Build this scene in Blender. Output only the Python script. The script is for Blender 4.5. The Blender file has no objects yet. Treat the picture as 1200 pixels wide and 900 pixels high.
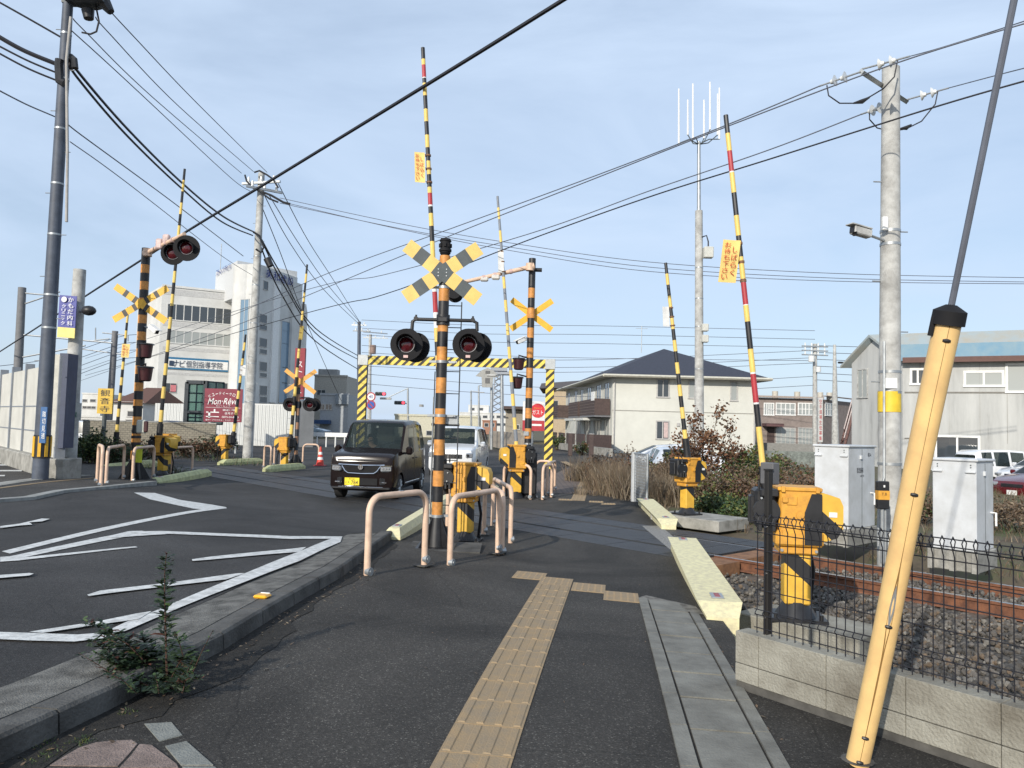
import bpy, bmesh, math, random
from mathutils import Vector, Matrix, noise
random.seed(7)
SC = bpy.context.scene
COL = SC.collection
# ---------------------------------------------------------------- camera
FOC = 900.0; EYE = 1.45; PITCH = math.atan(50/900); ROLL = .026
_f = Vector((0, math.cos(PITCH), math.sin(PITCH))); _u0 = Vector((0, -math.sin(PITCH), math.cos(PITCH))); _r0 = Vector((1, 0, 0))
_r = _r0*math.cos(ROLL) + _u0*math.sin(ROLL); _u = _u0*math.cos(ROLL) - _r0*math.sin(ROLL)
cd = bpy.data.cameras.new('camera'); cam = bpy.data.objects.new('camera', cd); COL.objects.link(cam)
cd.sensor_width = 36; cd.lens = 36*FOC/1200; cd.clip_end = 3000; cd.clip_start = .05
m = Matrix((_r, _u, -_f)).transposed().to_4x4(); m.translation = Vector((0, 0, EYE)); cam.matrix_world = m
SC.camera = cam
# ---------------------------------------------------------------- sky and sun
SUN_AZ = math.radians(180+27); SUN_EL = math.radians(24)     # azimuth clockwise from +Y
W = bpy.data.worlds.new('World'); SC.world = W; W.use_nodes = True
nt = W.node_tree; nt.nodes.clear()
def N(t, **k):
    n = nt.nodes.new(t)
    for a, b in k.items(): setattr(n, a, b)
    return n
sky = N('ShaderNodeTexSky', sky_type='NISHITA', sun_disc=False, sun_elevation=SUN_EL, sun_rotation=SUN_AZ, air_density=1.0, dust_density=1.2, ozone_density=1.6)
bg = N('ShaderNodeBackground'); out = N('ShaderNodeOutputWorld')
tc = N('ShaderNodeTexCoord'); mp = N('ShaderNodeMapping'); mp.inputs['Scale'].default_value = (1.2, 1.6, 4.5); mp.inputs['Rotation'].default_value = (.1, .35, .3)
nz = N('ShaderNodeTexNoise'); nz.inputs['Scale'].default_value = 1.6; nz.inputs['Detail'].default_value = 7; nz.inputs['Roughness'].default_value = .55; nz.inputs['Distortion'].default_value = .5
rmp = N('ShaderNodeValToRGB'); rmp.color_ramp.elements[0].position = .34; rmp.color_ramp.elements[0].color = (.55, .55, .55, 1); rmp.color_ramp.elements[1].position = .72; rmp.color_ramp.elements[1].color = (1, 1, 1, 1)
mx = N('ShaderNodeMix', data_type='RGBA'); mx.inputs[7].default_value = (4.85, 5.95, 7.55, 1)
L = nt.links.new
L(tc.outputs['Generated'], mp.inputs[0]); L(mp.outputs[0], nz.inputs[0]); L(nz.outputs[0], rmp.inputs[0]); L(rmp.outputs[0], mx.inputs[0]); L(sky.outputs[0], mx.inputs[6]); L(mx.outputs[2], bg.inputs[0]); L(bg.outputs[0], out.inputs[0])
bg.inputs[1].default_value = .122
sd = bpy.data.lights.new('sun', 'SUN'); sd.energy = 3.8; sd.angle = math.radians(.53); sd.color = (1, .93, .82)
so = bpy.data.objects.new('sun', sd); COL.objects.link(so)
so.rotation_euler = (Vector((math.sin(SUN_AZ)*math.cos(SUN_EL), math.cos(SUN_AZ)*math.cos(SUN_EL), math.sin(SUN_EL)))).to_track_quat('Z', 'Y').to_euler()
SC.view_settings.view_transform = 'Standard'; SC.view_settings.look = 'None'; SC.view_settings.exposure = .16; SC.view_settings.gamma = 1
SC.render.engine = 'CYCLES'
# ---------------------------------------------------------------- where a photographed point stands in the place
def ray(u, v): return _f + _r*((u-600)/FOC) + _u*(-(v-450)/FOC)
def at(u, v, Y):
    d = ray(u, v); return Vector((0, 0, EYE)) + d*(Y/d.y)
def sst(t): t = max(0, min(1, t)); return t*t*(3-2*t)
TD = Vector((.668, -.744)); TN = Vector((.744, .668)); D0 = 9.85      # the railway: direction, normal, offset
def dd(x, y): return x*TN.x+y*TN.y
def tt(x, y): return x*TD.x+y*TD.y
def XY(t, d): return (t*TD.x+d*TN.x, t*TD.y+d*TN.y)
def gz(x, y): return -.25*sst((dd(x, y)-2)/6.5)
def rz(x, y): return gz(x, y)+.085*(1-sst((dd(x, y)-4)/3.5))
def G(u, v, f=gz, z=None):
    d = ray(u, v); zz = 0.0 if z is None else z; y0=None
    for _ in range(25):
        t = (zz-EYE)/d.z; p = d*t
        if z is not None: break
        zz = .5*zz + .5*f(p.x, p.y)
    return Vector((p.x, p.y, zz))
def hit(u, v, P0, P1):
    d = ray(u, v); n = Vector((P1[1]-P0[1], -(P1[0]-P0[0]), 0)); o = Vector((0, 0, EYE))
    t = (Vector((P0[0], P0[1], 0))-o).dot(n)/d.dot(n); p = o+d*t
    e = Vector((P1[0]-P0[0], P1[1]-P0[1], 0)).normalized()
    return ((p-Vector((P0[0], P0[1], 0))).dot(e), p.z)
# ---------------------------------------------------------------- materials
MATS = {}
def M(name, col, rough=.6, metal=0, var=.12, scale=6, bump=0, bscale=60, spec=None, dirt=None, coat=0):
    if name in MATS: return MATS[name]
    m = bpy.data.materials.new(name); m.use_nodes = True; t = m.node_tree; b = t.nodes['Principled BSDF']
    b.inputs['Roughness'].default_value = rough; b.inputs['Metallic'].default_value = metal
    if spec is not None: b.inputs['Specular IOR Level'].default_value = spec
    if coat: b.inputs['Coat Weight'].default_value = coat; b.inputs['Coat Roughness'].default_value = .04
    c = t.nodes.new('ShaderNodeTexCoord'); n = t.nodes.new('ShaderNodeTexNoise'); n.inputs['Scale'].default_value = scale; n.inputs['Detail'].default_value = 6; n.inputs['Roughness'].default_value = .65
    t.links.new(c.outputs['Object'], n.inputs[0])
    mx = t.nodes.new('ShaderNodeMix'); mx.data_type = 'RGBA'
    mr = t.nodes.new('ShaderNodeMapRange'); mr.inputs[1].default_value = .35; mr.inputs[2].default_value = .68
    t.links.new(n.outputs[0], mr.inputs[0]); t.links.new(mr.outputs[0], mx.inputs[0])
    lo = dirt if dirt else tuple(x*(1-var*1.6) for x in col)
    hi = tuple(min(1, x*(1+var*.6)) for x in col)
    mx.inputs[6].default_value = (*hi, 1); mx.inputs[7].default_value = (*lo, 1)
    t.links.new(mx.outputs[2], b.inputs['Base Color'])
    if bump:
        n2 = t.nodes.new('ShaderNodeTexNoise'); n2.inputs['Scale'].default_value = bscale; n2.inputs['Detail'].default_value = 4
        bp = t.nodes.new('ShaderNodeBump'); bp.inputs['Strength'].default_value = bump; bp.inputs['Distance'].default_value = .02
        t.links.new(c.outputs['Object'], n2.inputs[0]); t.links.new(n2.outputs[0], bp.inputs['Height']); t.links.new(bp.outputs[0], b.inputs['Normal'])
    MATS[name] = m; return m
def nodes_of(name):
    m = bpy.data.materials.new(name); m.use_nodes = True; MATS[name] = m; return m, m.node_tree, m.node_tree.nodes['Principled BSDF']
def asphalt(name, base, speck, patch, rough=.85, sc=1.0):
    m, t, b = nodes_of(name); nn = t.nodes.new; ln = t.links.new
    c = nn('ShaderNodeTexCoord'); b.inputs['Roughness'].default_value = rough; b.inputs['Specular IOR Level'].default_value = .35
    v = nn('ShaderNodeTexVoronoi'); v.inputs['Scale'].default_value = 150*sc; ln(c.outputs['Object'], v.inputs[0])
    cr = nn('ShaderNodeValToRGB'); cr.color_ramp.elements[0].position = .0; cr.color_ramp.elements[0].color = (*[x*.55 for x in base], 1)
    e = cr.color_ramp.elements.new(.6); e.color = (*base, 1); e = cr.color_ramp.elements.new(.93); e.color = (*[x*1.45 for x in base], 1)
    cr.color_ramp.elements[-1].position = 1; cr.color_ramp.elements[-1].color = (*speck, 1)
    sep = nn('ShaderNodeSeparateColor'); ln(v.outputs['Color'], sep.inputs[0]); ln(sep.outputs[0], cr.inputs[0])
    n1 = nn('ShaderNodeTexNoise'); n1.inputs['Scale'].default_value = .42; n1.inputs['Detail'].default_value = 8; n1.inputs['Roughness'].default_value = .6; n1.inputs['Distortion'].default_value = .6; ln(c.outputs['Object'], n1.inputs[0])
    mr = nn('ShaderNodeMapRange'); mr.inputs[1].default_value = .38; mr.inputs[2].default_value = .66; mr.inputs[3].default_value = 1-patch; mr.inputs[4].default_value = 1+patch; ln(n1.outputs[0], mr.inputs[0])
    mul = nn('ShaderNodeVectorMath'); mul.operation = 'SCALE'; ln(cr.outputs[0], mul.inputs[0]); ln(mr.outputs[0], mul.inputs[3])
    # cracks
    n4 = nn('ShaderNodeTexNoise'); n4.inputs['Scale'].default_value = 2.5; n4.inputs['Detail'].default_value = 5; ln(c.outputs['Object'], n4.inputs[0])
    mv = nn('ShaderNodeMix'); mv.data_type = 'VECTOR'; mv.inputs[0].default_value = .12; ln(c.outputs['Object'], mv.inputs[4]); ln(n4.outputs['Color'], mv.inputs[5])
    v2 = nn('ShaderNodeTexVoronoi'); v2.feature = 'DISTANCE_TO_EDGE'; v2.inputs['Scale'].default_value = .55; ln(mv.outputs[1], v2.inputs[0])
    lt = nn('ShaderNodeMapRange'); lt.inputs[1].default_value = .0; lt.inputs[2].default_value = .004; lt.inputs[3].default_value = .6; lt.inputs[4].default_value = 1; ln(v2.outputs[0], lt.inputs[0])
    n5 = nn('ShaderNodeTexNoise'); n5.inputs['Scale'].default_value = .35; ln(c.outputs['Object'], n5.inputs[0])
    l5 = nn('ShaderNodeMapRange'); l5.inputs[1].default_value = .5; l5.inputs[2].default_value = .58; ln(n5.outputs[0], l5.inputs[0])
    mxm = nn('ShaderNodeMath'); mxm.operation = 'MAXIMUM'; ln(lt.outputs[0], mxm.inputs[0]); ln(l5.outputs[0], mxm.inputs[1])
    mul2 = nn('ShaderNodeVectorMath'); mul2.operation = 'SCALE'; ln(mul.outputs[0], mul2.inputs[0]); ln(mxm.outputs[0], mul2.inputs[3])
    ln(mul2.outputs[0], b.inputs['Base Color'])
    bp = nn('ShaderNodeBump'); bp.inputs['Strength'].default_value = .55; bp.inputs['Distance'].default_value = .006
    ln(v.outputs['Distance'], bp.inputs['Height']); ln(bp.outputs[0], b.inputs['Normal']); return m
def diag(name, a, bcol, period, ratio=.5, vec=(1, 0, 1), rough=.5):
    m, t, b = nodes_of(name); nn = t.nodes.new; ln = t.links.new
    c = nn('ShaderNodeTexCoord'); d = nn('ShaderNodeVectorMath'); d.operation = 'DOT_PRODUCT'; d.inputs[1].default_value = vec; ln(c.outputs['Object'], d.inputs[0])
    q = nn('ShaderNodeMath'); q.operation = 'MULTIPLY'; q.inputs[1].default_value = 1/period; ln(d.outputs['Value'], q.inputs[0])
    fr = nn('ShaderNodeMath'); fr.operation = 'FRACT'; ln(q.outputs[0], fr.inputs[0])
    g = nn('ShaderNodeMath'); g.operation = 'GREATER_THAN'; g.inputs[1].default_value = ratio; ln(fr.outputs[0], g.inputs[0])
    n = nn('ShaderNodeTexNoise'); n.inputs['Scale'].default_value = 9; n.inputs['Detail'].default_value = 6; ln(c.outputs['Object'], n.inputs[0])
    mx = nn('ShaderNodeMix'); mx.data_type = 'RGBA'; mx.inputs[6].default_value = (*a, 1); mx.inputs[7].default_value = (*bcol, 1); ln(g.outputs[0], mx.inputs[0])
    mr = nn('ShaderNodeMapRange'); mr.inputs[1].default_value = .3; mr.inputs[2].default_value = .7; mr.inputs[3].default_value = .8; mr.inputs[4].default_value = 1.08; ln(n.outputs[0], mr.inputs[0])
    s = nn('ShaderNodeVectorMath'); s.operation = 'SCALE'; ln(mx.outputs[2], s.inputs[0]); ln(mr.outputs[0], s.inputs[3]); ln(s.outputs[0], b.inputs['Base Color'])
    b.inputs['Roughness'].default_value = rough; return m
def glass(name, tint=(.02, .025, .03), see=.0, rough=.03):
    m, t, b = nodes_of(name); b.inputs['Base Color'].default_value = (*tint, 1); b.inputs['Roughness'].default_value = rough; b.inputs['Specular IOR Level'].default_value = .7
    if see:
        tr = t.nodes.new('ShaderNodeBsdfTransparent'); tr.inputs[0].default_value = (.75, .8, .78, 1); mx = t.nodes.new('ShaderNodeMixShader'); mx.inputs[0].default_value = 1-see
        o = t.nodes['Material Output']; t.links.new(tr.outputs[0], mx.inputs[1]); t.links.new(b.outputs[0], mx.inputs[2]); t.links.new(mx.outputs[0], o.inputs[0])
    return m
YEL = M('sign_yellow', (.76, .52, .15), .5, var=.08); YEL2 = M('machine_yellow', (.68, .34, .04), .5, var=.12, scale=12, dirt=(.5, .24, .04)); YEL3 = M('arm_yellow', (.78, .55, .14), .5, var=.08)
BLK = M('black_paint', (.018, .018, .02), .45, var=.3); DGR = M('sign_dark_grey', (.07, .085, .09), .55, var=.15); ORG = M('post_orange', (.6, .26, .06), .55, var=.22, scale=12)
YEL4 = M('deep_yellow', (.75, .42, .03), .5); RED = M('band_red', (.42, .035, .045), .5); WHT = M('white_paint', (.78, .78, .76), .6, var=.08)
HOOP = M('hoop_beige', (.68, .48, .35), .45, var=.12, scale=9); CRM = M('kerb_block_cream', (.74, .68, .4), .7, var=.1, scale=16, dirt=(.56, .5, .33), bump=.12)
GRN = M('kerb_block_green', (.5, .51, .26), .75, var=.2, dirt=(.34, .35, .19)); CON = M('concrete', (.33, .32, .29), .85, var=.25, scale=3.5, bump=.4, bscale=45, dirt=(.17, .165, .145))
CONW = M('block_wall_concrete', (.31, .3, .255), .9, var=.25, scale=2.2, bump=.5, bscale=70, dirt=(.16, .145, .115)); POLE = M('pole_concrete', (.46, .46, .44), .8, var=.2, scale=4, bump=.15, dirt=(.27, .265, .25))
POLED = M('pole_blue_grey', (.075, .09, .12), .6, var=.2, scale=4); STL = M('galvanised_steel', (.4, .42, .43), .45, .6, var=.15); RUST = M('rusty_rail', (.17, .07, .035), .85, var=.3, scale=9, bump=.3, dirt=(.085, .036, .022))
RAILT = M('rail_running_top', (.45, .44, .43), .3, .9); CAB = M('cabinet_grey', (.58, .6, .62), .45, var=.06, scale=3, dirt=(.47, .48, .48)); RUB = M('tyre_rubber', (.02, .02, .02), .8)
CHR = M('chrome', (.7, .7, .72), .12, 1, var=.02); PLN = M('dark_plastic', (.014, .014, .016), .75, spec=.25); TAC = M('tactile_tan', (.31, .215, .115), .8, var=.14, scale=8, bump=.3, bscale=90, dirt=(.26, .2, .13))
LINE = M('road_line_white', (.62, .62, .6), .75, var=.2, scale=14, bump=.3, dirt=(.4, .4, .385)); CREAMW = M('house_wall_cream', (.6, .6, .545), .85, var=.05, scale=.8, bump=.2, bscale=14)
ROOFN = M('roof_navy', (.04, .045, .065), .75, var=.2, scale=8, bump=.4, bscale=20); WALLW = M('white_render', (.62, .62, .6), .85, var=.05, scale=.5, dirt=(.52, .52, .5)); GREYB = M('grey_render', (.3, .3, .295), .85, var=.15, scale=.6)
TRIM = M('grey_trim', (.45, .44, .42), .6); BRN = M('dark_brown_louvre', (.075, .05, .045), .7, var=.2); TAUPE = M('taupe_tile_wall', (.25, .205, .185), .85, var=.12, scale=3, bump=.3, bscale=30)
MAR = M('maroon_board', (.2, .012, .035), .5, var=.1); BLU = M('blue_paint', (.02, .05, .22), .5); CABLE = M('cable_black', (.015, .015, .02), .6); WIREG = M('wire_grey', (.13, .14, .17), .5, .3)
GL = glass('window_glass', (.05, .06, .07)); GLC = glass('window_glass_curtained', (.32, .34, .33), rough=.25); GLB = glass('window_glass_blue', (.16, .25, .34), rough=.08); CARG = glass('car_glass', (.012, .02, .018), see=.42); GLG = glass('green_glass', (.1, .2, .17), see=.25)
LENS = M('red_lens', (.07, .005, .009), .12, var=.1, coat=.4); LENSD = M('lamp_housing_maroon', (.05, .012, .014), .35, var=.2); INS = M('porcelain', (.66, .67, .66), .2, var=.03); GPOLE = M('guard_yellow', (.78, .53, .22), .5, var=.08, scale=7, dirt=(.66, .43, .19))
ASPH = asphalt('sidewalk_asphalt', (.045, .041, .036), (.17, .16, .14), .5); ROADM = asphalt('road_asphalt', (.042, .04, .039), (.085, .085, .082), .38, sc=.9)
ASPL = asphalt('old_asphalt', (.06, .055, .05), (.18, .17, .15), .3, sc=.7)
DIAG = diag('portal_stripes', (.78, .6, .1), (.025, .02, .018), .34, .55, vec=(-1, 0, 1)); DIAGM = diag('machine_stripes', (.72, .42, .05), (.018, .018, .02), .56, .68, vec=(.9, .25, 1)); DIAGB = diag('barrier_stripes', (.015, .015, .015), (.75, .5, .05), .11, .45, vec=(1, .35, 0))
# ---------------------------------------------------------------- mesh helpers
class MB:
    def __init__(s): s.v = []; s.f = []; s.m = []; s.mi = 0; s.p = []
    def add(s, vs, fs):
        o = len(s.v); s.p.append((o, len(s.f))); s.v += [tuple(x) for x in vs]; s.f += [tuple(o+i for i in f) for f in fs]; s.m += [s.mi]*len(fs); return s
    def quad(s, *p): return s.add(p, [tuple(range(len(p)))])
    def box(s, c, d, rz=0, R=None, bev=0):
        x, y, z = (q/2 for q in d); R = R or Matrix.Rotation(rz, 3, 'Z'); c = Vector(c)
        if bev:
            b = min(bev, x*.9, y*.9, z*.9); vs = []
            for sx in (-1, 1):
                for sy in (-1, 1):
                    for sz in (-1, 1):
                        vs += [c+R@Vector((sx*(x-b), sy*(y-b), sz*z)), c+R@Vector((sx*(x-b), sy*y, sz*(z-b))), c+R@Vector((sx*x, sy*(y-b), sz*(z-b)))]
            bm = bmesh.new(); [bm.verts.new(v) for v in vs]; bmesh.ops.convex_hull(bm, input=bm.verts); bm.verts.index_update()
            s.add([v.co for v in bm.verts], [[v.index for v in f.verts] for f in bm.faces]); bm.free(); return s
        vs = [c+R@Vector((i*x, j*y, k*z)) for k in (-1, 1) for i, j in ((-1, -1), (1, -1), (1, 1), (-1, 1))]
        return s.add(vs, [(3, 2, 1, 0), (4, 5, 6, 7), (0, 1, 5, 4), (1, 2, 6, 5), (2, 3, 7, 6), (3, 0, 4, 7)])
    def cyl(s, a, b, r0, r1=None, n=12, cap=True):
        a = Vector(a); b = Vector(b); r1 = r0 if r1 is None else r1; d = (b-a).normalized(); q = d.to_track_quat('Z', 'Y').to_matrix()
        vs = [p+q@Vector((r*math.cos(2*math.pi*i/n), r*math.sin(2*math.pi*i/n), 0)) for p, r in ((a, r0), (b, r1)) for i in range(n)]
        fs = [(i, (i+1) % n, n+(i+1) % n, n+i) for i in range(n)]
        if cap: fs += [tuple(range(n-1, -1, -1)), tuple(range(n, 2*n))]
        return s.add(vs, fs)
    def tube(s, path, r, n=8, cap=True):
        P = [Vector(p) for p in path]; rs = r if isinstance(r, (list, tuple)) else [r]*len(P); vs = []; prev = None
        for i, p in enumerate(P):
            d = (P[min(i+1, len(P)-1)]-P[max(i-1, 0)]).normalized()
            if prev is None:
                a = d.cross(Vector((0, 0, 1)));  a = a if a.length > .01 else d.cross(Vector((1, 0, 0)))
            else: a = prev-d*prev.dot(d)
            a.normalize(); prev = a; b = d.cross(a)
            vs += [p+(a*math.cos(2*math.pi*k/n)+b*math.sin(2*math.pi*k/n))*rs[i] for k in range(n)]
        fs = [(i*n+k, i*n+(k+1) % n, (i+1)*n+(k+1) % n, (i+1)*n+k) for i in range(len(P)-1) for k in range(n)]
        if cap: fs += [tuple(range(n-1, -1, -1)), tuple((len(P)-1)*n+k for k in range(n))]
        return s.add(vs, fs)
    def prism(s, poly, z0, z1):
        n = len(poly); zf0 = z0 if callable(z0) else (lambda x, y: z0); zf1 = z1 if callable(z1) else (lambda x, y: z1)
        vs = [(p[0], p[1], zf0(p[0], p[1])) for p in poly]+[(p[0], p[1], zf1(p[0], p[1])) for p in poly]
        a = sum(poly[i][0]*poly[(i+1) % n][1]-poly[(i+1) % n][0]*poly[i][1] for i in range(n))
        fs = [(i, (i+1) % n, n+(i+1) % n, n+i) for i in range(n)]+[tuple(range(n-1, -1, -1)), tuple(range(n, 2*n))]
        if a < 0: fs = [tuple(reversed(f)) for f in fs]
        return s.add(vs, fs)
    def extr(s, poly, T, h):
        """polygon in (x,z), thickness along +y h, mapped by function T"""
        n = len(poly); vs = [T(Vector((p[0], 0, p[1]))) for p in poly]+[T(Vector((p[0], h, p[1]))) for p in poly]
        return s.add(vs, [tuple(range(n)), tuple(range(2*n-1, n-1, -1))]+[((i+1) % n, i, n+i, n+(i+1) % n) for i in range(n)])
    def ico(s, c, r, sub=1, sq=(1, 1, 1), jit=0):
        bm = bmesh.new(); bmesh.ops.create_icosphere(bm, subdivisions=sub, radius=r)
        s.add([Vector(c)+Vector((v.co.x*sq[0], v.co.y*sq[1], v.co.z*sq[2]))*(1+random.uniform(-jit, jit)) for v in bm.verts], [[v.index for v in f.verts] for f in bm.faces]); bm.free(); return s
def mk(name, mb, mat, parent=None, smooth=35, loc=None, kind=None, fix=True):
    me = bpy.data.meshes.new(name); me.from_pydata(mb.v, [], mb.f)
    if fix:
        me.polygons.foreach_set('material_index', mb.m); b = bmesh.new(); b.from_mesh(me); bmesh.ops.recalc_face_normals(b, faces=b.faces[:]); b.to_mesh(me); b.free()
    for q in (mat if isinstance(mat, (list, tuple)) else [mat]): me.materials.append(q)
    if isinstance(mat, (list, tuple)) and not fix: me.polygons.foreach_set('material_index', mb.m)
    if not isinstance(mat, (list, tuple)): me.polygons.foreach_set('material_index', [0]*len(me.polygons))
    me.update()
    if smooth: me.shade_smooth(); me.set_sharp_from_angle(angle=math.radians(smooth))
    o = bpy.data.objects.new(name, me); COL.objects.link(o)
    if parent: o.parent = parent
    if loc is not None: o.location = loc
    if kind: o['kind'] = kind
    return o
def mkeach(name, mb, mat, parent, n=1, smooth=35):
    """every n shapes of the builder become a part of their own"""
    out = []; P = mb.p+[(len(mb.v), len(mb.f))]
    for i in range(0, len(mb.p), n):
        (v0, f0), (v1, f1) = P[i], P[min(i+n, len(mb.p))]; q = MB(); q.v = mb.v[v0:v1]; q.f = [tuple(k-v0 for k in f) for f in mb.f[f0:f1]]; q.m = mb.m[f0:f1]
        out.append(mk(name, q, mat, parent, smooth=smooth))
    return out
def tag(o, label, cat, group=None):
    o['label'] = label; o['category'] = cat
    if group: o['group'] = group
    return o
def thing(name, label, cat, loc=(0, 0, 0), rz=0, group=None):
    o = bpy.data.objects.new(name, None); COL.objects.link(o); o.empty_display_size = .1
    o.location = loc; o.rotation_euler = (0, 0, rz); return tag(o, label, cat, group)
def L2(root, p):  # a world point in a thing's own space
    return Matrix.Rotation(-root.rotation_euler.z, 3, 'Z')@(Vector(p)-root.location)
def recentre(o):
    me = o.data; c = sum((v.co for v in me.vertices), Vector())/len(me.vertices); zmin = min(v.co.z for v in me.vertices); c.z = zmin
    me.transform(Matrix.Translation(-c)); o.location = c; return o
_tc = {}
def text_mesh(s):
    if s in _tc: return _tc[s]
    cu = bpy.data.curves.new('t', 'FONT'); cu.body = s; cu.resolution_u = 3; cu.offset = .003; o = bpy.data.objects.new('t', cu); COL.objects.link(o)
    dg = bpy.context.evaluated_depsgraph_get(); me = bpy.data.meshes.new_from_object(o.evaluated_get(dg))
    vs = [v.co.copy() for v in me.vertices]; fs = [tuple(p.vertices) for p in me.polygons]
    bpy.data.objects.remove(o); bpy.data.curves.remove(cu); bpy.data.meshes.remove(me)
    if not vs: return ([], [])
    x0 = min(v.x for v in vs); x1 = max(v.x for v in vs); y0 = min(v.y for v in vs); y1 = max(v.y for v in vs)
    vs = [((v.x-x0)/(x1-x0)-.5, (v.y-y0)/(y1-y0)-.5) for v in vs]; _tc[s] = (vs, fs); return _tc[s]
def write(mb, s, c, ex, ez, w, h):
    """letters in the plane of unit vectors ex, ez centred on c"""
    vs, fs = text_mesh(s); c = Vector(c); ex = Vector(ex); ez = Vector(ez)
    mb.add([c+ex*(x*w)+ez*(z*h) for x, z in vs], fs)
def write_down(mb, s, c, ex, ez, w, h):
    n = len(s); ez = Vector(ez)
    for i, ch in enumerate(s):
        if ch == 'ー': mb.quad(*[Vector(c)+Vector(ex)*(sx*w*.06)+ez*(h/2-(i+.5)*h/n+sz*h/n*.36) for sx, sz in ((-1, -1), (1, -1), (1, 1), (-1, 1))]); continue
        k = .8 if ch not in 'しくっッ' else .6
        write(mb, ch, Vector(c)+ez*(h/2-(i+.5)*h/n), ex, ez, w*k, h/n*.8*(1 if ch not in 'っッ' else .7))
def uniq(root, name): pass
# ================================================================ THE SETTING
def gpoly(mb, pts, off=0.0, zf=gz, step=.5):
    bm = bmesh.new(); f = bm.faces.new([bm.verts.new((p[0], p[1], 0)) for p in pts]); bm.normal_update()
    if f.normal.z < 0: f.normal_flip()
    bmesh.ops.triangulate(bm, faces=bm.faces[:])
    if step:
        xs = [p[0] for p in pts]; ys = [p[1] for p in pts]
        for ax, lo, hi in ((0, min(xs), max(xs)), (1, min(ys), max(ys))):
            k = math.ceil(lo/step)
            while k*step < hi:
                if (hi-lo) > 60 and abs(k*step) > 30 and k % 24: k += 1; continue
                co = Vector((0, 0, 0)); co[ax] = k*step; no = Vector((0, 0, 0)); no[ax] = 1
                bmesh.ops.bisect_plane(bm, geom=bm.verts[:]+bm.edges[:]+bm.faces[:], plane_co=co, plane_no=no); k += 1
    bm.verts.index_update()
    mb.add([(v.co.x, v.co.y, zf(v.co.x, v.co.y)+off) for v in bm.verts], [[v.index for v in f.verts] for f in bm.faces]); bm.free(); return mb
def setting(name, mb, mat, smooth=30): return mk(name, mb, mat, smooth=smooth, kind='structure', fix=name in ('kerb', 'gutter', 'left_kerb', 'left_edge_strip', 'left_guide_line', 'drain_covers', 'crossing_deck', 'recess_wall', 'pink_paving', 'pale_edging'))
def interp(tab):
    def f(y):
        if y <= tab[0][0]: return tab[0][1]
        for (a, b), (c, d) in zip(tab, tab[1:]):
            if y <= c: return b+(d-b)*(y-a)/(c-a)
        return tab[-1][1]
    return f
# soil under everything, dropping to the lower plots right of the line
def soil(x, y):
    d = dd(x, y); s = sst((x-3.5)/5)*sst((d-13)/5)
    t = tt(x, y)
    if t > -8 and x > 1 and d < 13: return gz(x, y)-.12-.45*sst((t+7.5)/1.2)*sst((d-3.2)/1.5)*sst((12.5-d)/.8)
    return gz(x, y)-.12
m_, t_, b_ = nodes_of('soil_and_dry_grass'); b_.inputs['Roughness'].default_value = .95
c_ = t_.nodes.new('ShaderNodeTexCoord'); n_ = t_.nodes.new('ShaderNodeTexNoise'); n_.inputs['Scale'].default_value = 1.3; n_.inputs['Detail'].default_value = 9; n_.inputs['Roughness'].default_value = .7; r_ = t_.nodes.new('ShaderNodeValToRGB')
for p, c in ((.3, (.05, .04, .025)), (.45, (.11, .085, .055)), (.6, (.075, .085, .03)), (.75, (.16, .13, .085))):
    e = r_.color_ramp.elements.new(p); e.color = (*c, 1)
t_.links.new(c_.outputs['Object'], n_.inputs[0]); t_.links.new(n_.outputs[0], r_.inputs[0]); t_.links.new(r_.outputs[0], b_.inputs['Base Color'])
SOIL = m_
setting('ground', gpoly(MB(), [(-900, -40), (900, -40), (900, 1500), (-900, 1500)], 0, soil, 1.0), SOIL)
# far flat asphalt
setting('far_road', gpoly(MB(), [(-60, 20), (4, 20), (9, 44), (40, 50), (60, 140), (30, 900), (6, 900), (-60, 200)], -.1, lambda x, y: gz(x, y)-(.0 if y < 60 else .03), 2.0), ASPL)
kerb_px = [(0, 864), (132, 805), (264, 741), (400, 664), (461, 622)]
KP = [G(u, v, lambda x, y: gz(x, y)+.12) for u, v in kerb_px]
KP = [Vector((KP[0].x-.6, -2.5, 0))]+KP
xl_tab = [(p.y, p.x) for p in KP]+[(17, -1.15), (18.5, -.35), (26, .9), (34, 2.3), (60, 4.5)]
XL = interp(xl_tab)
XR = interp([(-3, 7.8), (3.4, 2.36), (4.55, 1.42), (6.0, 1.76), (10.8, 2.4), (13.6, 2.85), (17.5, 3.05), (30, 4.3), (60, 6.8)])
ysw = [-3, 0, 3.4, 4.55, 6, 7.6, 9, 10.8, 12, 13.6, 15, 17, 18.5, 22, 26, 30, 34]
road_pts = [(XL(y)-.55 if y < 11.5 else XL(y)+.02, y) for y in ysw]
setting('road', gpoly(MB(), [(-32, -3)]+road_pts+[(2.5, 36), (-8, 60), (-32, 60)], 0.004, rz), ROADM)
setting('pavement', gpoly(MB(), [(XL(y), y) for y in ysw]+[(XR(y), y) for y in reversed(ysw)], .008, gz), ASPH)
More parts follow.
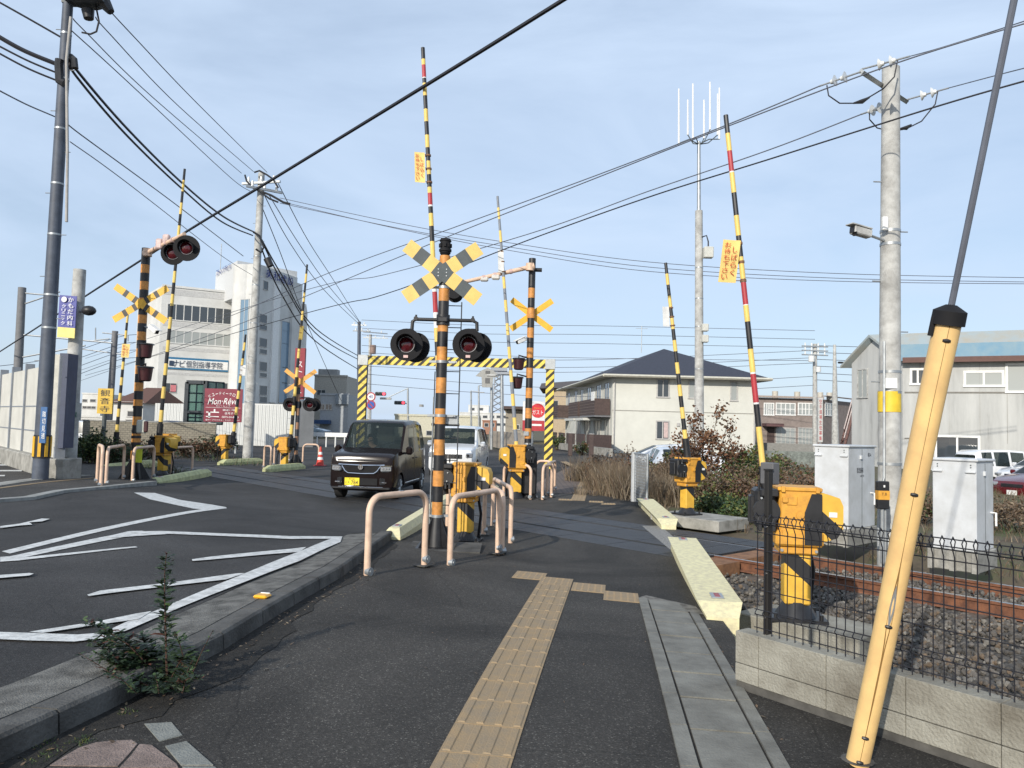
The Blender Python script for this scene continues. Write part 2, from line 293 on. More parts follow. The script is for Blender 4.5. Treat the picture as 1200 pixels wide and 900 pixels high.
# kerb and its rough concrete gutter
def loft(mb, line, prof, zf=gz, close=True):
    """profile (offset to the left of the travel direction, height) swept along a ground line"""
    n = len(prof); vs = []
    for i, p in enumerate(line):
        a = Vector((*line[max(i-1, 0)][:2], 0)); b = Vector((*line[min(i+1, len(line)-1)][:2], 0)); d = (b-a).normalized(); l = Vector((-d.y, d.x, 0))
        for o, h in prof:
            q = Vector((p[0], p[1], 0))+l*o; vs.append((q.x, q.y, zf(p[0], p[1])+h))
    fs = [(i*n+k, i*n+(k+1) % n, (i+1)*n+(k+1) % n, (i+1)*n+k) for i in range(len(line)-1) for k in range(n)]
    fs = [tuple(reversed(f)) for f in fs]+[tuple(range(n)), tuple((len(line)-1)*n+k for k in reversed(range(n)))]
    return mb.add(vs, fs)
def resample(line, step):
    out = []
    for a, b in zip(line, line[1:]):
        a = Vector((a[0], a[1])); b = Vector((b[0], b[1])); n = max(1, int((b-a).length/step)); out += [a+(b-a)*i/n for i in range(n)]
    return out+[Vector((line[-1][0], line[-1][1]))]
kl = resample([(p.x, p.y) for p in KP], .3)
KDARK = M('kerb_stone', (.1, .097, .09), .9, var=.3, scale=3, bump=.5, bscale=60, dirt=(.035, .033, .03))
GUT = M('rough_gutter', (.17, .165, .15), .95, var=.35, scale=7, bump=.9, bscale=110, dirt=(.055, .053, .048))
kb = MB()
for i in range(0, len(kl)-1, 2):                        # separate kerb stones with open joints
    seg = kl[i:i+3]
    if len(seg) < 2: continue
    d = (seg[-1]-seg[0]).normalized()*.006; seg = [seg[0]+d]+list(seg[1:-1])+[seg[-1]-d]
    loft(kb, seg, [(0, -.05), (.012, .105), (.03, .12), (.17, .115), (.19, .03), (.19, -.05)])
setting('kerb', kb, KDARK)
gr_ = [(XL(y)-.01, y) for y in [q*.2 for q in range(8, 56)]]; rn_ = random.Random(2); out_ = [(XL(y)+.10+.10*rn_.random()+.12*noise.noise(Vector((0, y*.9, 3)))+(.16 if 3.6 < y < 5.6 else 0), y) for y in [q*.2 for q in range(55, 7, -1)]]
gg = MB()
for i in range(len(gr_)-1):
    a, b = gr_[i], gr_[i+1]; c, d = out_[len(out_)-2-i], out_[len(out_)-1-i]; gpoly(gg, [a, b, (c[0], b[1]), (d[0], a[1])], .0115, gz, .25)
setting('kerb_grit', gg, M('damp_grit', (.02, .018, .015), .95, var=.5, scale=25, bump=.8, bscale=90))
setting('gutter', loft(MB(), kl[:-1], [(.175, -.05), (.175, .118), (.30, .112), (.57, .09), (.57, -.05)]), GUT)
# left pavement over the road, with its kerb
lk = [G(u, v, lambda x, y: gz(x, y)+.1) for u, v in ((0, 588), (40, 585), (76, 577), (130, 572), (184, 566))]
lkl = resample([(p.x, p.y) for p in lk], .5)
d0 = Vector((lkl[1]-lkl[0])).normalized()
lkl = [lkl[0]-Vector((.35, 1))*18]+lkl
setting('left_pavement', gpoly(MB(), [tuple(p) for p in lkl]+[XY(-24, 7.4), XY(-60, 7.4), (-60, -3), (-32, -3)], .125, gz, 1.0), ASPL)
setting('left_kerb', loft(MB(), lkl, [(0, -.1), (0, .14), (.18, .14), (.18, -.1)][::-1]), M('kerb_stone_pale', (.3, .3, .28), .9, var=.2))
def gstrip(px, w, off, f=gz):
    line = resample([tuple(G(u, v, lambda x, y: gz(x, y)+off).xy) for u, v in px], .5); return line
setting('left_edge_strip', loft(MB(), gstrip([(-60, 581), (0, 572), (60, 563), (110, 559)], .4, .09), [(0, .06), (0, .14), (.35, .14), (.35, .06)][::-1]), CON)
setting('left_guide_line', loft(MB(), gstrip([(-60, 585), (0, 575), (60, 567), (112, 562)], .1, .09), [(0, .06), (0, .133), (.09, .133), (.09, .06)][::-1]), TAC)
# painted markings on the road
def Z3(x, y): return (x/2.6475, 560+y/2.6475)
marks = [[(415, 47), (480, 48), (560, 70), (660, 85), (700, 92), (640, 100), (600, 97), (520, 80), (465, 68)],
 [(5, 231), (640, 97), (700, 92), (704, 96), (640, 104), (30, 238)],
 [(0, 249), (30, 247), (350, 180), (400, 168), (440, 167), (470, 172), (420, 180), (65, 252), (0, 259)], [(0, 257), (40, 254), (420, 216), (427, 219), (60, 260), (0, 264)],
 [(400, 170), (500, 168), (700, 176), (900, 184), (1059, 185), (1059, 192), (900, 193), (700, 184), (500, 176), (430, 177)], [(330, 185), (500, 175), (520, 178), (345, 190)],
 [(1025, 193), (1062, 185), (1056, 203), (930, 262), (760, 328), (560, 408), (400, 478), (330, 504), (230, 516), (100, 513), (-60, 506), (-60, 484), (130, 490), (240, 494), (320, 488), (400, 450), (480, 420), (740, 310), (940, 228)],
 [(595, 258), (650, 250), (900, 225), (950, 219), (930, 234), (640, 260), (597, 263)], [(270, 370), (310, 357), (540, 330), (740, 302), (760, 302), (700, 322), (330, 366), (275, 374)],
 [(90, 487), (200, 470), (300, 455), (420, 430), (470, 422), (430, 447), (300, 465), (130, 491)], [(0, 155), (60, 147), (130, 131), (155, 132), (130, 140), (90, 143), (100, 150), (60, 153), (0, 161)], [(-40, 312), (90, 303), (104, 305), (90, 311), (-40, 322)]]
mb = MB()
for i, p in enumerate(marks): gpoly(mb, [G(*Z3(x, y), rz).xy for x, y in p], .009+.0012*i, rz)
for a in ([(0, 545), (9, 545), (8, 547), (0, 547)],): pass
for u0, v0, u1 in ((-20, 553, 26), (-20, 546, 16), (-20, 559, 6), (-20, 541.5, 5)):
    p = [G(u, v, lambda x, y: gz(x, y)+.09) for u, v in ((u0, v0), (u1, v0-.2), (u1-1, v0+1.4), (u0, v0+1.6))]; gpoly(mb, [q.xy for q in p], .132)
p = [G(u, v) for u, v in ((500, 574), (560, 571), (560, 573), (500, 576))]
setting('road_markings', mb, LINE)
# right-hand concrete channel covers along the pavement
cl = [G(u, v) for u, v in ((748, 702), (797, 900))]; cr = [G(u, v) for u, v in ((817.8, 720.5), (923, 900))]
cl = [cl[0], cl[1], cl[1]+(cl[1]-cl[0])*.6]; cr = [cr[0], cr[1], cr[1]+(cr[1]-cr[0])*.6]
mb = MB(); SLAB = M('channel_slab', (.2, .195, .17), .9, var=.2, scale=4, bump=.35, bscale=80, dirt=(.12, .115, .1))
def lerp(a, b, t): return a+(b-a)*t
def side(c, y): return interp([(q.y, q.x) for q in reversed(c)])(y)
y = cl[0].y-.1; k = 0
mb2 = MB()
while y > 1.6:
    h = .5; y1 = y-h+.028
    a, b, c, d = (side(cl, y)+.095, y), (side(cr, y-.02)-.085, y-.02), (side(cr, y1-.02)-.085, y1-.02), (side(cl, y1)+.095, y1)
    jj = random.uniform(-.002, .003)
    for q in (a,):
        mb.prism([a, b, c, d], lambda x, y: gz(x, y)-.02, lambda x, y, j=jj: gz(x, y)+.02+j)
    y -= h
for c, o0, o1, o2, o3 in ((cl, 0, .085, .085, .085), ):
    ys = [c[0].y-.05-i*.25 for i in range(22)]
    for s0, s1 in ((0, .08),):
        for ya, yb in zip(ys[:-1:2], ys[2::2]):
            mb.prism([(side(c, ya)+s0, ya), (side(c, ya)+s1, ya), (side(c, yb)+s1, yb+.008), (side(c, yb)+s0, yb+.008)], lambda x, y: gz(x, y)-.02, lambda x, y: gz(x, y)+.024)
ys = [cr[0].y-i*.25 for i in range(20)]
for ya, yb in zip(ys[:-1:2], ys[2::2]):
    mb.prism([(side(cr, ya)-.07, ya), (side(cr, ya), ya), (side(cr, yb), yb+.008), (side(cr, yb)-.07, yb+.008)], lambda x, y: gz(x, y)-.02, lambda x, y: gz(x, y)+.024)
setting('drain_covers', mb, SLAB)
setting('drain_joints', gpoly(MB(), [(side(cl, yy), yy) for yy in (6.9, 5, 3, 1.7)]+[(side(cr, yy)-.02, yy) for yy in (1.7, 3, 5, 6.1)], .0115), M('joint_dirt', (.025, .022, .018), .95, var=.4))
setting('drain_end_apron', gpoly(MB(), [G(u, v).xy for u, v in ((748, 702), (757, 699), (815, 712), (825, 722), (790, 716), (752, 706))], .013), M('gritty_concrete', (.2, .19, .17), .95, var=.4, scale=12, bump=.8, bscale=120))
# tactile paving
def tile(mb, o, ex, ey, bars, w=.3):
    g = .004; T = lambda x, y, z: (o[0]+ex.x*x+ey.x*y, o[1]+ex.y*x+ey.y*y, gz(o[0]+ex.x*x+ey.x*y, o[1]+ex.y*x+ey.y*y)+z)
    def slab(x0, y0, x1, y1, z0, z1, b=0):
        mb.add([T(x0, y0, z0), T(x1, y0, z0), T(x1, y1, z0), T(x0, y1, z0), T(x0+b, y0+b, z1), T(x1-b, y0+b, z1), T(x1-b, y1-b, z1), T(x0+b, y1-b, z1)], [(0, 1, 5, 4), (1, 2, 6, 5), (2, 3, 7, 6), (3, 0, 4, 7), (4, 5, 6, 7)])
    slab(g, g, w-g, w-g, .0, .0135)
    if bars:
        for i in range(4): slab(w*(.1+.8*i/3)-.018*w/.3, .012, w*(.1+.8*i/3)+.018*w/.3, w-.012, .013, .0185, .006)
    else:
        for i in range(5):
            for j in range(5): slab(w*(.12+.19*i)-.012, w*(.12+.19*j)-.012, w*(.12+.19*i)+.012, w*(.12+.19*j)+.012, .013, .0185, .005)
mb = MB(); a = (G(632.3, 681)+G(667.8, 694))/2; b = (G(507.6, 900)+G(597, 900))/2
ey = Vector((a.x-b.x, a.y-b.y)).normalized(); ex = Vector((ey.y, -ey.x)); w = .34
n = int((Vector((a.x, a.y))-Vector((b.x, b.y))).length/w)+4
p0 = Vector((a.x, a.y))-ex*w/2-ey*w*n
for i in range(n): tile(mb, p0+ey*w*i, ex, ey, True, w)
top = p0+ey*w*n
tile(mb, top, ex, ey*1.5, False, w)
for uv in ((599, 678), (668.5, 693), (706.5, 704)):
    q = G(*uv); tile(mb, Vector((q.x, q.y)), ex, ey*1.5, False, w)
f0 = Vector(G(676, 587.5).xy)
px = [(677, 587), (683, 572), (688, 561), (684, 553), (672, 546), (660, 541)]
ln = resample([G(u, v).xy for u, v in px], .34)
for a, b in zip(ln, ln[1:]):
    e = (b-a).normalized(); tile(mb, a-Vector((e.y, -e.x))*.17, Vector((e.y, -e.x)), e, True, .34)
for uv in ((654, 586.5), (690, 589), (704, 591.5)): tile(mb, Vector(G(*uv).xy), Vector((1, -.1)).normalized(), Vector((.1, 1)).normalized(), False, .34)
setting('tactile_paving', mb, TAC)
# brick paving beyond the line, pink slabs and pale edging near the camera
m_, t_, b_ = nodes_of('brown_block_paving'); bt = t_.nodes.new('ShaderNodeTexBrick'); c_ = t_.nodes.new('ShaderNodeTexCoord'); bt.inputs['Color1'].default_value = (.17, .125, .105, 1); bt.inputs['Color2'].default_value = (.13, .1, .085, 1); bt.inputs['Mortar'].default_value = (.05, .045, .04, 1); bt.inputs['Scale'].default_value = 1.6; bt.inputs['Mortar Size'].default_value = .03
t_.links.new(c_.outputs['Object'], bt.inputs[0]); t_.links.new(bt.outputs[0], b_.inputs['Base Color']); b_.inputs['Roughness'].default_value = .9
setting('block_paving', gpoly(MB(), [(XL(y)+.35, y) for y in (20, 24, 28, 33)]+[(XR(y)-.2, y) for y in (33, 28, 24, 20)], .013), m_)
PINK = M('pink_slab', (.25, .19, .165), .95, var=.25, scale=9, bump=.6, bscale=120, dirt=(.14, .105, .09)); mb = MB()
def ZB(x, y): return (x/4.2857, 690+y/4.2857)
def slabs(mb, polys):
    for i, q in enumerate(polys):
        P = [G(*ZB(x, y)) for x, y in q]; mb.prism([(p.x, p.y) for p in P], -.03, .012+.002*(i % 2))
slabs(mb, [[(250, 900), (330, 850), (400, 810), (480, 785), (570, 775), (660, 772), (690, 790), (640, 850), (590, 905)], [(700, 795), (760, 800), (800, 830), (885, 895), (895, 915), (600, 915), (660, 850)], [(235, 915), (600, 915), (500, 1050), (150, 1050)], [(610, 918), (905, 918), (1000, 1050), (520, 1050)]])
setting('pink_paving', mb, PINK)
mb = MB(); slabs(mb, [[(725, 690), (860, 682), (915, 748), (800, 778)], [(830, 805), (935, 780), (1070, 900), (910, 900)], [(915, 907), (1078, 907), (1200, 1030), (1040, 1030)]]); setting('pale_edging', mb, M('pale_edging_stone', (.22, .225, .205), .95, var=.15, bump=.5, bscale=110))
# ---------------------------------------------------------------- the railway
trk = thing('railway_track', 'single rusty railway track crossing road and pavement at an angle', 'railway track', (*XY(-8, D0), -.25))
def along(mb, t0, t1, prof, step=4):
    """profile of (d, z) swept along the railway"""
    n = len(prof); ts = [t0, t1]; vs = []
    for t in ts:
        for d, z in prof: x, y = XY(t, D0+d); vs.append(tuple(Vector((x, y, z-.25))-trk.location-Vector((0, 0, 0))+Vector((0, 0, 0))))
    fs = [(k, (k+1) % n, n+(k+1) % n, n+k) for k in range(n)]+[tuple(range(n-1, -1, -1)), tuple(range(n, 2*n))]
    return mb.add(vs, fs)
for s in (-1, 1):
    c = s*.56; mb = MB()
    along(mb, -6.1, 14, [(c-.062, -.15), (c+.062, -.15), (c+.055, -.135), (c+.01, -.12), (c+.009, -.04), (c+.032, -.028), (c+.032, .0), (c-.032, .0), (c-.032, -.028), (c-.009, -.04), (c-.01, -.12), (c-.055, -.135)])
    along(mb, -90, -27, [(c-.062, -.15), (c+.062, -.15), (c+.01, -.12), (c+.032, -.028), (c+.032, .0), (c-.032, .0), (c-.032, -.028), (c-.01, -.12)])
    r = mk('rail', mb, RUST, trk)
    mb = MB(); along(mb, -90, 14, [(c-.026, -.03), (c+.026, -.03), (c+.026, .0025), (c-.026, .0025)]); mk('running_surface', mb, RAILT, r)
mb = MB(); t = -5.9; WOODR = M('sleeper_timber', (.13, .095, .07), .9, var=.3, scale=9, bump=.4)
while t < 12:
    x, y = XY(t, D0); p = Vector((x, y, -.25-.22))-trk.location+Vector((0, 0, 0)); mb.box(p, (.2, 2.0, .14), math.atan2(TD.y, TD.x)); t += .62
mk('sleepers', mb, WOODR, trk)
# crossing deck of steel-topped panels between and beside the rails
DECK = M('crossing_deck', (.036, .036, .038), .5, .1, var=.25, scale=4, bump=.9, bscale=55)
dk = MB()
for a, b in ((-1.25, -.605), (-.49, .49), (.605, 1.2)):
    t = -27.5
    while t < -6.2:
        along(dk, t, min(t+.985, -6.05), [(a, -.2), (b, -.2), (b, .012), (a, .012)]); t += 1.0
dko = setting('crossing_deck', dk, DECK); dko.location = trk.location
mb = MB()
for a, b in ((-1.25, -.66), (.66, 1.25), (-.45, .45)): along(mb, -6.02, -5.6+random.uniform(-.1, .1), [(a, -.18), (b, -.18), (b, -.01), (a, -.01)])
# rusty end blocks of the crossing
eb = mk('deck_end_blocks', mb, M('end_block_rust', (.24, .12, .055), .8, var=.35, dirt=(.13, .06, .03), bump=.3), kind='structure'); eb.location = trk.location
# ballast
BAL = M('ballast_stone', (.2, .19, .175), .9, var=.4, scale=2.2, bump=.3, bscale=80, dirt=(.085, .075, .065))
def bz(x, y):
    d = dd(x, y)-D0; return -.25-.17+(.05 if abs(d) < .5 else 0)-.09*sst((abs(d)-1.2)/1.5)+.02*noise.noise(Vector((x*1.3, y*1.3, 0)))
setting('ballast_bed', gpoly(MB(), [XY(-6.3, 5.9), XY(-3.2, 3.9), XY(12, 3.9), XY(12, 11.7), XY(-6.3, 11.4)], -.02, bz), M('ballast_base', (.1, .093, .085), .95, var=.5, scale=22, bump=1, bscale=28))
import numpy as np
rng = np.random.default_rng(3); protos = []
for k in range(6):
    bm = bmesh.new(); bmesh.ops.create_icosphere(bm, subdivisions=1, radius=1)
    V = np.array([v.co[:] for v in bm.verts]); nz_ = rng.normal(size=(3, 3)); V = V*(1+rng.uniform(-.28, .28, (len(V), 1)))*rng.uniform(.65, 1.15, (1, 3)); Fc = np.array([[v.index for v in f.verts] for f in bm.faces]); bm.free(); protos.append((V, Fc))
VV = []; FF = []; off = 0
def stone(x, y, z, r):
    global off
    V, Fc = protos[rng.integers(6)]; q = rng.normal(size=4); q /= np.linalg.norm(q); a, b, c, d = q
    Rm = np.array([[1-2*(c*c+d*d), 2*(b*c-a*d), 2*(b*d+a*c)], [2*(b*c+a*d), 1-2*(b*b+d*d), 2*(c*d-a*b)], [2*(b*d-a*c), 2*(c*d+a*b), 1-2*(b*b+c*c)]])
    VV.append(V@Rm.T*r+np.array([x, y, z])); FF.append(Fc+off); off += len(V)
for i in range(24000):
    t = rng.uniform(-6.2, 5) if i % 3 else rng.uniform(-4.5, .5); d = rng.uniform(4.0, 11.3)
    x, y = XY(t, d)
    if y < 2.5 or x < XR(y)+.12 or abs(x-2.42) < .3 and abs(y-6.55) < .3: continue
    if abs(d-D0-.56) < .08 or abs(d-D0+.56) < .08: continue
    stone(x, y, bz(x, y)+rng.uniform(-.01, .025), rng.uniform(.014, .031))
me = bpy.data.meshes.new('ballast'); VV = np.concatenate(VV); FF = np.concatenate(FF); me.from_pydata(VV.tolist(), [], FF.tolist())
for k, c in enumerate(((.125, .112, .098), (.2, .185, .16), (.075, .068, .06), (.15, .11, .075))): me.materials.append(M('ballast_stone_%s' % ('mid', 'pale', 'dark', 'brown')[k], c, .9, var=.3, scale=9, bump=.3, bscale=90))
mi = np.repeat(rng.choice([0, 0, 0, 1, 2, 2, 3], len(FF)//20), 20).astype(np.int32); me.polygons.foreach_set('material_index', mi)
bo = bpy.data.objects.new('ballast', me); COL.objects.link(bo); bo['kind'] = 'stuff'; bo['label'] = 'grey crushed stone ballast around the rails behind the mesh fence'; bo['category'] = 'ballast'
# cream kerb blocks
def kerb_block(a, b, w, h, label, mat, group=None, left=True, refl=True):
    a = Vector(a[:2]); b = Vector(b[:2]); L_ = (b-a).length; e = (b-a)/L_; l = Vector((-e.y, e.x)); z = min(gz(*a), gz(*b))
    o = thing('kerb_block', label, 'kerb block', (a.x, a.y, (gz(*a)+gz(*b))/2-.03), math.atan2(e.y, e.x), group)
    mb = MB(); s = .06; W2 = w; n = 0
    P = [(0, 0), (L_, 0), (L_, W2), (0, W2)]; tpx = .22
    zt = gz(*b)-gz(*a)
    vs = [(0, 0, -.2), (L_, 0, -.2), (L_, W2, -.2), (0, W2, -.2), (0, 0, h*.55), (L_, 0, h*.55), (L_, W2, h*.55), (0, W2, h*.55), (tpx, s, h), (L_-tpx, s, h), (L_-tpx, W2-s, h), (tpx, W2-s, h)]
    mb.add(vs, [(3, 2, 1, 0)]+[(i, (i+1) % 4, 4+(i+1) % 4, 4+i) for i in range(4)]+[(4+i, 4+(i+1) % 4, 8+(i+1) % 4, 8+i) for i in range(4)]+[(8, 9, 10, 11)])
    mk('block', mb, mat, o, smooth=0)
    if refl:
        for x in (.42, L_-.42):
            r = MB().box((x, W2/2, h+.006), (.2, .11, .014), bev=.004); q = mk('reflector', r, STL, o); mk('red_reflector', MB().box((x, W2/2, h+.0145), (.13, .045, .006)), M('reflector_red', (.3, .05, .05), .4), q)
    return o
kerb_block(G(828, 727), G(786, 645), -.27, .2, 'long cream kerb block beside the ballast, nearest on the right', CRM)
kerb_block(G(775, 621), G(748, 592), -.25, .2, 'cream kerb block beyond the rails below the mesh gate panel', CRM)
kerb_block(G(469, 634), G(536, 590), .27, .22, 'cream kerb block between the road and the nearest signal post', CRM)
kerb_block(G(186, 568), G(248, 558), .27, .22, 'dull green kerb block at the foot of the left arm signal', GRN)
kerb_block(G(262, 545.5), G(310, 543), .3, .24, 'dull green kerb block beneath the maroon signboard gate', GRN, refl=False)
kerb_block(G(317, 553.5), G(358, 549.5), .3, .24, 'dull green kerb block in front of the far left lamp post', GRN, refl=False)
kerb_block(G(128, 551.5), G(186, 546.5), .3, .24, 'dull green kerb block behind the left hoops', GRN, refl=False)
kerb_block(G(548, 583), G(585, 574), .3, .2, 'cream kerb block behind the nearest barrier machine', CRM, refl=False)
mb = MB(); gpoly(mb, [G(u, v).xy for u, v in ((752, 617), (774, 617), (803, 642), (785, 645))], .014); setting('worn_white_band', mb, M('worn_white', (.26, .25, .23), .9, var=.6, scale=38, dirt=(.06, .06, .06)))
# concrete block wall and its recess
w0 = Vector(G(867, 797, z=0).xy)-Vector((.01, -.01)); wd = (Vector(G(1161, 896, z=0).xy)-w0).normalized(); wn = Vector((-wd.y, wd.x))
w0 = w0-wd*.02
wall = thing('block_wall', 'low grey concrete block wall carrying the black mesh fence', 'wall', (w0.x, w0.y, 0), math.atan2(wd.y, wd.x))
mb = MB(); x = 0; k = 0
wl = [.16, .42, .42, .42, .42, .42, .42, .42, .42]
for w in wl:
    mb.box((x+w/2, .06, .045), (w-.003, .12, .1), bev=.003); mb.box((x+w/2, .06, .19), (w-.003, .12, .18), bev=.003); x += w
mk('blocks', mb, CONW, wall)
mb = MB(); mb.box((x/2, .06, .09), (x-.01, .1, .34)); mk('mortar', mb, M('mortar', (.1, .095, .085), .95, var=.3), wall)
mb = MB()  # return wall from the kerb block to the block wall
a = Vector(G(834, 735).xy); b = w0+wn*.02
mb.prism([a, b, b+Vector((.14, .06)), a+Vector((.16, .05))], -.6, lambda x, y: gz(x, y)-.01)
setting('recess_wall', mb, CONW)
# black mesh fence on the wall
def mesh_fence():
    o = thing('mesh_fence', 'low black wire mesh fence on top of the concrete block wall', 'fence', (w0.x, w0.y, .28), math.atan2(wd.y, wd.x))
    inv = o; Lf = 3.3; x0 = .13
    mb = MB()
    for x in np.arange(x0-.03, Lf, .05):
        zs = [.03, .1, .13, .16, .27, .30, .33, .46, .49, .52, .64, .66, .685, .70, .715, .70]; 
        path = [(x, .07, .0), (x, .07, .1), (x, .05, .12), (x, .07, .14), (x, .07, .60), (x, .05, .64), (x, .03, .675), (x, .055, .70), (x, .08, .675), (x, .065, .64)]
        mb.tube(path, .0031, 5)
    for z, y in ((.03, .074), (.105, .074), (.135, .074), (.25, .074), (.37, .074), (.48, .074), (.585, .074), (.635, .074), (.655, .03), (.685, .082)): mb.tube([(x0-.05, y, z), (Lf, y, z)], .0033, 5)
    mk('wire_panel', mb, CABLE, o)
    p = L2(o, at(893, 745, 4.6)); q = Vector((p.x, .075, 0))
    fp = MB().box((.15, .10, .45), (.03, .045, 1.0), bev=.004); fp.box((.15, .10, .955), (.034, .05, .01)); mk('grey_box', MB().box((.11, .17, .93), (.09, .07, .13), bev=.006), M('box_dark_grey', (.12, .12, .125), .6), o)
    pp = mk('post', fp, M('post_dark_bronze', (.03, .028, .026), .4, .3), o)
    for z in (.1, .35, .62): mk('bolt', MB().cyl((.15, .076, z), (.15, .070, z), .009), CHR, pp)
    pp2 = MB().box((2.22, .10, .37), (.032, .045, .84), bev=.004); mk('post', pp2, MATS['post_dark_bronze'], o)
    return o
mesh_fence()
# ================================================================ CROSSING EQUIPMENT
HD = lambda a, b: math.atan2(b[1]-a[1], b[0]-a[0])
def rot(a): return Matrix.Rotation(a, 3, 'Z')
def banded(mb, a, b, r0, r1, bands, n=14, mats=2):
    """bands: list of (fraction end, material index)"""
    a = Vector(a); b = Vector(b); f0 = 0
    for f1, mi in bands:
        mb.mi = mi; mb.cyl(a+(b-a)*f0, a+(b-a)*f1, r0+(r1-r0)*f0, r0+(r1-r0)*f1, n, cap=(f0 == 0 or f1 >= 1)); f0 = f1
    mb.mi = 0
def even(n, a=0, b=1): return [((i+1)/n, a if i % 2 else b) for i in range(n)]
def cross_sign(root, c, fx, half, w, ang, mats, bands, side_k=1, name='crossbuck', thick=.004):
    """X sign in the plane of unit vector fx and vertical; bands: list of (from, to) of dark stripes along each half arm"""
    fx = Vector(fx).normalized(); up = Vector((0, 0, 1)); ny = fx.cross(up)
    mb = MB(); c = Vector(c)
    for s, k in ((1, 0), (-1, 1)):
        d = fx*math.cos(ang)+up*math.sin(ang)*s; q = -fx*math.sin(ang)*s+up*math.cos(ang)
        def slab(l0, l1, mi, off=0, th=thick):
            mb.mi = mi; P = [c+d*l+q*x+ny*y for y in (off, off+th) for l, x in ((l0, -w/2), (l1, -w/2), (l1, w/2), (l0, w/2))]
            mb.add(P, [(0, 1, 2, 3), (7, 6, 5, 4), (0, 1, 5, 4), (1, 2, 6, 5), (2, 3, 7, 6), (3, 0, 4, 7)])
        cuts = [-half]
        segs = []
        if bands:
            prev = -half
            for b0, b1 in sorted([(-b, -a) for a, b in bands]+[(a, b) for a, b in bands]):
                if b0 > prev: segs.append((prev, b0, 0))
                segs.append((max(prev, b0), b1, 1)); prev = b1
            segs.append((prev, half, 0))
        else: segs = [(-half, half, 0)]
        for a, b, mi in segs: slab(a, b, mi, k*.007)
    mb.mi = 0
    return mk(name, mb, mats, root, smooth=0)
def lamp(root, p, n, r=.21, back=True, hoodk=1.0, lensr=.095):
    """flashing lamp: dark backing disc with hood and red lens facing n"""
    n = Vector(n).normalized(); p = Vector(p); h = MB()
    up = Vector((0, 0, 1)); rt_ = n.cross(up).normalized()
    h.cyl(p, p+n*.035, r, r, 28); h.cyl(p-n*.12, p, lensr*1.25, lensr*1.5, 20)
    N_ = 22; ro = lensr*1.3; vs = []; vi = []
    for i in range(N_+1):                               # hood, long above and short below
        a = math.radians(-125+250*i/N_)+math.pi/2; ln = .05+.17*hoodk*max(0, math.cos(math.radians(-125+250*i/N_)*.72))
        q = rt_*math.cos(a)+up*math.sin(a)
        vs += [p+n*.035+q*ro, p+n*(.035+ln)+q*ro*1.02, p+n*(.035+ln)+q*ro*.96, p+n*.035+q*ro*.94]
    fs = []
    for i in range(N_):
        for k in range(4): fs.append((i*4+k, i*4+(k+1) % 4, (i+1)*4+(k+1) % 4, (i+1)*4+k))
    fs += [(0, 1, 2, 3), tuple(N_*4+k for k in (3, 2, 1, 0))]; h.add(vs, fs)
    hd = mk('lamp_housing', h, PLN, root)
    l = MB(); L_ = []
    for j in range(4):
        rr = lensr*math.cos(j*math.pi/2/3.6); z = .036+lensr*.4*math.sin(j*math.pi/2/3.6); L_.append((rr, z))
    l.cyl(p+n*.034, p+n*.036, lensr*1.12, lensr*1.12, 20)
    for (r0, z0), (r1, z1) in zip(L_, L_[1:]): l.cyl(p+n*z0, p+n*z1, r0, r1, 20, cap=False)
    l.cyl(p+n*L_[-1][1], p+n*(L_[-1][1]+.002), L_[-1][0], L_[-1][0]*.4, 20)
    mk('lens', l, LENS, hd)
    mk('lens_rim', MB().tube([p+n*.037+(rt_*math.cos(a)+up*math.sin(a))*lensr*1.12 for a in [2*math.pi*i/24 for i in range(25)]], .005, 6, cap=False), STL, hd)
    return hd
def bell_lamp(root, p, r=.11, h=.22, arm_to=None):
    """small bucket shaped all round lamp under an arm"""
    p = Vector(p); o = mk('side_lamp', MB().cyl(p-Vector((0, 0, h)), p, r*.82, r, 18), LENSD, root)
    mk('cap', MB().cyl(p, p+Vector((0, 0, .03)), r*1.18, r*1.05, 18), BLK, o); mk('lip', MB().cyl(p-Vector((0, 0, h+.02)), p-Vector((0, 0, h)), r*.6, r*.82, 16), BLK, o)
    if arm_to is not None:
        a = Vector(arm_to); mk('bracket', MB().tube([a, a+(p-a)*.75+Vector((0, 0, .07)), Vector((p.x, p.y, a.z+.07)), p+Vector((0, 0, .02))], .018, 8), BLK, o)
    return o
def base_skirt(root, s=1.0):
    mb = MB(); mb.box((0, 0, .012), (.5*s, .5*s, .03)); n = 8
    mb.cyl((0, 0, .02), (0, 0, .42*s), .13*s, .075*s, 12)
    for i in range(4):
        a = math.pi/4+i*math.pi/2; d = Vector((math.cos(a), math.sin(a), 0)); t = Vector((-d.y, d.x, 0))*.006
        mb.add([d*.06*s+t+Vector((0, 0, .02)), d*.3*s+t+Vector((0, 0, .02)), d*.08*s+t+Vector((0, 0, .4*s)), d*.06*s-t+Vector((0, 0, .02)), d*.3*s-t+Vector((0, 0, .02)), d*.08*s-t+Vector((0, 0, .4*s))], [(0, 1, 2), (5, 4, 3), (0, 1, 4, 3), (1, 2, 5, 4), (2, 0, 3, 5)])
    return mk('base', mb, BLK, root)
def frame(c, fx):
    fx = Vector(fx).normalized(); return fx
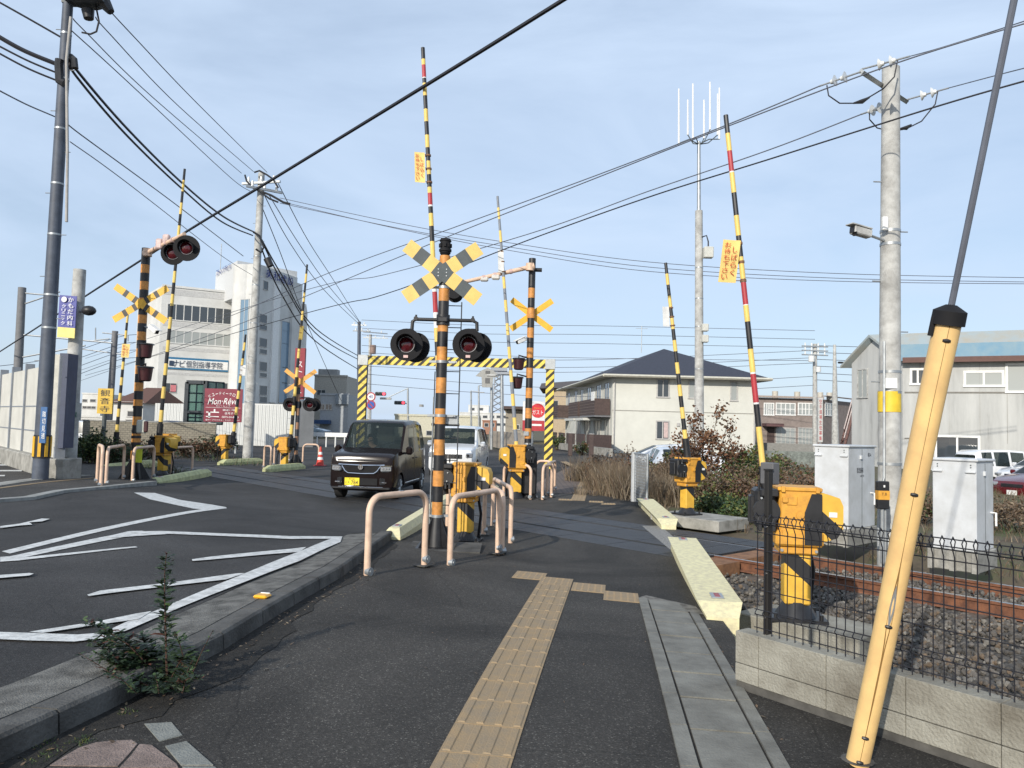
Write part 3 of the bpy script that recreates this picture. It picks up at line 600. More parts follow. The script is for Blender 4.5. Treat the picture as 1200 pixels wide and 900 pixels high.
# ---- nearest signal post
b0 = G(511, 642); Y0 = b0.y
def zat(u, v, Y): return at(u, v, Y).z
post = thing('crossing_signal_post', 'nearest orange and black banded signal post with large yellow grey X and red lamps', 'signal post', b0)
def W_(u, v, Y, root): return L2(root, at(u, v, Y))
base_skirt(post, 1.0)
zt = zat(520, 300, Y0)-b0.z
mb = MB(); z0 = .4; nb = 17; zs = [z0+(zt-z0)*i/nb for i in range(nb+1)]
for i in range(nb): mb.mi = 0 if i % 2 == 0 else 1; mb.cyl((0, 0, zs[i]), (0, 0, zs[i+1]), .072, .072, 18, cap=False)
mb.mi = 1; mb.cyl((0, 0, zt), (0, 0, zt+.02), .072, .02, 18); mb.mi = 0
pl = mk('post', mb, [ORG, BLK], post)
mb = MB()
for z in (.42, zat(515, 487, Y0)-b0.z, zat(516, 424, Y0)-b0.z, zat(518, 337, Y0)-b0.z): mb.cyl((0, 0, z-.018), (0, 0, z+.018), .078, .078, 18); mb.box((.12, .04, z), (.16, .05, .03)); mb.box((-.12, 0, z), (.1, .03, .03)); mb.cyl((.17, .0, z), (.17, .08, z), .012, n=8)
mkeach('pipe_clamp', mb, STL, post, 4)
# siren on top
sz = zt
mb = MB(); mb.cyl((0, 0, sz), (0, 0, sz+.04), .05, .075, 16); mb.cyl((0, 0, sz+.04), (0, 0, sz+.2), .07, .07, 18); mb.cyl((0, 0, sz+.06), (0, 0, sz+.09), .085, .085, 18); mb.cyl((0, 0, sz+.2), (0, 0, sz+.235), .082, .066, 18)
for a in range(8): q = a*math.pi/4; mb.box((.078*math.cos(q), .078*math.sin(q), sz+.14), (.02, .03, .05), rz=q)
mk('siren', mb, PLN, post)
cc = W_(518.5, 319.5, Y0-.085, post)
cs = cross_sign(post, cc, (1, .05, 0), .60, .195, math.radians(36), [YEL, DGR], [(0, .12), (.27, .43)], thick=.004)
mb = MB()
for x in (-.055, .055):
    for z in (-.045, 0, .045): mb.cyl(cc+Vector((x, -.016, z)), cc+Vector((x, -.004, z)), .008, n=8)
mkeach('bolt', mb, STL, cs)
zl = zat(513, 375, Y0)-b0.z; al = W_(486, 375, Y0, post); ar = W_(556, 375, Y0, post)
mb = MB(); yo = -.02
mb.tube([(al.x-.03, yo, zl-.14), (al.x-.025, yo, zl-.03), (al.x+.02, yo, zl), (0, yo, zl), (ar.x-.02, yo, zl), (ar.x+.035, yo, zl-.03), (ar.x+.04, yo, zl-.14)], .024, 12)
mb.cyl((0, 0, zl-.07), (0, 0, zl+.07), .09, .09, 16); mb.box((0, -.05, zl), (.15, .1, .09), bev=.02)
for x in (al.x+.02, ar.x-.02): mb.cyl((x, yo-.03, zl+.01), (x, yo+.03, zl+.01), .03, n=10); mb.cyl((x, yo, zl), (x, yo, zl+.06), .014, n=8)
mk('lamp_arm', mb, BLK, post)
for u in (476.5, 549):
    p = W_(u, 404, Y0-.12, post); lamp(post, p, (.05, -1, 0), r=.213)
    q = W_(u+10, 407, Y0+.16, post); lamp(post, q, (.35, 1, 0), r=.205)
    mk('arm_joint', MB().box(((p.x+q.x)/2, (p.y+q.y)/2, p.z+.18), (.09, .2, .09), bev=.02), BLK, post)
    mk('inspection_tag', MB().box((p.x+.0, p.y-.045, p.z-.16), (.06, .012, .035)), M('pink_white_tag', (.65, .45, .42), .5), post)
# ladder at the back
mb = MB(); zx0 = .42; xt = .235; ly = .13
tz = zat(530, 352, Y0)-b0.z
for x in (xt,): mb.tube([(x, ly, .35), (x, ly, tz)], .009, 6)
mb.tube([(-.1, ly, .35), (-.1, ly, zat(505, 487, Y0)-b0.z+.6)], .008, 6)
z = .55
while z < tz: mb.tube([(.06, ly, z), (xt, ly, z)], .007, 6); z += .3
mb.tube([(-.12, ly-.05, 1.63), (xt+.02, ly-.05, 1.63)], .018, 8)
mk('ladder', mb, M('dark_steel', (.06, .065, .07), .5, .4), post)
mk('cable_pipe', MB().tube([(-.1, .05, 0), (-.1, .05, 2.0)], .009, 6), STL, post)
mk('clamp_box', MB().box((.14, .09, zat(515, 487, Y0)-b0.z-.06), (.2, .06, .12), bev=.01), STL, post)
mb = MB(); mb.prism([(-.95, -.25), (.62, -.3), (.7, .75), (-.5, .8)], -.12, .022); 
pad = mk('concrete_pad', MB().box((.12, .02, .0), (.95, .8, .04)), KDARK, post)
# ---- barrier machines
def barrier(base, rz, label, arm_top, arm_root, s=1.0, side=-1, bands=None, flag=None, armr=(.032, .02), small=False, group=None, simple=False):
    """yellow machine on a pedestal, black crank box on one side, and the raised boom"""
    o = thing('barrier_machine', label, 'crossing barrier', base, rz, group)
    # foot and pedestal
    mb = MB(); mb.box((0, 0, .015), (.5*s, .42*s, .03)); mb.cyl((0, 0, .02), (0, 0, .16*s), .2*s, .11*s, 4 if False else 10)
    for sx in (-1, 1):
        for sy in (-1, 1): mb.cyl((sx*.2*s, sy*.16*s, .03), (sx*.2*s, sy*.16*s, .07), .016, n=8)
    mk('foot', mb, BLK, o)
    mb = MB(); z1 = .62*s; w = .115*s
    mb.mi = 0
    mb.box((0, 0, (.14*s+z1)/2), (w*2, w*1.8, z1-.14*s), bev=.012)
    pd = mk('pedestal', mb, DIAGM, o)
    mk('pedestal_head', MB().box((0, 0, z1+.02), (.34*s, .3*s, .07*s), bev=.012), YEL2, o)
    bz0 = z1+.06*s; bh = .52*s
    mb = MB(); mb.box((0, 0, bz0+bh/2), (.36*s, .38*s, bh), bev=.02); mb.box((0, -.0, bz0+.07), (.42*s, .4*s, .14*s), bev=.02)
    mb.box((0, 0, bz0+bh), (.39*s, .41*s, .035), bev=.008); mb.cyl((.0, -.2*s, bz0+bh*.55), (0, -.215*s, bz0+bh*.55), .035*s, n=12); mb.box((-.07*s, -.195*s, bz0+bh*.8), (.09*s, .012, .08*s), bev=.003)
    for x in (-.15, .15): mb.box((x*s, -.21*s, bz0+bh), (.03, .03, .05))
    hb = mk('machine_box', mb, YEL2, o)
    # motor housing leaning out on the other side, striped
    mb = MB(); q = -side
    prof = [(.18, .04), (.33, .09), (.38, .18), (.38, .38), (.35, .45), (.18, .5)]
    P = [(q*x*s, bz0+z*s) for x, z in prof]
    mb.extr(P, lambda v: Vector((v.x, v.y-.17*s, v.z)), .34*s)
    mk('motor_housing', mb, DIAGM, o)
    mk('front_stripe', MB().add([(side*-.04*s, -.2025*s, bz0+.02), (q*.19*s, -.2025*s, bz0+.02), (q*.19*s, -.2025*s, bz0+bh*.93), (q*.1*s, -.2025*s, bz0+bh*.93), (q*.04*s, -.2025*s, bz0+bh*.6)], [(0, 1, 2, 3, 4)]), BLK, o, fix=False)
    # crank mechanism
    mb = MB(); cx = side*.29*s; zz = bz0+.33*s
    mb.box((cx, 0, zz), (.2*s, .3*s, .36*s), bev=.025); mb.cyl((cx, -.15*s, zz-.02), (cx, -.2*s, zz-.02), .12*s, n=20); mb.box((cx-side*.02*s, -.19*s, zz+.15*s), (.16*s, .08*s, .07*s), bev=.01)
    for i in range(3): mb.box((cx+side*(.06-.06*i)*s, -.17*s, zz-.15*s), (.035*s, .1*s, .1*s), bev=.006)
    mb.cyl((cx-side*.03*s, -.1*s, zz+.2*s), (cx-side*.03*s, -.1*s, zz+.26*s), .012*s, n=8); mb.cyl((cx+side*.06*s, -.12*s, zz+.17*s), (cx+side*.06*s, -.12*s, zz+.25*s), .012*s, n=8)
    mb.cyl((side*.12*s, 0, zz), (cx, 0, zz), .05*s, n=12)
    mb.box((cx+side*.11*s, 0, zz-.02*s), (.05*s, .16*s, .26*s), bev=.01)
    mk('crank_box', mb, BLK, o)
    mb = MB()
    for x, z in ((.03, .05), (-.05, .1), (.02, -.08)): mb.cyl((cx+x*s, -.2*s, zz+z*s), (cx+x*s, -.225*s, zz+z*s), .01*s, n=8)
    mkeach('bolt_head', mb, STL, o)
    lx = q*.29*s; mk('label_plate', MB().box((lx, -.176*s, bz0+.3*s), (.07*s, .006, .045*s)), WHT, o)
    mk('drain_conduit', MB().tube([(q*.14*s, .2*s, bz0+.05), (q*.2*s, .22*s, .4*s), (q*.16*s, .24*s, .0)], .022*s, 8), PLN, o)
    for zb_ in (.12, .42): mk('hinge', MB().box((side*.13*s, -.2*s, bz0+zb_*s), (.05*s, .03, .05*s), bev=.005), YEL2, hb)
    for xx in (-.15, .15): mk('head_bolt', MB().cyl((xx*s, -.15*s, z1+.02), (xx*s, -.17*s, z1+.02), .014*s, n=8), STL, o)
    a = L2(o, arm_root); b = L2(o, arm_top)
    mb = MB(); bands = bands or even(15); d = (b-a).normalized()
    banded(mb, a, b, armr[0], armr[1], bands, 10)
    ar = mk('boom', mb, [YEL3, BLK, RED, WHT, M('worn_band_grey', (.2, .22, .25), .5)], o)
    mk('boom_socket', MB().cyl(a-d*.25*s, a+d*.3*s, armr[0]*1.5, armr[0]*1.4, 12), BLK, o)
    if flag:
        c, w, h, txt, fcol, tcol, lean = flag; c = L2(o, c); R = o.rotation_euler.z
        ex = rot(-R)@Vector((1, .15, 0)).normalized(); ez = (Vector((0, 0, 1))+ex*lean).normalized()
        P = []; n = 6
        fb = MB()
        for i in range(n+1):
            for k in (0, 1):
                bend = .03*w*math.sin(i/n*3)
                P += [c+ex*(w*(i/n-.5))+ez*(h*(k-.5))+rot(-R)@Vector((0, bend, 0))]
        vs = P+[p+rot(-R)@Vector((0, .003, 0)) for p in P]; m = len(P)
        fs = []
        for i in range(n): fs += [(2*i, 2*i+2, 2*i+3, 2*i+1), (m+2*i+1, m+2*i+3, m+2*i+2, m+2*i)]
        fs += [(0, 1, m+1, m), (2*n+1, 2*n, m+2*n, m+2*n+1)]
        for i in range(n): fs += [(2*i, m+2*i, m+2*i+2, 2*i+2), (2*i+1, 2*i+3, m+2*i+3, m+2*i+1)]
        fb.add(vs, fs); fl = mk('warning_flag', fb, fcol, o, smooth=60)
        if txt:
            tb = MB(); off = rot(-R)@Vector((0, -.012*1, 0)); n2 = len(txt)
            for i, line in enumerate(txt):
                xx = w*(.5-(i+.5)/n2)*.86; write_down(tb, line, c+ex*xx+off-ez*(0 if i else 0), ex, ez, w/n2*.85, h*(.9 if i else .72))
            mk('flag_text', tb, tcol, fl, smooth=0, fix=False)
        tb = MB()
        for k in (-.45, 0, .45):
            p = c+ex*w*.5+ez*h*k; f = (p-a).dot(d); q_ = a+d*f; tb.tube([p, q_], .004, 5); tb.cyl(q_-d*.012, q_+d*.012, armr[0]*1.08, n=10)
        mkeach('tie', tb, M('tie_brown', (.2, .1, .05), .7), o, 2)
    return o
Yb, K_, R_, W0, GY = 0, 1, 2, 3, 4
# nearest right barrier, bands measured from the bottom of the boom
def from_px(px, vr, vt):
    return [(min(1, (vr-v)/(vr-vt)), m) for v, m in px]
rb = G(932, 724, lambda x, y: -.22)
kerbpad = thing('machine_plinth', 'weathered concrete plinth under the barrier machine behind the mesh fence', 'plinth', (rb.x, rb.y, -.22), HD((0, 0), TD))
mk('plinth', MB().box((.12, .05, -.2), (1.15, .62, .4), bev=.01), CONW, kerbpad)
px = [(545, K_), (500, Yb), (474, K_), (472, W0), (439, R_), (437, W0), (412, Yb), (377, K_), (344, Yb), (333, K_), (331, W0), (306, R_), (304, Yb), (279, Yb), (254, K_), (227, Yb), (203, K_), (180, K_), (203, Yb)]
px = [(547, K_), (500, Yb), (443, Yb)]
ylist = [(543, K_), (513, Yb), (477, K_), (474.5, W0), (445, R_), (443, W0), (413, Yb), (377, K_), (362, Yb), (330, Yb), (333, K_)]
arm = from_px([(548, K_), (502, Yb), (474.5, K_), (472.5, W0), (440.5, R_), (438.5, W0), (412, Yb), (380, K_), (359, Yb), (332.5, K_), (331.5, W0), (309, R_), (307, W0), (305, K_), (302, Yb), (279, Yb), (254, K_), (229, Yb), (203.5, Yb), (180, K_)], 575, 135)
# read off the photograph: 135-157 black, 157-178 yellow, 178-203 red, 203-228 yellow, 228-255 black, 255-279 yellow, 279-304 black, 304-330 yellow, 330-333 black, 333-360 red, 360-379 yellow, 379-412 black ...
arm = from_px([(547, K_), (502, Yb), (476, K_), (474, W0), (441, R_), (439, W0), (412, Yb), (380, K_), (361, Yb), (360, W0), (334, R_), (332, W0), (330, K_), (304, Yb), (279, K_), (255, Yb), (228, K_), (204, Yb), (202.5, W0), (178, R_), (157, Yb), (135, K_)], 585, 135)
barrier(rb, math.radians(-10), 'barrier machine behind the mesh fence, red banded boom with a yellow flag', at(850.5, 135, rb.y-.05), at(898, 585, rb.y-.05), .98, bands=arm, armr=(.027, .022),
        flag=(at(855, 306, rb.y-.1), .17, .40, ['しばらく', 'お待ち下さい'], M('flag_yellow', (.85, .62, .2), .6), M('flag_red_text', (.5, .04, .02), .6), .12))
bb = G(545, 634)
arm = from_px([(470, K_), (452, Yb), (436, K_), (420, Yb), (404, K_), (388, Yb), (370, W0), (346, R_), (338, W0), (322, K_), (306, Yb), (287, Yb), (269, K_), (254, Yb), (246, K_), (244, W0), (230, R_), (223, Yb), (208, K_), (192, Yb), (176, K_), (161, Yb), (145, K_), (130, Yb), (114, K_), (99, Yb), (93, K_), (92, W0), (77, R_), (70, Yb), (56, K_)], 560, 56)
barrier(bb, math.radians(-8), 'barrier machine right behind the nearest signal post, tall boom with small yellow flag', at(495.5, 56, bb.y), at(520, 560, bb.y), .93, bands=arm, armr=(.042, .03),
        flag=(at(492, 196, bb.y-.08), .15, .45, ['しばらく', 'お待ち下さい'], MATS['flag_yellow'], MATS['flag_red_text'], -.05))
rg = G(604, 584)
barrier(rg, math.radians(8), 'barrier machine beside the far signal post, low yellow and black striped box', at(583, 230, rg.y), at(607, 545, rg.y), 1.05, side=1, bands=even(23, 0, 4), armr=(.05, .03),
        flag=(at(587, 306, rg.y-.05), .14, .55, None, M('flag_white', (.7, .7, .68), .6), RED, -.05))
r2 = G(805, 603, lambda x, y: -.12)
pl2 = thing('machine_plinth', 'grey concrete plinth under the barrier machine among the bushes', 'plinth', (r2.x, r2.y, -.12), HD((0, 0), TD)); mk('plinth', MB().box((.2, .1, -.1), (1.5, 1.0, .2), bev=.01), CON, pl2)
o = barrier(r2, math.radians(28), 'barrier machine on a plinth before the red leaved bush, boom with white flag', at(780, 308, r2.y), at(805, 530, r2.y), .88, side=-1, bands=even(17), armr=(.045, .03),
        flag=(at(780.5, 371, r2.y-.05), .13, .38, None, MATS['flag_white'], RED, -.05))
lg = G(190, 557)
barrier(lg, math.radians(-15), 'barrier machine beside the left arm signal, its boom rising behind the arm lamps', at(216.5, 198, lg.y), at(187, 508, lg.y), .95, side=-1, bands=even(23), armr=(.06, .035))
l2 = G(133, 554)
barrier((l2.x, l2.y+3.5, -.25), math.radians(160), 'barrier machine seen behind the left hoops, thin boom with a small yellow panel', at(150.5, 360, l2.y+3.5), at(136, 516, l2.y+3.5), .95, side=1, bands=even(17), armr=(.06, .035),
        flag=(at(147, 411, l2.y+3.4), .25, .46, ['しばらく', 'お待ち下'], MATS['flag_yellow'], MATS['flag_red_text'], .05))
l3 = G(263, 542)
barrier(l3, math.radians(165), 'barrier machine near the pale utility pole, boom crossing the maroon signboard', at(288, 392, l3.y), at(273, 515, l3.y), .9, side=-1, bands=even(13), armr=(.07, .04),
        flag=(at(284.5, 434, l3.y-.05), .2, .42, None, MATS['flag_white'], RED, .05))
l4 = G(333, 549)
barrier(l4, math.radians(165), 'barrier machine left of the far lamp post, boom rising past the red banner', at(360, 310, l4.y), at(340, 520, l4.y), .92, side=-1, bands=even(19), armr=(.065, .035),
        flag=(at(353, 390, l4.y-.05), .14, .5, None, M('flag_dull_yellow', (.4, .3, .06), .6), RED, .08))
# ---- hoops
def hoop(a, b, h, label):
    o = thing('guard_hoop', label, 'guard hoop', ((a.x+b.x)/2, (a.y+b.y)/2, (a.z+b.z)/2), HD(a, b), 'beige tubular guard hoops'); w = (Vector((a.x, a.y))-Vector((b.x, b.y))).length/2; r = min(.16, w*.85); P = [(-w, 0, -.03), (-w, 0, h-r)]
    P += [(-w+r-r*math.cos(t), 0, h-r+r*math.sin(t)) for t in [math.pi/2*i/7 for i in range(1, 8)]]
    P += [(w-r+r*math.sin(t), 0, h-r+r*math.cos(t)) for t in [math.pi/2*i/7 for i in range(0, 8)]]+[(w, 0, -.03)]
    mk('tube', MB().tube(P, .034, 14), HOOP, o)
    mb = MB()
    for x in (-w, w): mb.cyl((x, -.0, .07), (x, -.05, .07), .042, n=14); mb.cyl((x, -.05, .07), (x, -.058, .07), .018, n=8)
    mkeach('anchor_cap', mb, STL, o, 2)
    mb = MB()
    for x in (-w, w): mb.box((x, 0, .004), (.2, .16, .008))
    mkeach('mortar_patch', mb, KDARK, o)
    mk('height_sticker', MB().box((.03, 0, h+.0345), (.07, .03, .002)), STL, o)
    return o
hp = [((430, 675), (497, 665), .8, 'beige guard hoop nearest the camera, left of the signal post foot'), ((527, 663), (583, 651), .8, 'beige guard hoop just right of the nearest signal post foot'),
 ((588, 650), (567, 628), .8, 'beige guard hoop seen nearly edge on, right of the nearest barrier machine'), ((598, 637), (577, 617), .8, 'beige guard hoop behind the edge on hoop by the nearest barrier machine'), ((550, 623), (524, 617), .8, 'beige guard hoop half hidden behind the nearest barrier pedestal'),
 ((590, 583), (621.5, 585.5), .8, 'beige guard hoop in front of the far signal post foot'), ((627, 575), (647, 576), .8, 'beige guard hoop at the foot of the striped portal leg, farthest back'), ((635.5, 586), (646, 583), .8, 'narrow beige guard hoop in front of the portal leg'), ((641, 581), (650, 575), .8, 'edge on beige guard hoop right of the portal leg'),
 ((113.5, 567), (118, 571.5), .82, 'edge on beige guard hoop, leftmost by the left kerb'), ((124, 568), (144, 563), .8, 'beige guard hoop left of the left arm signal foot'), ((155, 565), (179, 562), .8, 'beige guard hoop partly behind the left arm signal foot'), ((201, 556), (225, 553), .8, 'beige guard hoop right of the left arm signal barrier'),
 ((309, 549), (317, 550.5), .8, 'edge on beige guard hoop, leftmost of the far group'), ((321, 546), (329, 547), .8, 'narrow beige guard hoop second in the far group'), ((338, 541), (345, 540), .8, 'beige guard hoop behind the far barrier machine'), ((354.5, 544.5), (373, 545), .8, 'beige guard hoop next to the traffic cone')]
for a, b, h, l in hp:
    f = (lambda x, y: gz(x, y)+.09) if a[0] < 185 else gz
    hoop(G(*a, f), G(*b, f), h, l)
# ---- second (right, far) signal post with overhanging arm
def post_common(o, zt, r, nb, z0=.4, s=1.0):
    base_skirt(o, s); mb = MB()
    for i in range(nb):
        za = z0*s+(zt-z0*s)*i/nb; zb = z0*s+(zt-z0*s)*(i+1)/nb; mb.mi = 0 if i % 2 == 0 else 1
        if i >= nb-2: mb.mi = 1
        mb.cyl((0, 0, za), (0, 0, zb), r, r, 16, cap=i == nb-1)
    mb.mi = 0; return mk('post', mb, [ORG, BLK], o)
sb = G(617, 583); Ys = sb.y
o = thing('arm_signal_post', 'orange and black signal post with a beige arm reaching left, beyond the rails', 'signal post', sb)
zt = zat(625, 303, Ys)-sb.z; post_common(o, zt, .085, 22, s=1.1)
aend = W_(546, 330, Ys-.3, o); a0 = W_(621, 313, Ys-.12, o)
def sign_arm(o, a0, aend, mat=HOOP):
    d = (aend-a0).normalized(); mb = MB(); mb.cyl(a0, aend, .055, .045, 14); mb.cyl(aend, aend+d*.04, .05, n=12)
    am = mk('arm', mb, mat, o); L_ = (aend-a0).length
    mb = MB()
    for f in (.3, .55, .72): p = a0+d*L_*f; mb.cyl(p-d*.03, p+d*.03, .062, n=12)
    mkeach('arm_clamp', mb, M('pale_pink_fitting', (.6, .42, .38), .5, var=.2), am)
    mb = MB(); mb.cyl(a0-d*.1, a0+d*.06, .09, n=16); mb.cyl(a0-Vector((0, 0, .09)), a0+Vector((0, 0, .09)), .1, n=16); mk('arm_flange', mb, mat if mat != HOOP or True else BLK, am); return am
sign_arm(o, a0, aend)
mb = MB()
for u, v in ((567.5, 327), (581, 325)): p = W_(u, v, Ys-.25, o); mb.box(p, (.2, .12, .12), bev=.03)
mkeach('arm_lamp', mb, M('milky_lamp', (.62, .6, .56), .4), o)
mk('flange_bolt', MB().cyl((0, 0, zt-.28), (.24, 0, zt-.28), .05, n=12), BLK, o)
p = W_(533, 344, Ys-.3, o); q = W_(545, 330, Ys-.3, o)
lamp(o, p+Vector((0, .1, 0)), (-.1, 1, 0), r=.2); lamp(o, p+Vector((.03, -.15, 0)), (.2, 1, 0), r=.2)
mk('lamp_bracket', MB().tube([q, p+Vector((.05, 0, .18))], .03), BLK, o)
mk('lamp_back_plate', MB().cyl(p+Vector((0, -.28, 0)), p+Vector((0, -.2, 0)), .17, .2, 18), PLN, o)
c = W_(623, 369, Ys+.1, o); cross_sign(o, c, (1, 0, 0), .62, .15, math.radians(36), [YEL4, YEL4], None)
mk('sign_bands', MB().cyl((0, 0, c.z-.1), (0, 0, c.z+.1), .095, n=16), ORG, o)
for v in (423, 446):
    p = W_(608 if v == 423 else 606, v-2 if v == 423 else v-3, Ys-.1, o); bell_lamp(o, p, .14, .24, arm_to=(0, -.02, p.z+.03))
def cctv(o, p, d, s=1.0, mat=WHT):
    d = Vector(d).normalized(); p = Vector(p); R = d.to_track_quat('X', 'Z').to_matrix(); mb = MB(); mb.box(p, (.3*s, .12*s, .11*s), R=R, bev=.015); mb.box(p+R@Vector((.04*s, 0, .065*s)), (.34*s, .14*s, .015*s), R=R); c = mk('camera_box', mb, mat, o); mk('camera_window', MB().box(p+R@Vector((.15*s, 0, 0)), (.01, .09*s, .08*s), R=R), BLK, c); return c
p = W_(611, 399, Ys-.2, o); cctv(o, p, (-.8, -.5, -.45), .9); mk('camera_arm', MB().tube([p+Vector((.05, .05, .05)), (0, 0, p.z+.12)], .02), STL, o)
mb = MB()
for v in (560, 545, 520): z = zat(618, v, Ys)-sb.z; mb.cyl((0, 0, z-.02), (0, 0, z+.02), .095, n=14)
mb.box((-.05, -.1, zat(617, 508, Ys)-sb.z), (.12, .04, .1)); mkeach('steel_band', mb, STL, o)
mk('control_box', MB().box((.05, -.12, .6), (.36, .2, 1.0), bev=.02), BLK, o)
# ---- left arm signal post
lb = G(157, 563, lambda x, y: gz(x, y)+.09); Yl = lb.y
o = thing('arm_signal_post', 'orange and black signal post with black striped X, left side of the road', 'signal post', lb)
zt = zat(170, 291, Yl)-lb.z; pp = post_common(o, zt, .1, 25, s=1.25)
a0 = W_(173, 296, Yl-.15, o); aend = W_(215, 275, Yl-1.2, o); sign_arm(o, a0, aend)
mb = MB()
for u, v in ((187, 286), (195, 281)): p = W_(u, v, Yl-.6, o); mb.box(p, (.16, .12, .25), bev=.03)
mkeach('arm_lamp', mb, M('pink_white_bracket', (.6, .45, .42), .5, var=.3), o)
p = W_(219, 291, Yl-1.2, o); lamp(o, p, (.15, -1, -.05), r=.29, lensr=.13); p2 = W_(203, 297, Yl-.7, o); lamp(o, p2, (.15, -1, -.05), r=.27, lensr=.13)
mk('lamp_bracket', MB().tube([aend, p+Vector((0, .12, .22))], .035), BLK, o)
c = W_(165, 356, Yl-.13, o); cross_sign(o, c, (1, .02, 0), .74, .165, math.radians(33), [YEL4, BLK], [(.12, .21), (.38, .48)])
p = W_(180, 386, Yl-.2, o); cctv(o, p, (.75, -.4, -.45), 1.0); mk('camera_arm', MB().tube([p, (0, 0, p.z+.1)], .02), STL, o)
for v in (404, 431):
    p = W_(170.5, v, Yl-.15, o); bell_lamp(o, p, .17, .3, arm_to=(0, -.05, p.z+.03))
mb = MB()
for v in (545, 520, 512, 505, 477): z = zat(160, v, Yl)-lb.z; mb.cyl((0, 0, z-.03), (0, 0, z+.03), .112, n=14)
mkeach('black_clamp', mb, BLK, o)
mk('yellow_plate', MB().box(W_(163, 532, Yl-.13, o), (.14, .03, .4)), M('lime_plate', (.5, .55, .03), .5), o)
mk('pale_lamp', MB().box(W_(166, 500, Yl-.13, o), (.22, .12, .32), bev=.03), M('pale_box', (.45, .47, .42), .5), o); mk('pale_lamp_red', MB().box(W_(171, 500, Yl-.2, o), (.1, .06, .26), bev=.02), LENSD, o)
# ---- far left lamp post with two lamps
fb = G(346, 549); Yf = fb.y
o = thing('crossing_signal_post', 'slim banded signal post with orange X and two lamps in front of the white building', 'signal post', fb)
zt = zat(352, 446, Yf)-fb.z; base_skirt(o, 1.2); mb = MB()
for i in range(11): mb.mi = i % 2; mb.cyl((0, 0, .4+(zt-.4)*i/11), (0, 0, .4+(zt-.4)*(i+1)/11), .07, .07, 12, cap=i == 10)
mb.mi = 0; mk('post', mb, [M('dull_orange_band', (.4, .22, .13), .6), M('grey_black_band', (.04, .045, .055), .6)], o)
c = W_(352, 447, Yf-.12, o); cross_sign(o, c, (1, 0, 0), .68, .15, math.radians(36), [M('orange_sign', (.72, .36, .07), .5), BLK], None)
zl = zat(351, 466, Yf)-fb.z; pl_ = W_(340, 474, Yf-.1, o); pr_ = W_(363, 474, Yf-.1, o)
mk('lamp_arm', MB().tube([(pl_.x, 0, zl-.1), (pl_.x+.05, 0, zl), (pr_.x-.05, 0, zl), (pr_.x, 0, zl-.1)], .03), BLK, o)
for p in (pl_, pr_): lamp(o, p, (.1, -1, 0), r=.25, lensr=.11); lamp(o, p+Vector((.12, .2, .0)), (.2, 1, 0), r=.24, lensr=.11)
mb = MB(); mb.tube([(-.15, .1, .4), (-.15, .1, zl)], .012); mb.tube([(-.4, .1, .4), (-.4, .1, zl)], .012)
for i in range(7): mb.tube([(-.4, .1, .6+i*.4), (-.15, .1, .6+i*.4)], .012)
mk('ladder', mb, STL, o)
# ---- height limit portal
pY = G(642, 549.5).y; pr = at(642, 549.5, pY); plft = at(421, 548, pY+.3)
o = thing('height_limit_portal', 'yellow and black striped height limit frame spanning the road beyond the rails', 'height limit frame', ((pr.x+plft.x)/2, (pr.y+plft.y)/2, -.25), HD(plft, pr))
Lp = Vector((pr.x-plft.x, pr.y-plft.y)).length/2; zt = zat(642, 432, pY)+.25; ztb = zat(642, 421.5, pY)+.25
for s in (-1, 1):
    lg_ = mk('leg', MB().box((s*Lp, 0, zt/2), (.34, .05, zt)), DIAG, o); mk('leg_core', MB().box((s*Lp+.03, .1, zt/2), (.3, .14, zt)), M('portal_core_brown', (.07, .05, .03), .6), lg_)
    mk('corner_box', MB().box((s*(Lp+.0), .05, (zt+ztb)/2), (.42, .24, ztb-zt+.06), bev=.01), M('corner_zinc', (.45, .47, .47), .5, .2), o)
bm_ = mk('beam', MB().box((0, 0, (zt+ztb)/2), (Lp*2-.42, .05, ztb-zt)), DIAG, o); mk('beam_core', MB().box((0, .1, (zt+ztb)/2), (Lp*2-.42, .14, ztb-zt-.02)), MATS['portal_core_brown'], bm_)
# ---- traffic cone, reflector stud
c = G(375, 546); o = thing('traffic_cone', 'red traffic cone with white bands beside a far guard hoop', 'traffic cone', c)
mk('base', MB().box((0, 0, .02), (.4, .4, .04), bev=.01), RED, o); mb = MB(); z = .04
for i, (h, mi) in enumerate(((.2, 0), (.1, 1), (.1, 0), (.1, 1), (.2, 0))): r0 = .15-.12*(z-.04)/.7; r1 = .15-.12*(z+h-.04)/.7; mb.mi = mi; mb.cyl((0, 0, z), (0, 0, z+h), r0, r1, 16, cap=i == 4); z += h
mb.mi = 0; mk('cone', mb, [M('cone_red', (.6, .05, .03), .5), WHT], o)
s = G(312, 700, lambda x, y: gz(x, y)+.12); o = thing('reflector_stud', 'small amber reflector stud glued on top of the near kerb', 'reflector', (s.x-.03, s.y, gz(s.x, s.y)+.117), math.radians(80))
mk('stud', MB().box((0, 0, .012), (.1, .11, .026), bev=.012), M('amber_reflector', (.85, .42, .01), .3, coat=.5), o); mk('pale_edge', MB().box((.046, 0, .016), (.02, .08, .026), bev=.006), WHT, o)
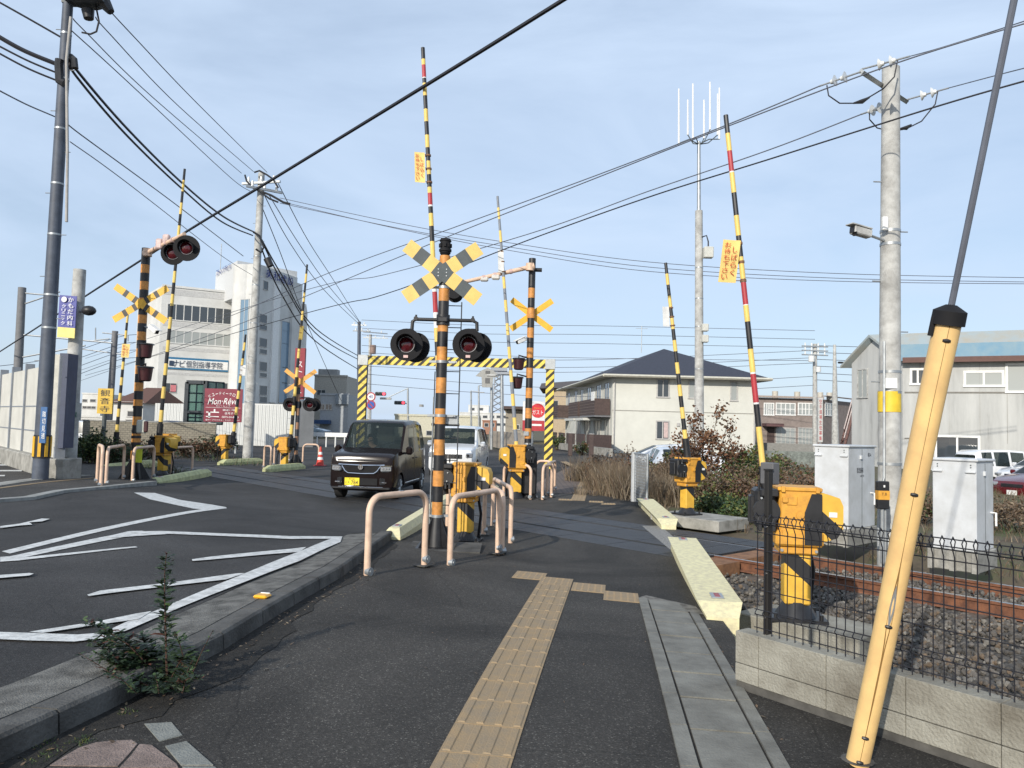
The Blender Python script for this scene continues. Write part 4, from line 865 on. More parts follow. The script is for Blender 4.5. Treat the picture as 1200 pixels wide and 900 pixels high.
# ---- guy wire with yellow guard
a = G(1005, 893, z=0); b = at(1112, 372, 3.03); d = (b-a).normalized(); Lg = (b-a).length
o = thing('guy_wire_guard', 'leaning yellow plastic guard tube round a guy wire at the right', 'guy wire guard', a)
mb = MB(); n = 28; R0 = .049; 
path = [d*(Lg*i/16)+Vector((.004*math.sin(i*.4), 0, 0)) for i in range(17)]; rs = [R0*(1.0+.02*i/16) for i in range(17)]
tubeo = mk('tube', MB().tube(path, rs, 28), GPOLE, o)
side_ = d.cross(Vector((0, 1, 0))).normalized()
fr = Vector((-.42, -.9, 0)); fr = (fr-d*fr.dot(d)).normalized(); xr = fr.cross(d).normalized()
def onsurf(f, ang, k=1.0): r = R0*(1+.02*f)*k; return d*(Lg*f)+Vector((.004*math.sin(f*16*.4), 0, 0))+(fr*math.cos(ang)+xr*math.sin(ang))*r
sg = -1 if onsurf(.5, .4).x < onsurf(.5, -.4).x else 1
sm = MB(); ang = .12*sg
def seam(f, w, k): return [onsurf(f, ang-w, k), onsurf(f, ang+w, k)]
prev = None
for i in range(41):
    f = .01+.98*i/40; w = .022+(.2*math.exp(-((f-.37)/.07)**2)+.05*math.exp(-((f-.2)/.09)**2)); cur = seam(f, w, 1.004)
    if prev: sm.quad(prev[0], prev[1], cur[1], cur[0])
    prev = cur
mk('seam', sm, M('seam_dark', (.22, .12, .03), .7), tubeo, fix=False)
sm = MB(); prev = None
for i in range(9):
    f = .335+.1*i/8; cur = seam(f, .2*math.sin(math.pi*i/8)+.002, 1.012)
    if prev: sm.quad(prev[0], prev[1], cur[1], cur[0])
    prev = cur
mk('grey_foam', sm, STL, tubeo, fix=False)
mb = MB()
for f in (.015, .075, .34, .635, .955):
    ps = [onsurf(f, ang+x*sg, 1.03) for x in (-.28, -.1, .1, .28)]; mb.tube(ps, [.005, .008, .008, .005], 8)
mkeach('clip', mb, BLK, tubeo)
mb = MB(); e = d*Lg; mb.cyl(e-d*.03, e+d*.025, R0*1.27, R0*1.25, 24); mb.cyl(e+d*.025, e+d*.05, R0*1.25, R0*.4, 24); mb.cyl(e+d*.04, e+d*.075, .014, .008, 10); mb.cyl(onsurf(.96, -1.2*sg, 1.1), onsurf(1.0, -1.2*sg, 1.1), .012, n=8)
mk('cap', mb, PLN, o)
mk('soil_ring', MB().cyl((0, 0, .01), (0, 0, .013), .07, .06, 18), KDARK, o)
far = d*9.0
o2 = tag(mk('guy_wire', MB().tube([a+d*(Lg+.05), a+far], .0125, 8), WIREG, loc=None), 'grey guy wire rising out of frame from the yellow guard tube', 'guy wire'); recentre(o2)
# ================================================================ POLES AND WIRES
def cable(name, pts, r, label, group='overhead cables', mat=None, n=5, cat='cable'):
    """a cable through points given as (u, v, distance), sagging smoothly between them"""
    P = [at(*p) for p in pts]; out = []
    for i in range(len(P)-1):
        p0 = P[max(i-1, 0)]; p1 = P[i]; p2 = P[i+1]; p3 = P[min(i+2, len(P)-1)]
        for k in range(8):
            t = k/8; out.append(.5*((2*p1)+(p2-p0)*t+(2*p0-5*p1+4*p2-p3)*t*t+(3*p1-p0-3*p2+p3)*t**3))
    out.append(P[-1]); o = mk(name, MB().tube(out, r, n), mat or CABLE); recentre(o); return tag(o, label, cat, group)
def depth(us, ua, Ya, ub, Yb): k = (us-ua)/(ub-ua); return 1/((1-k)/Ya+k/Yb)
def wires(pts, Ya, Yb, r, label, group='overhead cables', mat=None):
    ua, ub = pts[0][0], pts[-1][0]; return cable('overhead_cable', [(u, v, depth(u, ua, Ya, ub, Yb)) for u, v in pts], r, label, group, mat)
def pole(base, top, r0, r1, mat, label, cat='utility pole', name='utility_pole', bands=(), steps=0, group=None):
    o = thing(name, label, cat, base, 0, group); t = L2(o, top); d = t.normalized()
    mk('shaft', MB().cyl((0, 0, -.3), t, r0, r1, 20), mat, o)
    for z in bands:
        f = z/t.length; r = r0+(r1-r0)*f; mk('band', MB().cyl(d*(z-.02), d*(z+.02), r+.006, n=16), STL, o)
    if steps:
        z = 2.5; k = 0
        while z < t.length-1: f = z/t.length; r = r0+(r1-r0)*f; s = 1 if k % 2 else -1; mk('step_bolt', MB().cyl(d*z+Vector((s*r*.8, 0, 0)), d*z+Vector((s*(r+.12), 0, 0)), .01, n=6), STL, o); z += steps; k += 1
    return o
LP = G(47, 562, lambda x, y: gz(x, y)+.12); LT = at(81, -20, LP.y)
o = pole(LP, LT, .158, .1, POLED, 'dark blue grey utility pole with transformer at top, far left', bands=(3.2, 3.9, 5.2, 6.3, 7.5, 8.6, 9.6), steps=.9)
mk('plate_blue', MB().box(L2(o, at(51, 498, LP.y-.2)), (.13, .03, .75)), M('blue_plate', (.03, .12, .3), .5), o)
t = MB(); c = L2(o, at(51, 498, LP.y-.24)); write_down(t, '踏切見通', c, (1, 0, 0), (0, 0, 1), .09, .6); mk('plate_text', t, WHT, o, fix=False)
z = L2(o, at(45, 523, LP.y)).z; mk('black_yellow_wrap', MB().cyl((0, 0, z-.24), (.003, 0, z+.24), .166, .165, 24), BLK, o)
mb = MB()
for a in range(8): q = a*math.pi/4+.25; mb.box((.166*math.cos(q), .166*math.sin(q), z), (.02, .06, .42), rz=q)
mkeach('yellow_bar', mb, YEL4, o)
tc_ = L2(o, at(98, -8, LP.y-.2)); mk('transformer', MB().cyl(tc_-Vector((0, 0, .15)), tc_+Vector((0, 0, 1.0)), .42, n=24), M('transformer_grey', (.1, .11, .12), .5), o); mk('transformer_bracket', MB().box((.35, 0, tc_.z-.1), (.9, .2, .1)), DGR, o)
mk('riser_pipe', MB().tube([L2(o, at(u, v, LP.y-.22)) for u, v in ((83, 20), (78, 70), (79, 180), (78, 260))], .03), M('riser_white', (.4, .38, .35), .6), o)
mb = MB(); mb.tube([L2(o, at(u, v, LP.y)) for u, v in ((112, 5), (116, 25), (113, 37), (106, 40), (96, 38))], .02); mk('jumper_loop', mb, CABLE, o)
mk('insulator_bushing', MB().cyl(L2(o, at(103, 12, LP.y)), L2(o, at(104, 22, LP.y)), .13, .1), BLK, o)
mk('arm_bushing', MB().tube([L2(o, at(120, 0, LP.y)), L2(o, at(130, 14, LP.y))], [.16, .08]), BLK, o)
mb = MB(); mb.tube([L2(o, at(u, v, LP.y-.1)) for u, v in ((70, 70), (69, 76), (70, 95), (76, 98))], .09); mb.tube([L2(o, at(u, v, LP.y-.1)) for u, v in ((82, 66), (87, 70), (88, 80))], .07); mkeach('cable_bundle', mb, BLK, o)
# second pole with clinic banner
p2 = G(79, 556); p2.y; P2Y = LP.y+3.0; b = at(79, 556, P2Y); b.z = -.25
o = pole(b, at(93.5, 316, P2Y), .2, .145, POLE, 'grey concrete pole with a blue clinic banner, behind the barrier wall end', steps=0)
c = L2(o, at(78.5, 371, P2Y-.35)); w = (at(88, 371, P2Y)-at(68, 371, P2Y)).length; h = 49*P2Y/900
ez = (L2(o, at(82, 347, P2Y-.1))-L2(o, at(79, 396, P2Y-.1))).normalized(); ex = Vector((1, 0, -.05)).normalized()
def panel(root, c, ex, ez, w, h, mat, name='panel', th=.02):
    ex = Vector(ex).normalized(); ez = Vector(ez).normalized(); ny = ex.cross(ez).normalized(); c = Vector(c)
    P = [c+ex*x*w/2+ez*z*h/2+ny*k for k in (0, -th) for x, z in ((-1, -1), (1, -1), (1, 1), (-1, 1))]
    return mk(name, MB().add(P, [(3, 2, 1, 0), (4, 5, 6, 7), (0, 1, 5, 4), (1, 2, 6, 5), (2, 3, 7, 6), (3, 0, 4, 7)]), mat, root, smooth=0)
F_ = Vector((0, -.02, 0))
BAN = M('banner_blue', (.06, .07, .3), .5); bp_ = panel(o, c+ez*h*.12, ex, ez, w, h*.76, BAN, 'banner'); bq = panel(o, c-ez*h*.38, ex, ez, w, h*.24, M('banner_yellow', (.75, .65, .2), .5), 'banner_foot')
t = MB(); f = Vector((0, -.035, 0)); write_down(t, 'かもだ内科', c+ez*h*.12+ex*w*.22+f, ex, ez, w*.38, h*.7); write_down(t, 'クリニック', c+ez*h*.04-ex*w*.18+f, ex, ez, w*.28, h*.5); t.cyl(c+ez*h*.4-ex*w*.18+f*.9, c+ez*h*.4-ex*w*.18+f, w*.16, n=14); mk('banner_text', t, WHT, bp_, fix=False)
p = L2(o, at(104, 364, P2Y-.3)); mk('lamp_head', MB().ico(p, .14, 2, (1.3, 1, .9)), BLK, o); mk('lamp_arm', MB().tube([(0, 0, p.z), p], .025), STL, o)
s_ = L2(o, at(84, 482, P2Y-.25)); sp = panel(o, s_, (1, 0, 0), (0, 0, 1), .46, .42, M('sign_pale', (.6, .62, .6), .5), 'notice_board'); t = MB(); write(t, 'AED', s_+Vector((-.06, -.03, .1)), (1, 0, 0), (0, 0, 1), .2, .1); write(t, '設置', s_+Vector((0, -.03, -.08)), (1, 0, 0), (0, 0, 1), .3, .12); mk('notice_text', t, M('text_green', (.02, .18, .12), .5), sp, fix=False)
mk('small_box', MB().box(L2(o, at(81, 435, P2Y-.2)), (.3, .2, .22), bev=.02), STL, o)
# catenary gantry poles on the left
g1 = at(17, 520, 34); g1.z = -.25
o = pole(g1, at(26, 337, 34), .2, .16, M('mast_grey', (.17, .17, .175), .7), 'bluish railway mast at the left edge with crossbeams', cat='railway mast', name='railway_mast')
for (u0, v0), (u1, v1) in (((24, 343), (92, 349)), ((24, 392), (132, 402)), ((24, 419), (100, 405)), ((26, 357), (70, 342))): mk('crossbeam', MB().tube([L2(o, at(u0, v0, 34)), L2(o, at(u1, v1, 34))], .035), STL, o)
g2 = at(125, 530, 38); g2.z = -.25
o = pole(g2, at(135, 388, 38), .17, .14, MATS['mast_grey'], 'slim railway mast beside the yellow temple sign', cat='railway mast', name='railway_mast')
for q in (((120, 390), (150, 393)), ((110, 399), (128, 397)), ((96, 409), (148, 416)), ((150, 393), (150, 400)), ((112, 398), (112, 384))): mk('bracket_arm', MB().tube([L2(o, at(*q[0], 38)), L2(o, at(*q[1], 38))], .03), STL, o)
# pole by the white building
b = at(290, 535, 34); b.z = -.25
o = pole(b, at(306.5, 203, 34), .22, .14, POLE, 'tall weathered utility pole in front of the white building', bands=(2.5, 4.2, 6, 7.7, 9), steps=.8)
def crossarm(o, c, dx, dy, l, n=3, mat=STL, ins=INS):
    c = Vector(c); d = Vector((dx, dy, 0)).normalized(); mk('crossarm', MB().box(c, (l, .1, .1), rz=math.atan2(dy, dx)), mat, o)
    for i in range(n): p = c+d*l*((i+.5)/n-.5); mk('insulator', MB().cyl(p+Vector((0, 0, .04)), p+Vector((0, 0, .28)), .07, .05, 10), ins, o)
crossarm(o, L2(o, at(306, 214, 33.8)), 1, -.25, 1.9, 3); crossarm(o, L2(o, at(310, 222, 33.8)), .9, .6, 1.6, 3)
mb = MB(); mb.tube([L2(o, at(u, v, 33.6)) for u, v in ((287, 205), (289, 212), (296, 220), (304, 224), (316, 233), (326, 237))], .04); mb.tube([L2(o, at(u, v, 33.6)) for u, v in ((298, 202), (304, 200), (313, 205), (320, 210), (326, 220))], .04)
mb.tube([L2(o, at(u, v, 33.6)) for u, v in ((308, 225), (318, 229), (332, 237), (340, 239))], .05); mb.tube([L2(o, at(u, v, 33.6)) for u, v in ((297, 272), (304, 276), (309, 290), (306, 296), (300, 292))], .045)
mkeach('jumper_cable', mb, BLK, o)
mk('splice_case', MB().cyl(L2(o, at(313, 303, 34)), L2(o, at(317, 312, 34)), .17, .15), BLK, o)
# far poles ahead
b = at(420, 520, 70); b.z = -.25; o = pole(b, at(421, 377, 70), .2, .15, POLED, 'dark utility pole rising behind the portal corner')
crossarm(o, L2(o, at(421, 381, 70)), 1, -.1, 1.4, 3); crossarm(o, L2(o, at(424, 388, 70)), 1, .1, 1.6, 3)
b = at(432, 520, 80); b.z = -.25; o = pole(b, at(434, 392, 80), .2, .16, POLE, 'grey utility pole with transformer just right of the dark pole')
crossarm(o, L2(o, at(440, 396, 80)), 1, 0, 2.6, 3); crossarm(o, L2(o, at(440, 390, 80)), 1, .5, 2.6, 2); p = L2(o, at(437, 409, 79.6)); mk('transformer', MB().cyl(p-Vector((0, 0, .5)), p+Vector((0, 0, .4)), .32, n=14), M('transformer_brown', (.25, .17, .14), .6), o)
def street_lamp(u, vb, vt, Y, arm, label, r=.07, head=(.5, .2, .12), cat='street lamp', name='street_lamp'):
    b = at(u, vb, Y); b.z = -.25; o = pole(b, at(u, vt, Y), r*1.3, r, STL, label, cat=cat, name=name)
    if arm: e = L2(o, at(u+arm[0], vt+arm[1], Y-.3)); t = L2(o, at(u, vt, Y)); mk('lamp_arm', MB().tube([t, e], r*.5), STL, o); mk('lamp_head', MB().box(e, head, bev=.03), POLE, o)
    return o
street_lamp(588, 560, 440, 42, (-12, 0), 'thin street lamp post behind the white van', .08)
street_lamp(576, 530, 441, 60, None, 'tall thin post carrying the house shaped sign, behind the van', .1, name='sign_post', cat='sign post')
o = street_lamp(552, 530, 458, 85, (13, 2), 'distant lamp post left of the house shaped sign', .09)
o = street_lamp(561, 530, 452, 95, (8, -1), 'distant grey post with flat lamp panel', .1); 
o = street_lamp(478, 515, 455, 110, (-26, 12), 'far lamp post right of the distant red traffic lights', .13, head=(1.6, .4, .3))
# house-shaped sign back
o = thing('direction_sign', 'grey back of a house shaped direction sign on a tall post', 'road sign', at(571, 450, 59.5)); s = 59.5/900
mk('panel', MB().extr([(-14*s, 9*s), (-7*s, 16*s), (0, 19*s), (7*s, 16*s), (14*s, 9*s), (7*s, 8*s), (6*s, -4*s), (-6*s, -4*s), (-7*s, 8*s)], lambda v: v, .08), M('sign_back', (.33, .33, .31), .6), o)
mk('dark_louvre', MB().box((0, -.03, 4*s), (5*s, .03, 6*s)), M('louvre_dark', (.12, .12, .12), .6), o); mk('gable_louvre', MB().box((0, -.03, 14*s), (5*s, .03, 3*s)), MATS['louvre_dark'], o)
# traffic lights
def signal(u, v, Y, label, pu):
    c = at(u, v, Y); s = Y/900; o = thing('traffic_light', label, 'traffic light', c); mk('housing', MB().box((0, 0, 0), (13*s, .3, 4.4*s), bev=.1), M('signal_grey', (.12, .13, .14), .5), o)
    for i, m in enumerate((M('lens_off_dark', (.01, .02, .02), .3), MATS.get('lens_off_dark'), M('lens_red_lit', (.7, .03, .06), .4))): mk('lens', MB().cyl((-4.2*s+i*4.2*s, -.18, 0), (-4.2*s+i*4.2*s, -.3, 0), 1.7*s, n=16), m, o)
    mk('arm', MB().tube([(5*s, .1, 0), ((pu-u)*s, .1, -1.0*s)], .07), STL, o)
red = M('lens_red_lit', (.8, .03, .06), .4); e_ = red.node_tree.nodes['Principled BSDF']; e_.inputs['Emission Color'].default_value = (1, .08, .12, 1); e_.inputs['Emission Strength'].default_value = 1.6
signal(446, 461.5, 95, 'distant horizontal traffic light showing red, left and higher', 436); signal(468.5, 472, 120, 'farther horizontal traffic light showing red, beside the lamp post', 478)
# round road signs
b = at(434, 530, 40); b.z = -.25; o = thing('road_sign', 'speed limit sign above a blue no parking sign on one post', 'road sign', b)
mk('post', MB().cyl((0, 0, 0), L2(o, at(434.5, 459, 40)), .04, n=10), STL, o)
for v, kind in ((465, 0), (474.5, 1)):
    c = L2(o, at(434.8, v, 39.9)); d = mk('sign_disc', MB().cyl(c, c+Vector((0, -.02, 0)), .24, n=28), RED, o)
    mk('disc_face', MB().cyl(c+Vector((0, -.02, 0)), c+Vector((0, -.03, 0)), .18, n=28), WHT if kind == 0 else M('sign_blue', (.02, .09, .4), .5), d)
    t = MB()
    if kind == 0: write(t, '40', c+Vector((0, -.035, 0)), (1, 0, 0), (0, 0, 1), .22, .17)
    else: t.box(c+Vector((0, -.035, 0)), (.4, .006, .05), R=Matrix.Rotation(math.radians(45), 3, 'Y'))
    mk('sign_symbol', t, MATS['sign_blue'] if kind == 0 and 'sign_blue' in MATS else (M('sign_blue2', (.02, .06, .3), .5) if kind == 0 else RED), d, fix=False)
# antenna pole
b = at(820, 540, 27); b.z = -.35
o = pole(b, at(819, 247, 27), .17, .13, POLE, 'slim concrete radio mast behind the red leaved bush, top of white whips', bands=(4, 5.5, 6.5, 7.6), cat='radio mast', name='radio_mast')
tp = L2(o, at(819, 166, 27)); mk('steel_tube', MB().cyl(L2(o, at(819, 249, 27)), tp, .07, .06, 12), STL, o)
for u, v0, v1, dy in ((795.5, 168, 104, -.3), (806, 158, 117, .5), (812, 163, 98, -.6), (825, 162, 117, .5), (832, 152, 96, 0), (841, 158, 110, .3), (843, 163, 103, -.4)):
    q = L2(o, at(u, v0, 27+dy)); w = mk('whip_antenna', MB().cyl(q, L2(o, at(u, v1, 27+dy)), .035, .025, 8), WHT, o); mk('whip_bracket', MB().tube([tp-Vector((0, 0, .1)), (q.x*.5+tp.x*.5, q.y*.5, tp.z+.02), q], .02, 6), DGR, w)
mb = MB()
for u, v, k in ((830, 296, .3), (826, 384, .2), (826, 397, .2)): mb.box(L2(o, at(u, v, 26.8)), (k*1.1, .25, k*1.3), bev=.02)
mkeach('equipment_box', mb, M('pale_equipment', (.55, .55, .5), .5), o)
mk('box_conduit', MB().tube([L2(o, at(u, v, 26.9)) for u, v in ((822, 278), (828, 276), (830, 283), (830, 292))], .025), CABLE, o)
# big concrete pole on the right
b = at(1042, 650, 11.3); b.z = -.25; PY = 11.3
o = pole(b, at(1044, 80, PY), .165, .125, POLE, 'thick concrete pole with white insulators and camera, between the grey cabinets', bands=(1.3, 2.35, 2.65, 4.55, 4.75), steps=.75)
z = lambda v: L2(o, at(1043, v, PY)).z
mk('yellow_wrap', MB().cyl((.005, 0, z(483)), (.005, 0, z(459)), .16, .159, 24), M('wrap_yellow', (.75, .52, .04), .5), o)
mk('white_notice', MB().box(L2(o, at(1044, 449, PY-.16)), (.18, .015, .15)), WHT, o)
a0 = L2(o, at(1009, 84, PY-.6)); a1 = L2(o, at(1062, 119, PY+.9)); mk('crossarm', MB().cyl(a0, a1, .045, n=4), STL, o)
def disc_ins(p, q):
    p = Vector(p); q = Vector(q); d = (q-p).normalized(); L_ = (q-p).length; m_ = mk('insulator_string', MB().cyl(p, q, .014, n=8), STL, o)
    for f in (.38, .62):
        c = p+d*L_*f; mb = MB(); mb.cyl(c-d*.01, c+d*.02, .085, .05, 18); mb.cyl(c+d*.02, c+d*.06, .04, .03, 12); mk('disc', mb, INS, m_)
disc_ins(L2(o, at(1009, 84, PY-.6)), L2(o, at(960, 101, PY-.2))); disc_ins(L2(o, at(1010, 81, PY-.6)), L2(o, at(1066, 66, PY-1.0))); disc_ins(L2(o, at(1062, 117, PY+.8)), L2(o, at(1112, 103, PY+.4))); disc_ins(L2(o, at(1044, 122, PY+.1)), L2(o, at(1009, 134, PY+.5)))
mb = MB(); mb.tube([L2(o, at(u, v, PY-.4)) for u, v in ((969, 100), (971, 112), (984, 121), (1003, 121), (1020, 113), (1035, 104), (1048, 90), (1052, 70))], .01); mb.tube([L2(o, at(u, v, PY+.4)) for u, v in ((1099, 107), (1096, 122), (1080, 142), (1062, 151), (1045, 154), (1028, 150), (1019, 140), (1019, 133))], .01); mkeach('jumper_wire', mb, CABLE, o)
mb = MB(); mb.tube([L2(o, at(u, v, PY-.4)) for u, v in ((1000, 121), (1010, 119), (1019, 114))], [.012, .035, .012]); mb.tube([L2(o, at(u, v, PY+.4)) for u, v in ((1054, 151), (1062, 150), (1068, 146))], [.012, .035, .012]); mkeach('jumper_sleeve', mb, BLK, o)
c = L2(o, at(1009, 272, PY-.35)); cctv(o, c, (-.9, -.3, .12), 1.05, POLE); cctv(o, L2(o, at(1002, 274, PY-.4)), (-.5, -.8, -.3), .5, BLK); mk('camera_arm', MB().tube([c, (0, 0, c.z-.05)], .02), STL, o); mk('camera_box_on_pole', MB().box(L2(o, at(1037, 262, PY-.17)), (.08, .06, .2), bev=.01), WHT, o)
mk('side_pipe', MB().tube([L2(o, at(u, v, PY-.18)) for u, v in ((1036, 400), (1036, 560), (1030, 580), (1029, 640))], .018), STL, o)
# T.B box
c = at(1034, 580, 10.4); o = thing('telephone_box', 'small black and yellow equipment box on a thin pipe before the concrete pole', 'equipment box', (c.x, c.y, -.25))
c = L2(o, c); mk('pipe', MB().cyl((0, 0, 0), (0, 0, c.z), .025, n=10), STL, o); mk('pipe_twin', MB().cyl((.05, .02, 0), (.05, .02, c.z), .018, n=10), STL, o)
mk('case', MB().box(c, (.15, .1, .37), bev=.01), BLK, o); mk('yellow_band', MB().box(c+Vector((0, -.003, .0)), (.152, .1, .12)), YEL2, o); t = MB(); write(t, 'T.B', c+Vector((0, -.055, .015)), (1, 0, 0), (0, 0, 1), .07, .035); mk('band_text', t, BLK, o, fix=False); mk('keyhole', MB().box(c+Vector((0, -.055, .12)), (.02, .01, .03)), WHT, o)
# far right poles
b = at(955, 535, 62); b.z = -.3; o = pole(b, at(955, 403, 62), .2, .16, POLE, 'distant utility pole with three crossarms in front of the brown building', steps=0)
for v in (406, 411, 416): crossarm(o, L2(o, at(955, v, 61.8)), 1, .1, 2.2, 4)
mk('transformer', MB().cyl(L2(o, at(951, 424, 61.5)), L2(o, at(951, 417, 61.5)), .25, n=12), INS, o); mk('grey_can', MB().cyl(L2(o, at(959, 436, 61.5)), L2(o, at(959, 430, 61.5)), .2, n=12), INS, o)
b = at(979, 535, 58); b.z = -.3; o = pole(b, at(978, 404, 58), .3, .1, POLE, 'distant tapering pole just left of the corrugated warehouse'); mk('dark_fitting', MB().box(L2(o, at(988, 425, 58)), (.8, .15, .15), bev=.05), BLK, o)
# ---- wires
CG = 'thin cables fanning from the left pole'
wires([(760, -62), (660, 0), (525, 84), (318, 211), (170, 302), (0, 412), (-60, 450)], 8.2, 45, .028, 'thick black cable crossing the whole sky diagonally to upper right', None)
wires([(83, 66), (88, 80), (150, 152), (215, 216), (262, 254), (298, 272)], LP.y, 34, .034, 'black bundled cable sagging from the left pole to the pale pole, upper', None)
wires([(82, 72), (90, 90), (148, 158), (212, 220), (260, 260), (296, 276)], LP.y, 34, .03, 'black bundled cable sagging just below the upper bundle at left', None)
wires([(-20, 32), (25, 58), (68, 76)], 16, LP.y, .05, 'thick black cable reaching the left pole from the left edge', None)
for i, p in enumerate((((-20, 44), (30, 70), (68, 86)), ((-20, 52), (30, 79), (68, 95)), ((-20, -8), (30, 20), (72, 44)))): wires(list(p), 16, LP.y, .022, 'thin cable between the left edge of the photo and the left pole', 'cables left of the left pole')
wires([(-20, 96), (30, 122), (75, 142), (95, 158), (200, 235), (285, 300)], 16, 36, .018, 'lashed grey cable passing the left pole and running down right', None, WIREG)
wires([(82, 166), (150, 215), (260, 300), (300, 325)], LP.y, 40, .012, 'faint thin wire below the lashed cable at the left', None, WIREG)
for p in (((86, 22), (100, 37), (180, 115), (283, 203)), ((112, 20), (128, 39), (210, 125), (297, 201)), ((130, 14), (156, 42), (230, 120), (313, 202)), ((84, 36), (152, 98), (270, 208), (293, 224))): wires(list(p), LP.y, 34, .013, 'thin cable from the left pole top down to the pale pole', CG)
for p in (((302, 272), (330, 322), (370, 385), (425, 420)), ((304, 276), (335, 338), (375, 395), (425, 424)), ((306, 290), (330, 345), (370, 400), (425, 436))): wires(list(p), 34, 75, .035, 'dark cable sagging from the pale pole towards the portal', 'cables from the pale pole to the portal side')
for p in (((308, 225), (340, 285), (380, 340), (421, 380)), ((315, 228), (350, 285), (385, 335), (422, 378)), ((326, 215), (360, 280), (392, 330), (422, 378)), ((306, 240), (330, 300), (360, 380), (400, 470))): wires(list(p), 34, 70, .02, 'thin wire from the pale pole top to the far dark pole', 'thin wires to the far dark pole')
for v0, v1, v2, v3 in ((232, 285, 307, 326), (238, 290, 313, 331), (236, 294, 318, 333)): wires([(328, v0), (470, (v0+v1)/2+4), (600, v1), (760, v2), (980, (v2+v3)/2+4), (1240, v3)], 34, 30, .014, 'thin wire crossing the sky from the pale pole to the right edge', 'wires from the pale pole to the right edge', WIREG)
for p in (((1240, 12), (1112, 53), (1066, 66)), ((960, 101), (850, 147), (700, 205), (528, 268), (380, 322), (240, 382), (60, 446)), ((1240, 16), (1050, 74), (850, 149), (700, 208), (528, 276), (380, 338), (240, 395), (60, 458)), ((1240, 70), (1180, 85), (1112, 103)), ((1009, 134), (900, 176), (760, 224), (620, 274), (450, 322), (340, 345), (100, 420))):
    Ya, Yb = {1240: (8.5, 10.9), 960: (11, 45), 1009: (11.6, 45)}[p[0][0]]
    if p[-1][0] == 60: Yb = 45
    wires(list(p), Ya, Yb, .0075 if Yb < 20 else .01, 'grey railway feeder wire strung from the concrete pole', 'railway feeder wires', WIREG)
wires([(1240, 84), (1100, 124), (900, 187), (760, 231), (620, 281), (450, 345), (340, 372), (100, 440)], 8, 45, .011, 'darker railway feeder wire passing in front of the concrete pole', None, CABLE)
rnd = random.Random(4)
for i in range(9):
    v = 376+i*9+rnd.uniform(-2, 2); s = rnd.uniform(3, 16); wires([(424, v), (560, v+s*.5+4), (700, v+s*.9+3), (955, v+s*.6+(10 if i < 4 else -6))], 72, 64, .022, 'thin wire strung low across the sky between distant poles', 'low distant wires behind the portal', WIREG)
for i in range(6):
    v = 405+i*8; wires([(955, v), (1080, v+2+i), (1240, v-6+i*3)], 62, 62, .025, 'thin wire right of the distant three arm pole', 'wires right of the distant pole', WIREG)
for i in range(4):
    wires([(-10, 430+i*12), (60, 420+i*10), (135, 396+i*9), (160, 392+i*9)], 34, 40, .014, 'railway overhead wire near the left masts', 'railway wires near the left masts', WIREG)
# ================================================================ SIGNS
def board(name, label, cat, u0, v0, u1, v1, Y, mat, posts=True, ground=-.25, th=.05, ywt=0):
    a = at(u0, v0, Y); b_ = at(u1, v1, Y); c = (a+b_)/2; w = b_.x-a.x; h = a.z-b_.z
    o = thing(name, label, cat, (c.x, c.y, ground)); z = c.z-ground; bd = mk('board', MB().box((0, 0, z), (w, th, h)), mat, o)
    return o, bd, z, w, h
o, bd, z, w, h = board('temple_sign', 'narrow yellow sign with three black characters on a dark post', 'sign', 115.5, 455, 131.5, 485, 26.5, M('sign_ochre', (.66, .43, .05), .5))
mk('post', MB().cyl((0, 0, 0), (0, 0, z-h/2), .07, n=10), DGR, o); t = MB(); write_down(t, '観音寺', (0, -.03, z), (1, 0, 0), (0, 0, 1), w*.8, h*.95); mk('lettering', t, BLK, bd, fix=False)
o, bd, z, w, h = board('salon_sign', 'maroon roadside board with white lettering and a small map', 'sign', 240.5, 455, 283, 495, 38.5, MAR)
for x in (-.35, .35): mk('post', MB().box((x*w, .08, z/2), (.1, .1, z)), STL, o)
t = MB(); f = -.03
s = 'ビューティーサロン'
for i, ch in enumerate(s):
    a = (i-(len(s)-1)/2)/len(s); vs, fs = text_mesh(ch); k = 1 if ch != 'ー' else .2; ang = -a*1.2
    c = Vector((a*w*.82, f, z+h*.36-abs(a)**2*h*.42)); write(t, ch, c, (math.cos(ang), 0, math.sin(ang)), (-math.sin(ang), 0, math.cos(ang)), w*.065, h*.085*k)
write(t, 'Mon·Rêve', (0, f, z+h*.12), (1, 0, .02), (.25, 0, 1), w*.78, h*.19); write(t, 'モン・レーヴ', (0, f, z-h*.02), (1, 0, 0), (0, 0, 1), w*.38, h*.055)
t.quad(*[(x*w, f, z+q*h) for x, q in ((-.46, -.075), (.46, -.075), (.46, -.068), (-.46, -.068))]); 
for x0, q0, x1, q1 in ((-.44, -.23, -.1, -.2), (-.38, -.38, -.33, -.2), (-.24, -.2, -.2, -.12), (-.44, -.36, -.1, -.335)): t.quad(*[(x*w, f, z+q*h) for x, q in ((x0, q0), (x1, q0), (x1, q1), (x0, q1))])
write(t, '国道11号線', (.2*w, f, z-.14*h), (1, 0, 0), (0, 0, 1), w*.4, h*.06); write(t, '信号すぐ', (.2*w, f, z-.24*h), (1, 0, 0), (0, 0, 1), w*.3, h*.07); write(t, '0875-24-8813', (.2*w, f, z-.35*h), (1, 0, 0), (0, 0, 1), w*.44, h*.055); write(t, '着付・ブライダル・エステ・まつげ', (0, f, z-.445*h), (1, 0, 0), (0, 0, 1), w*.9, h*.045); mk('lettering', t, WHT, bd, fix=False)
o, bd, z, w, h = board('banner_sign', 'tall red vertical sign with white lettering beside the white building', 'sign', 347, 408, 356, 468, 52, M('deep_red', (.25, .008, .025), .5), th=.3)
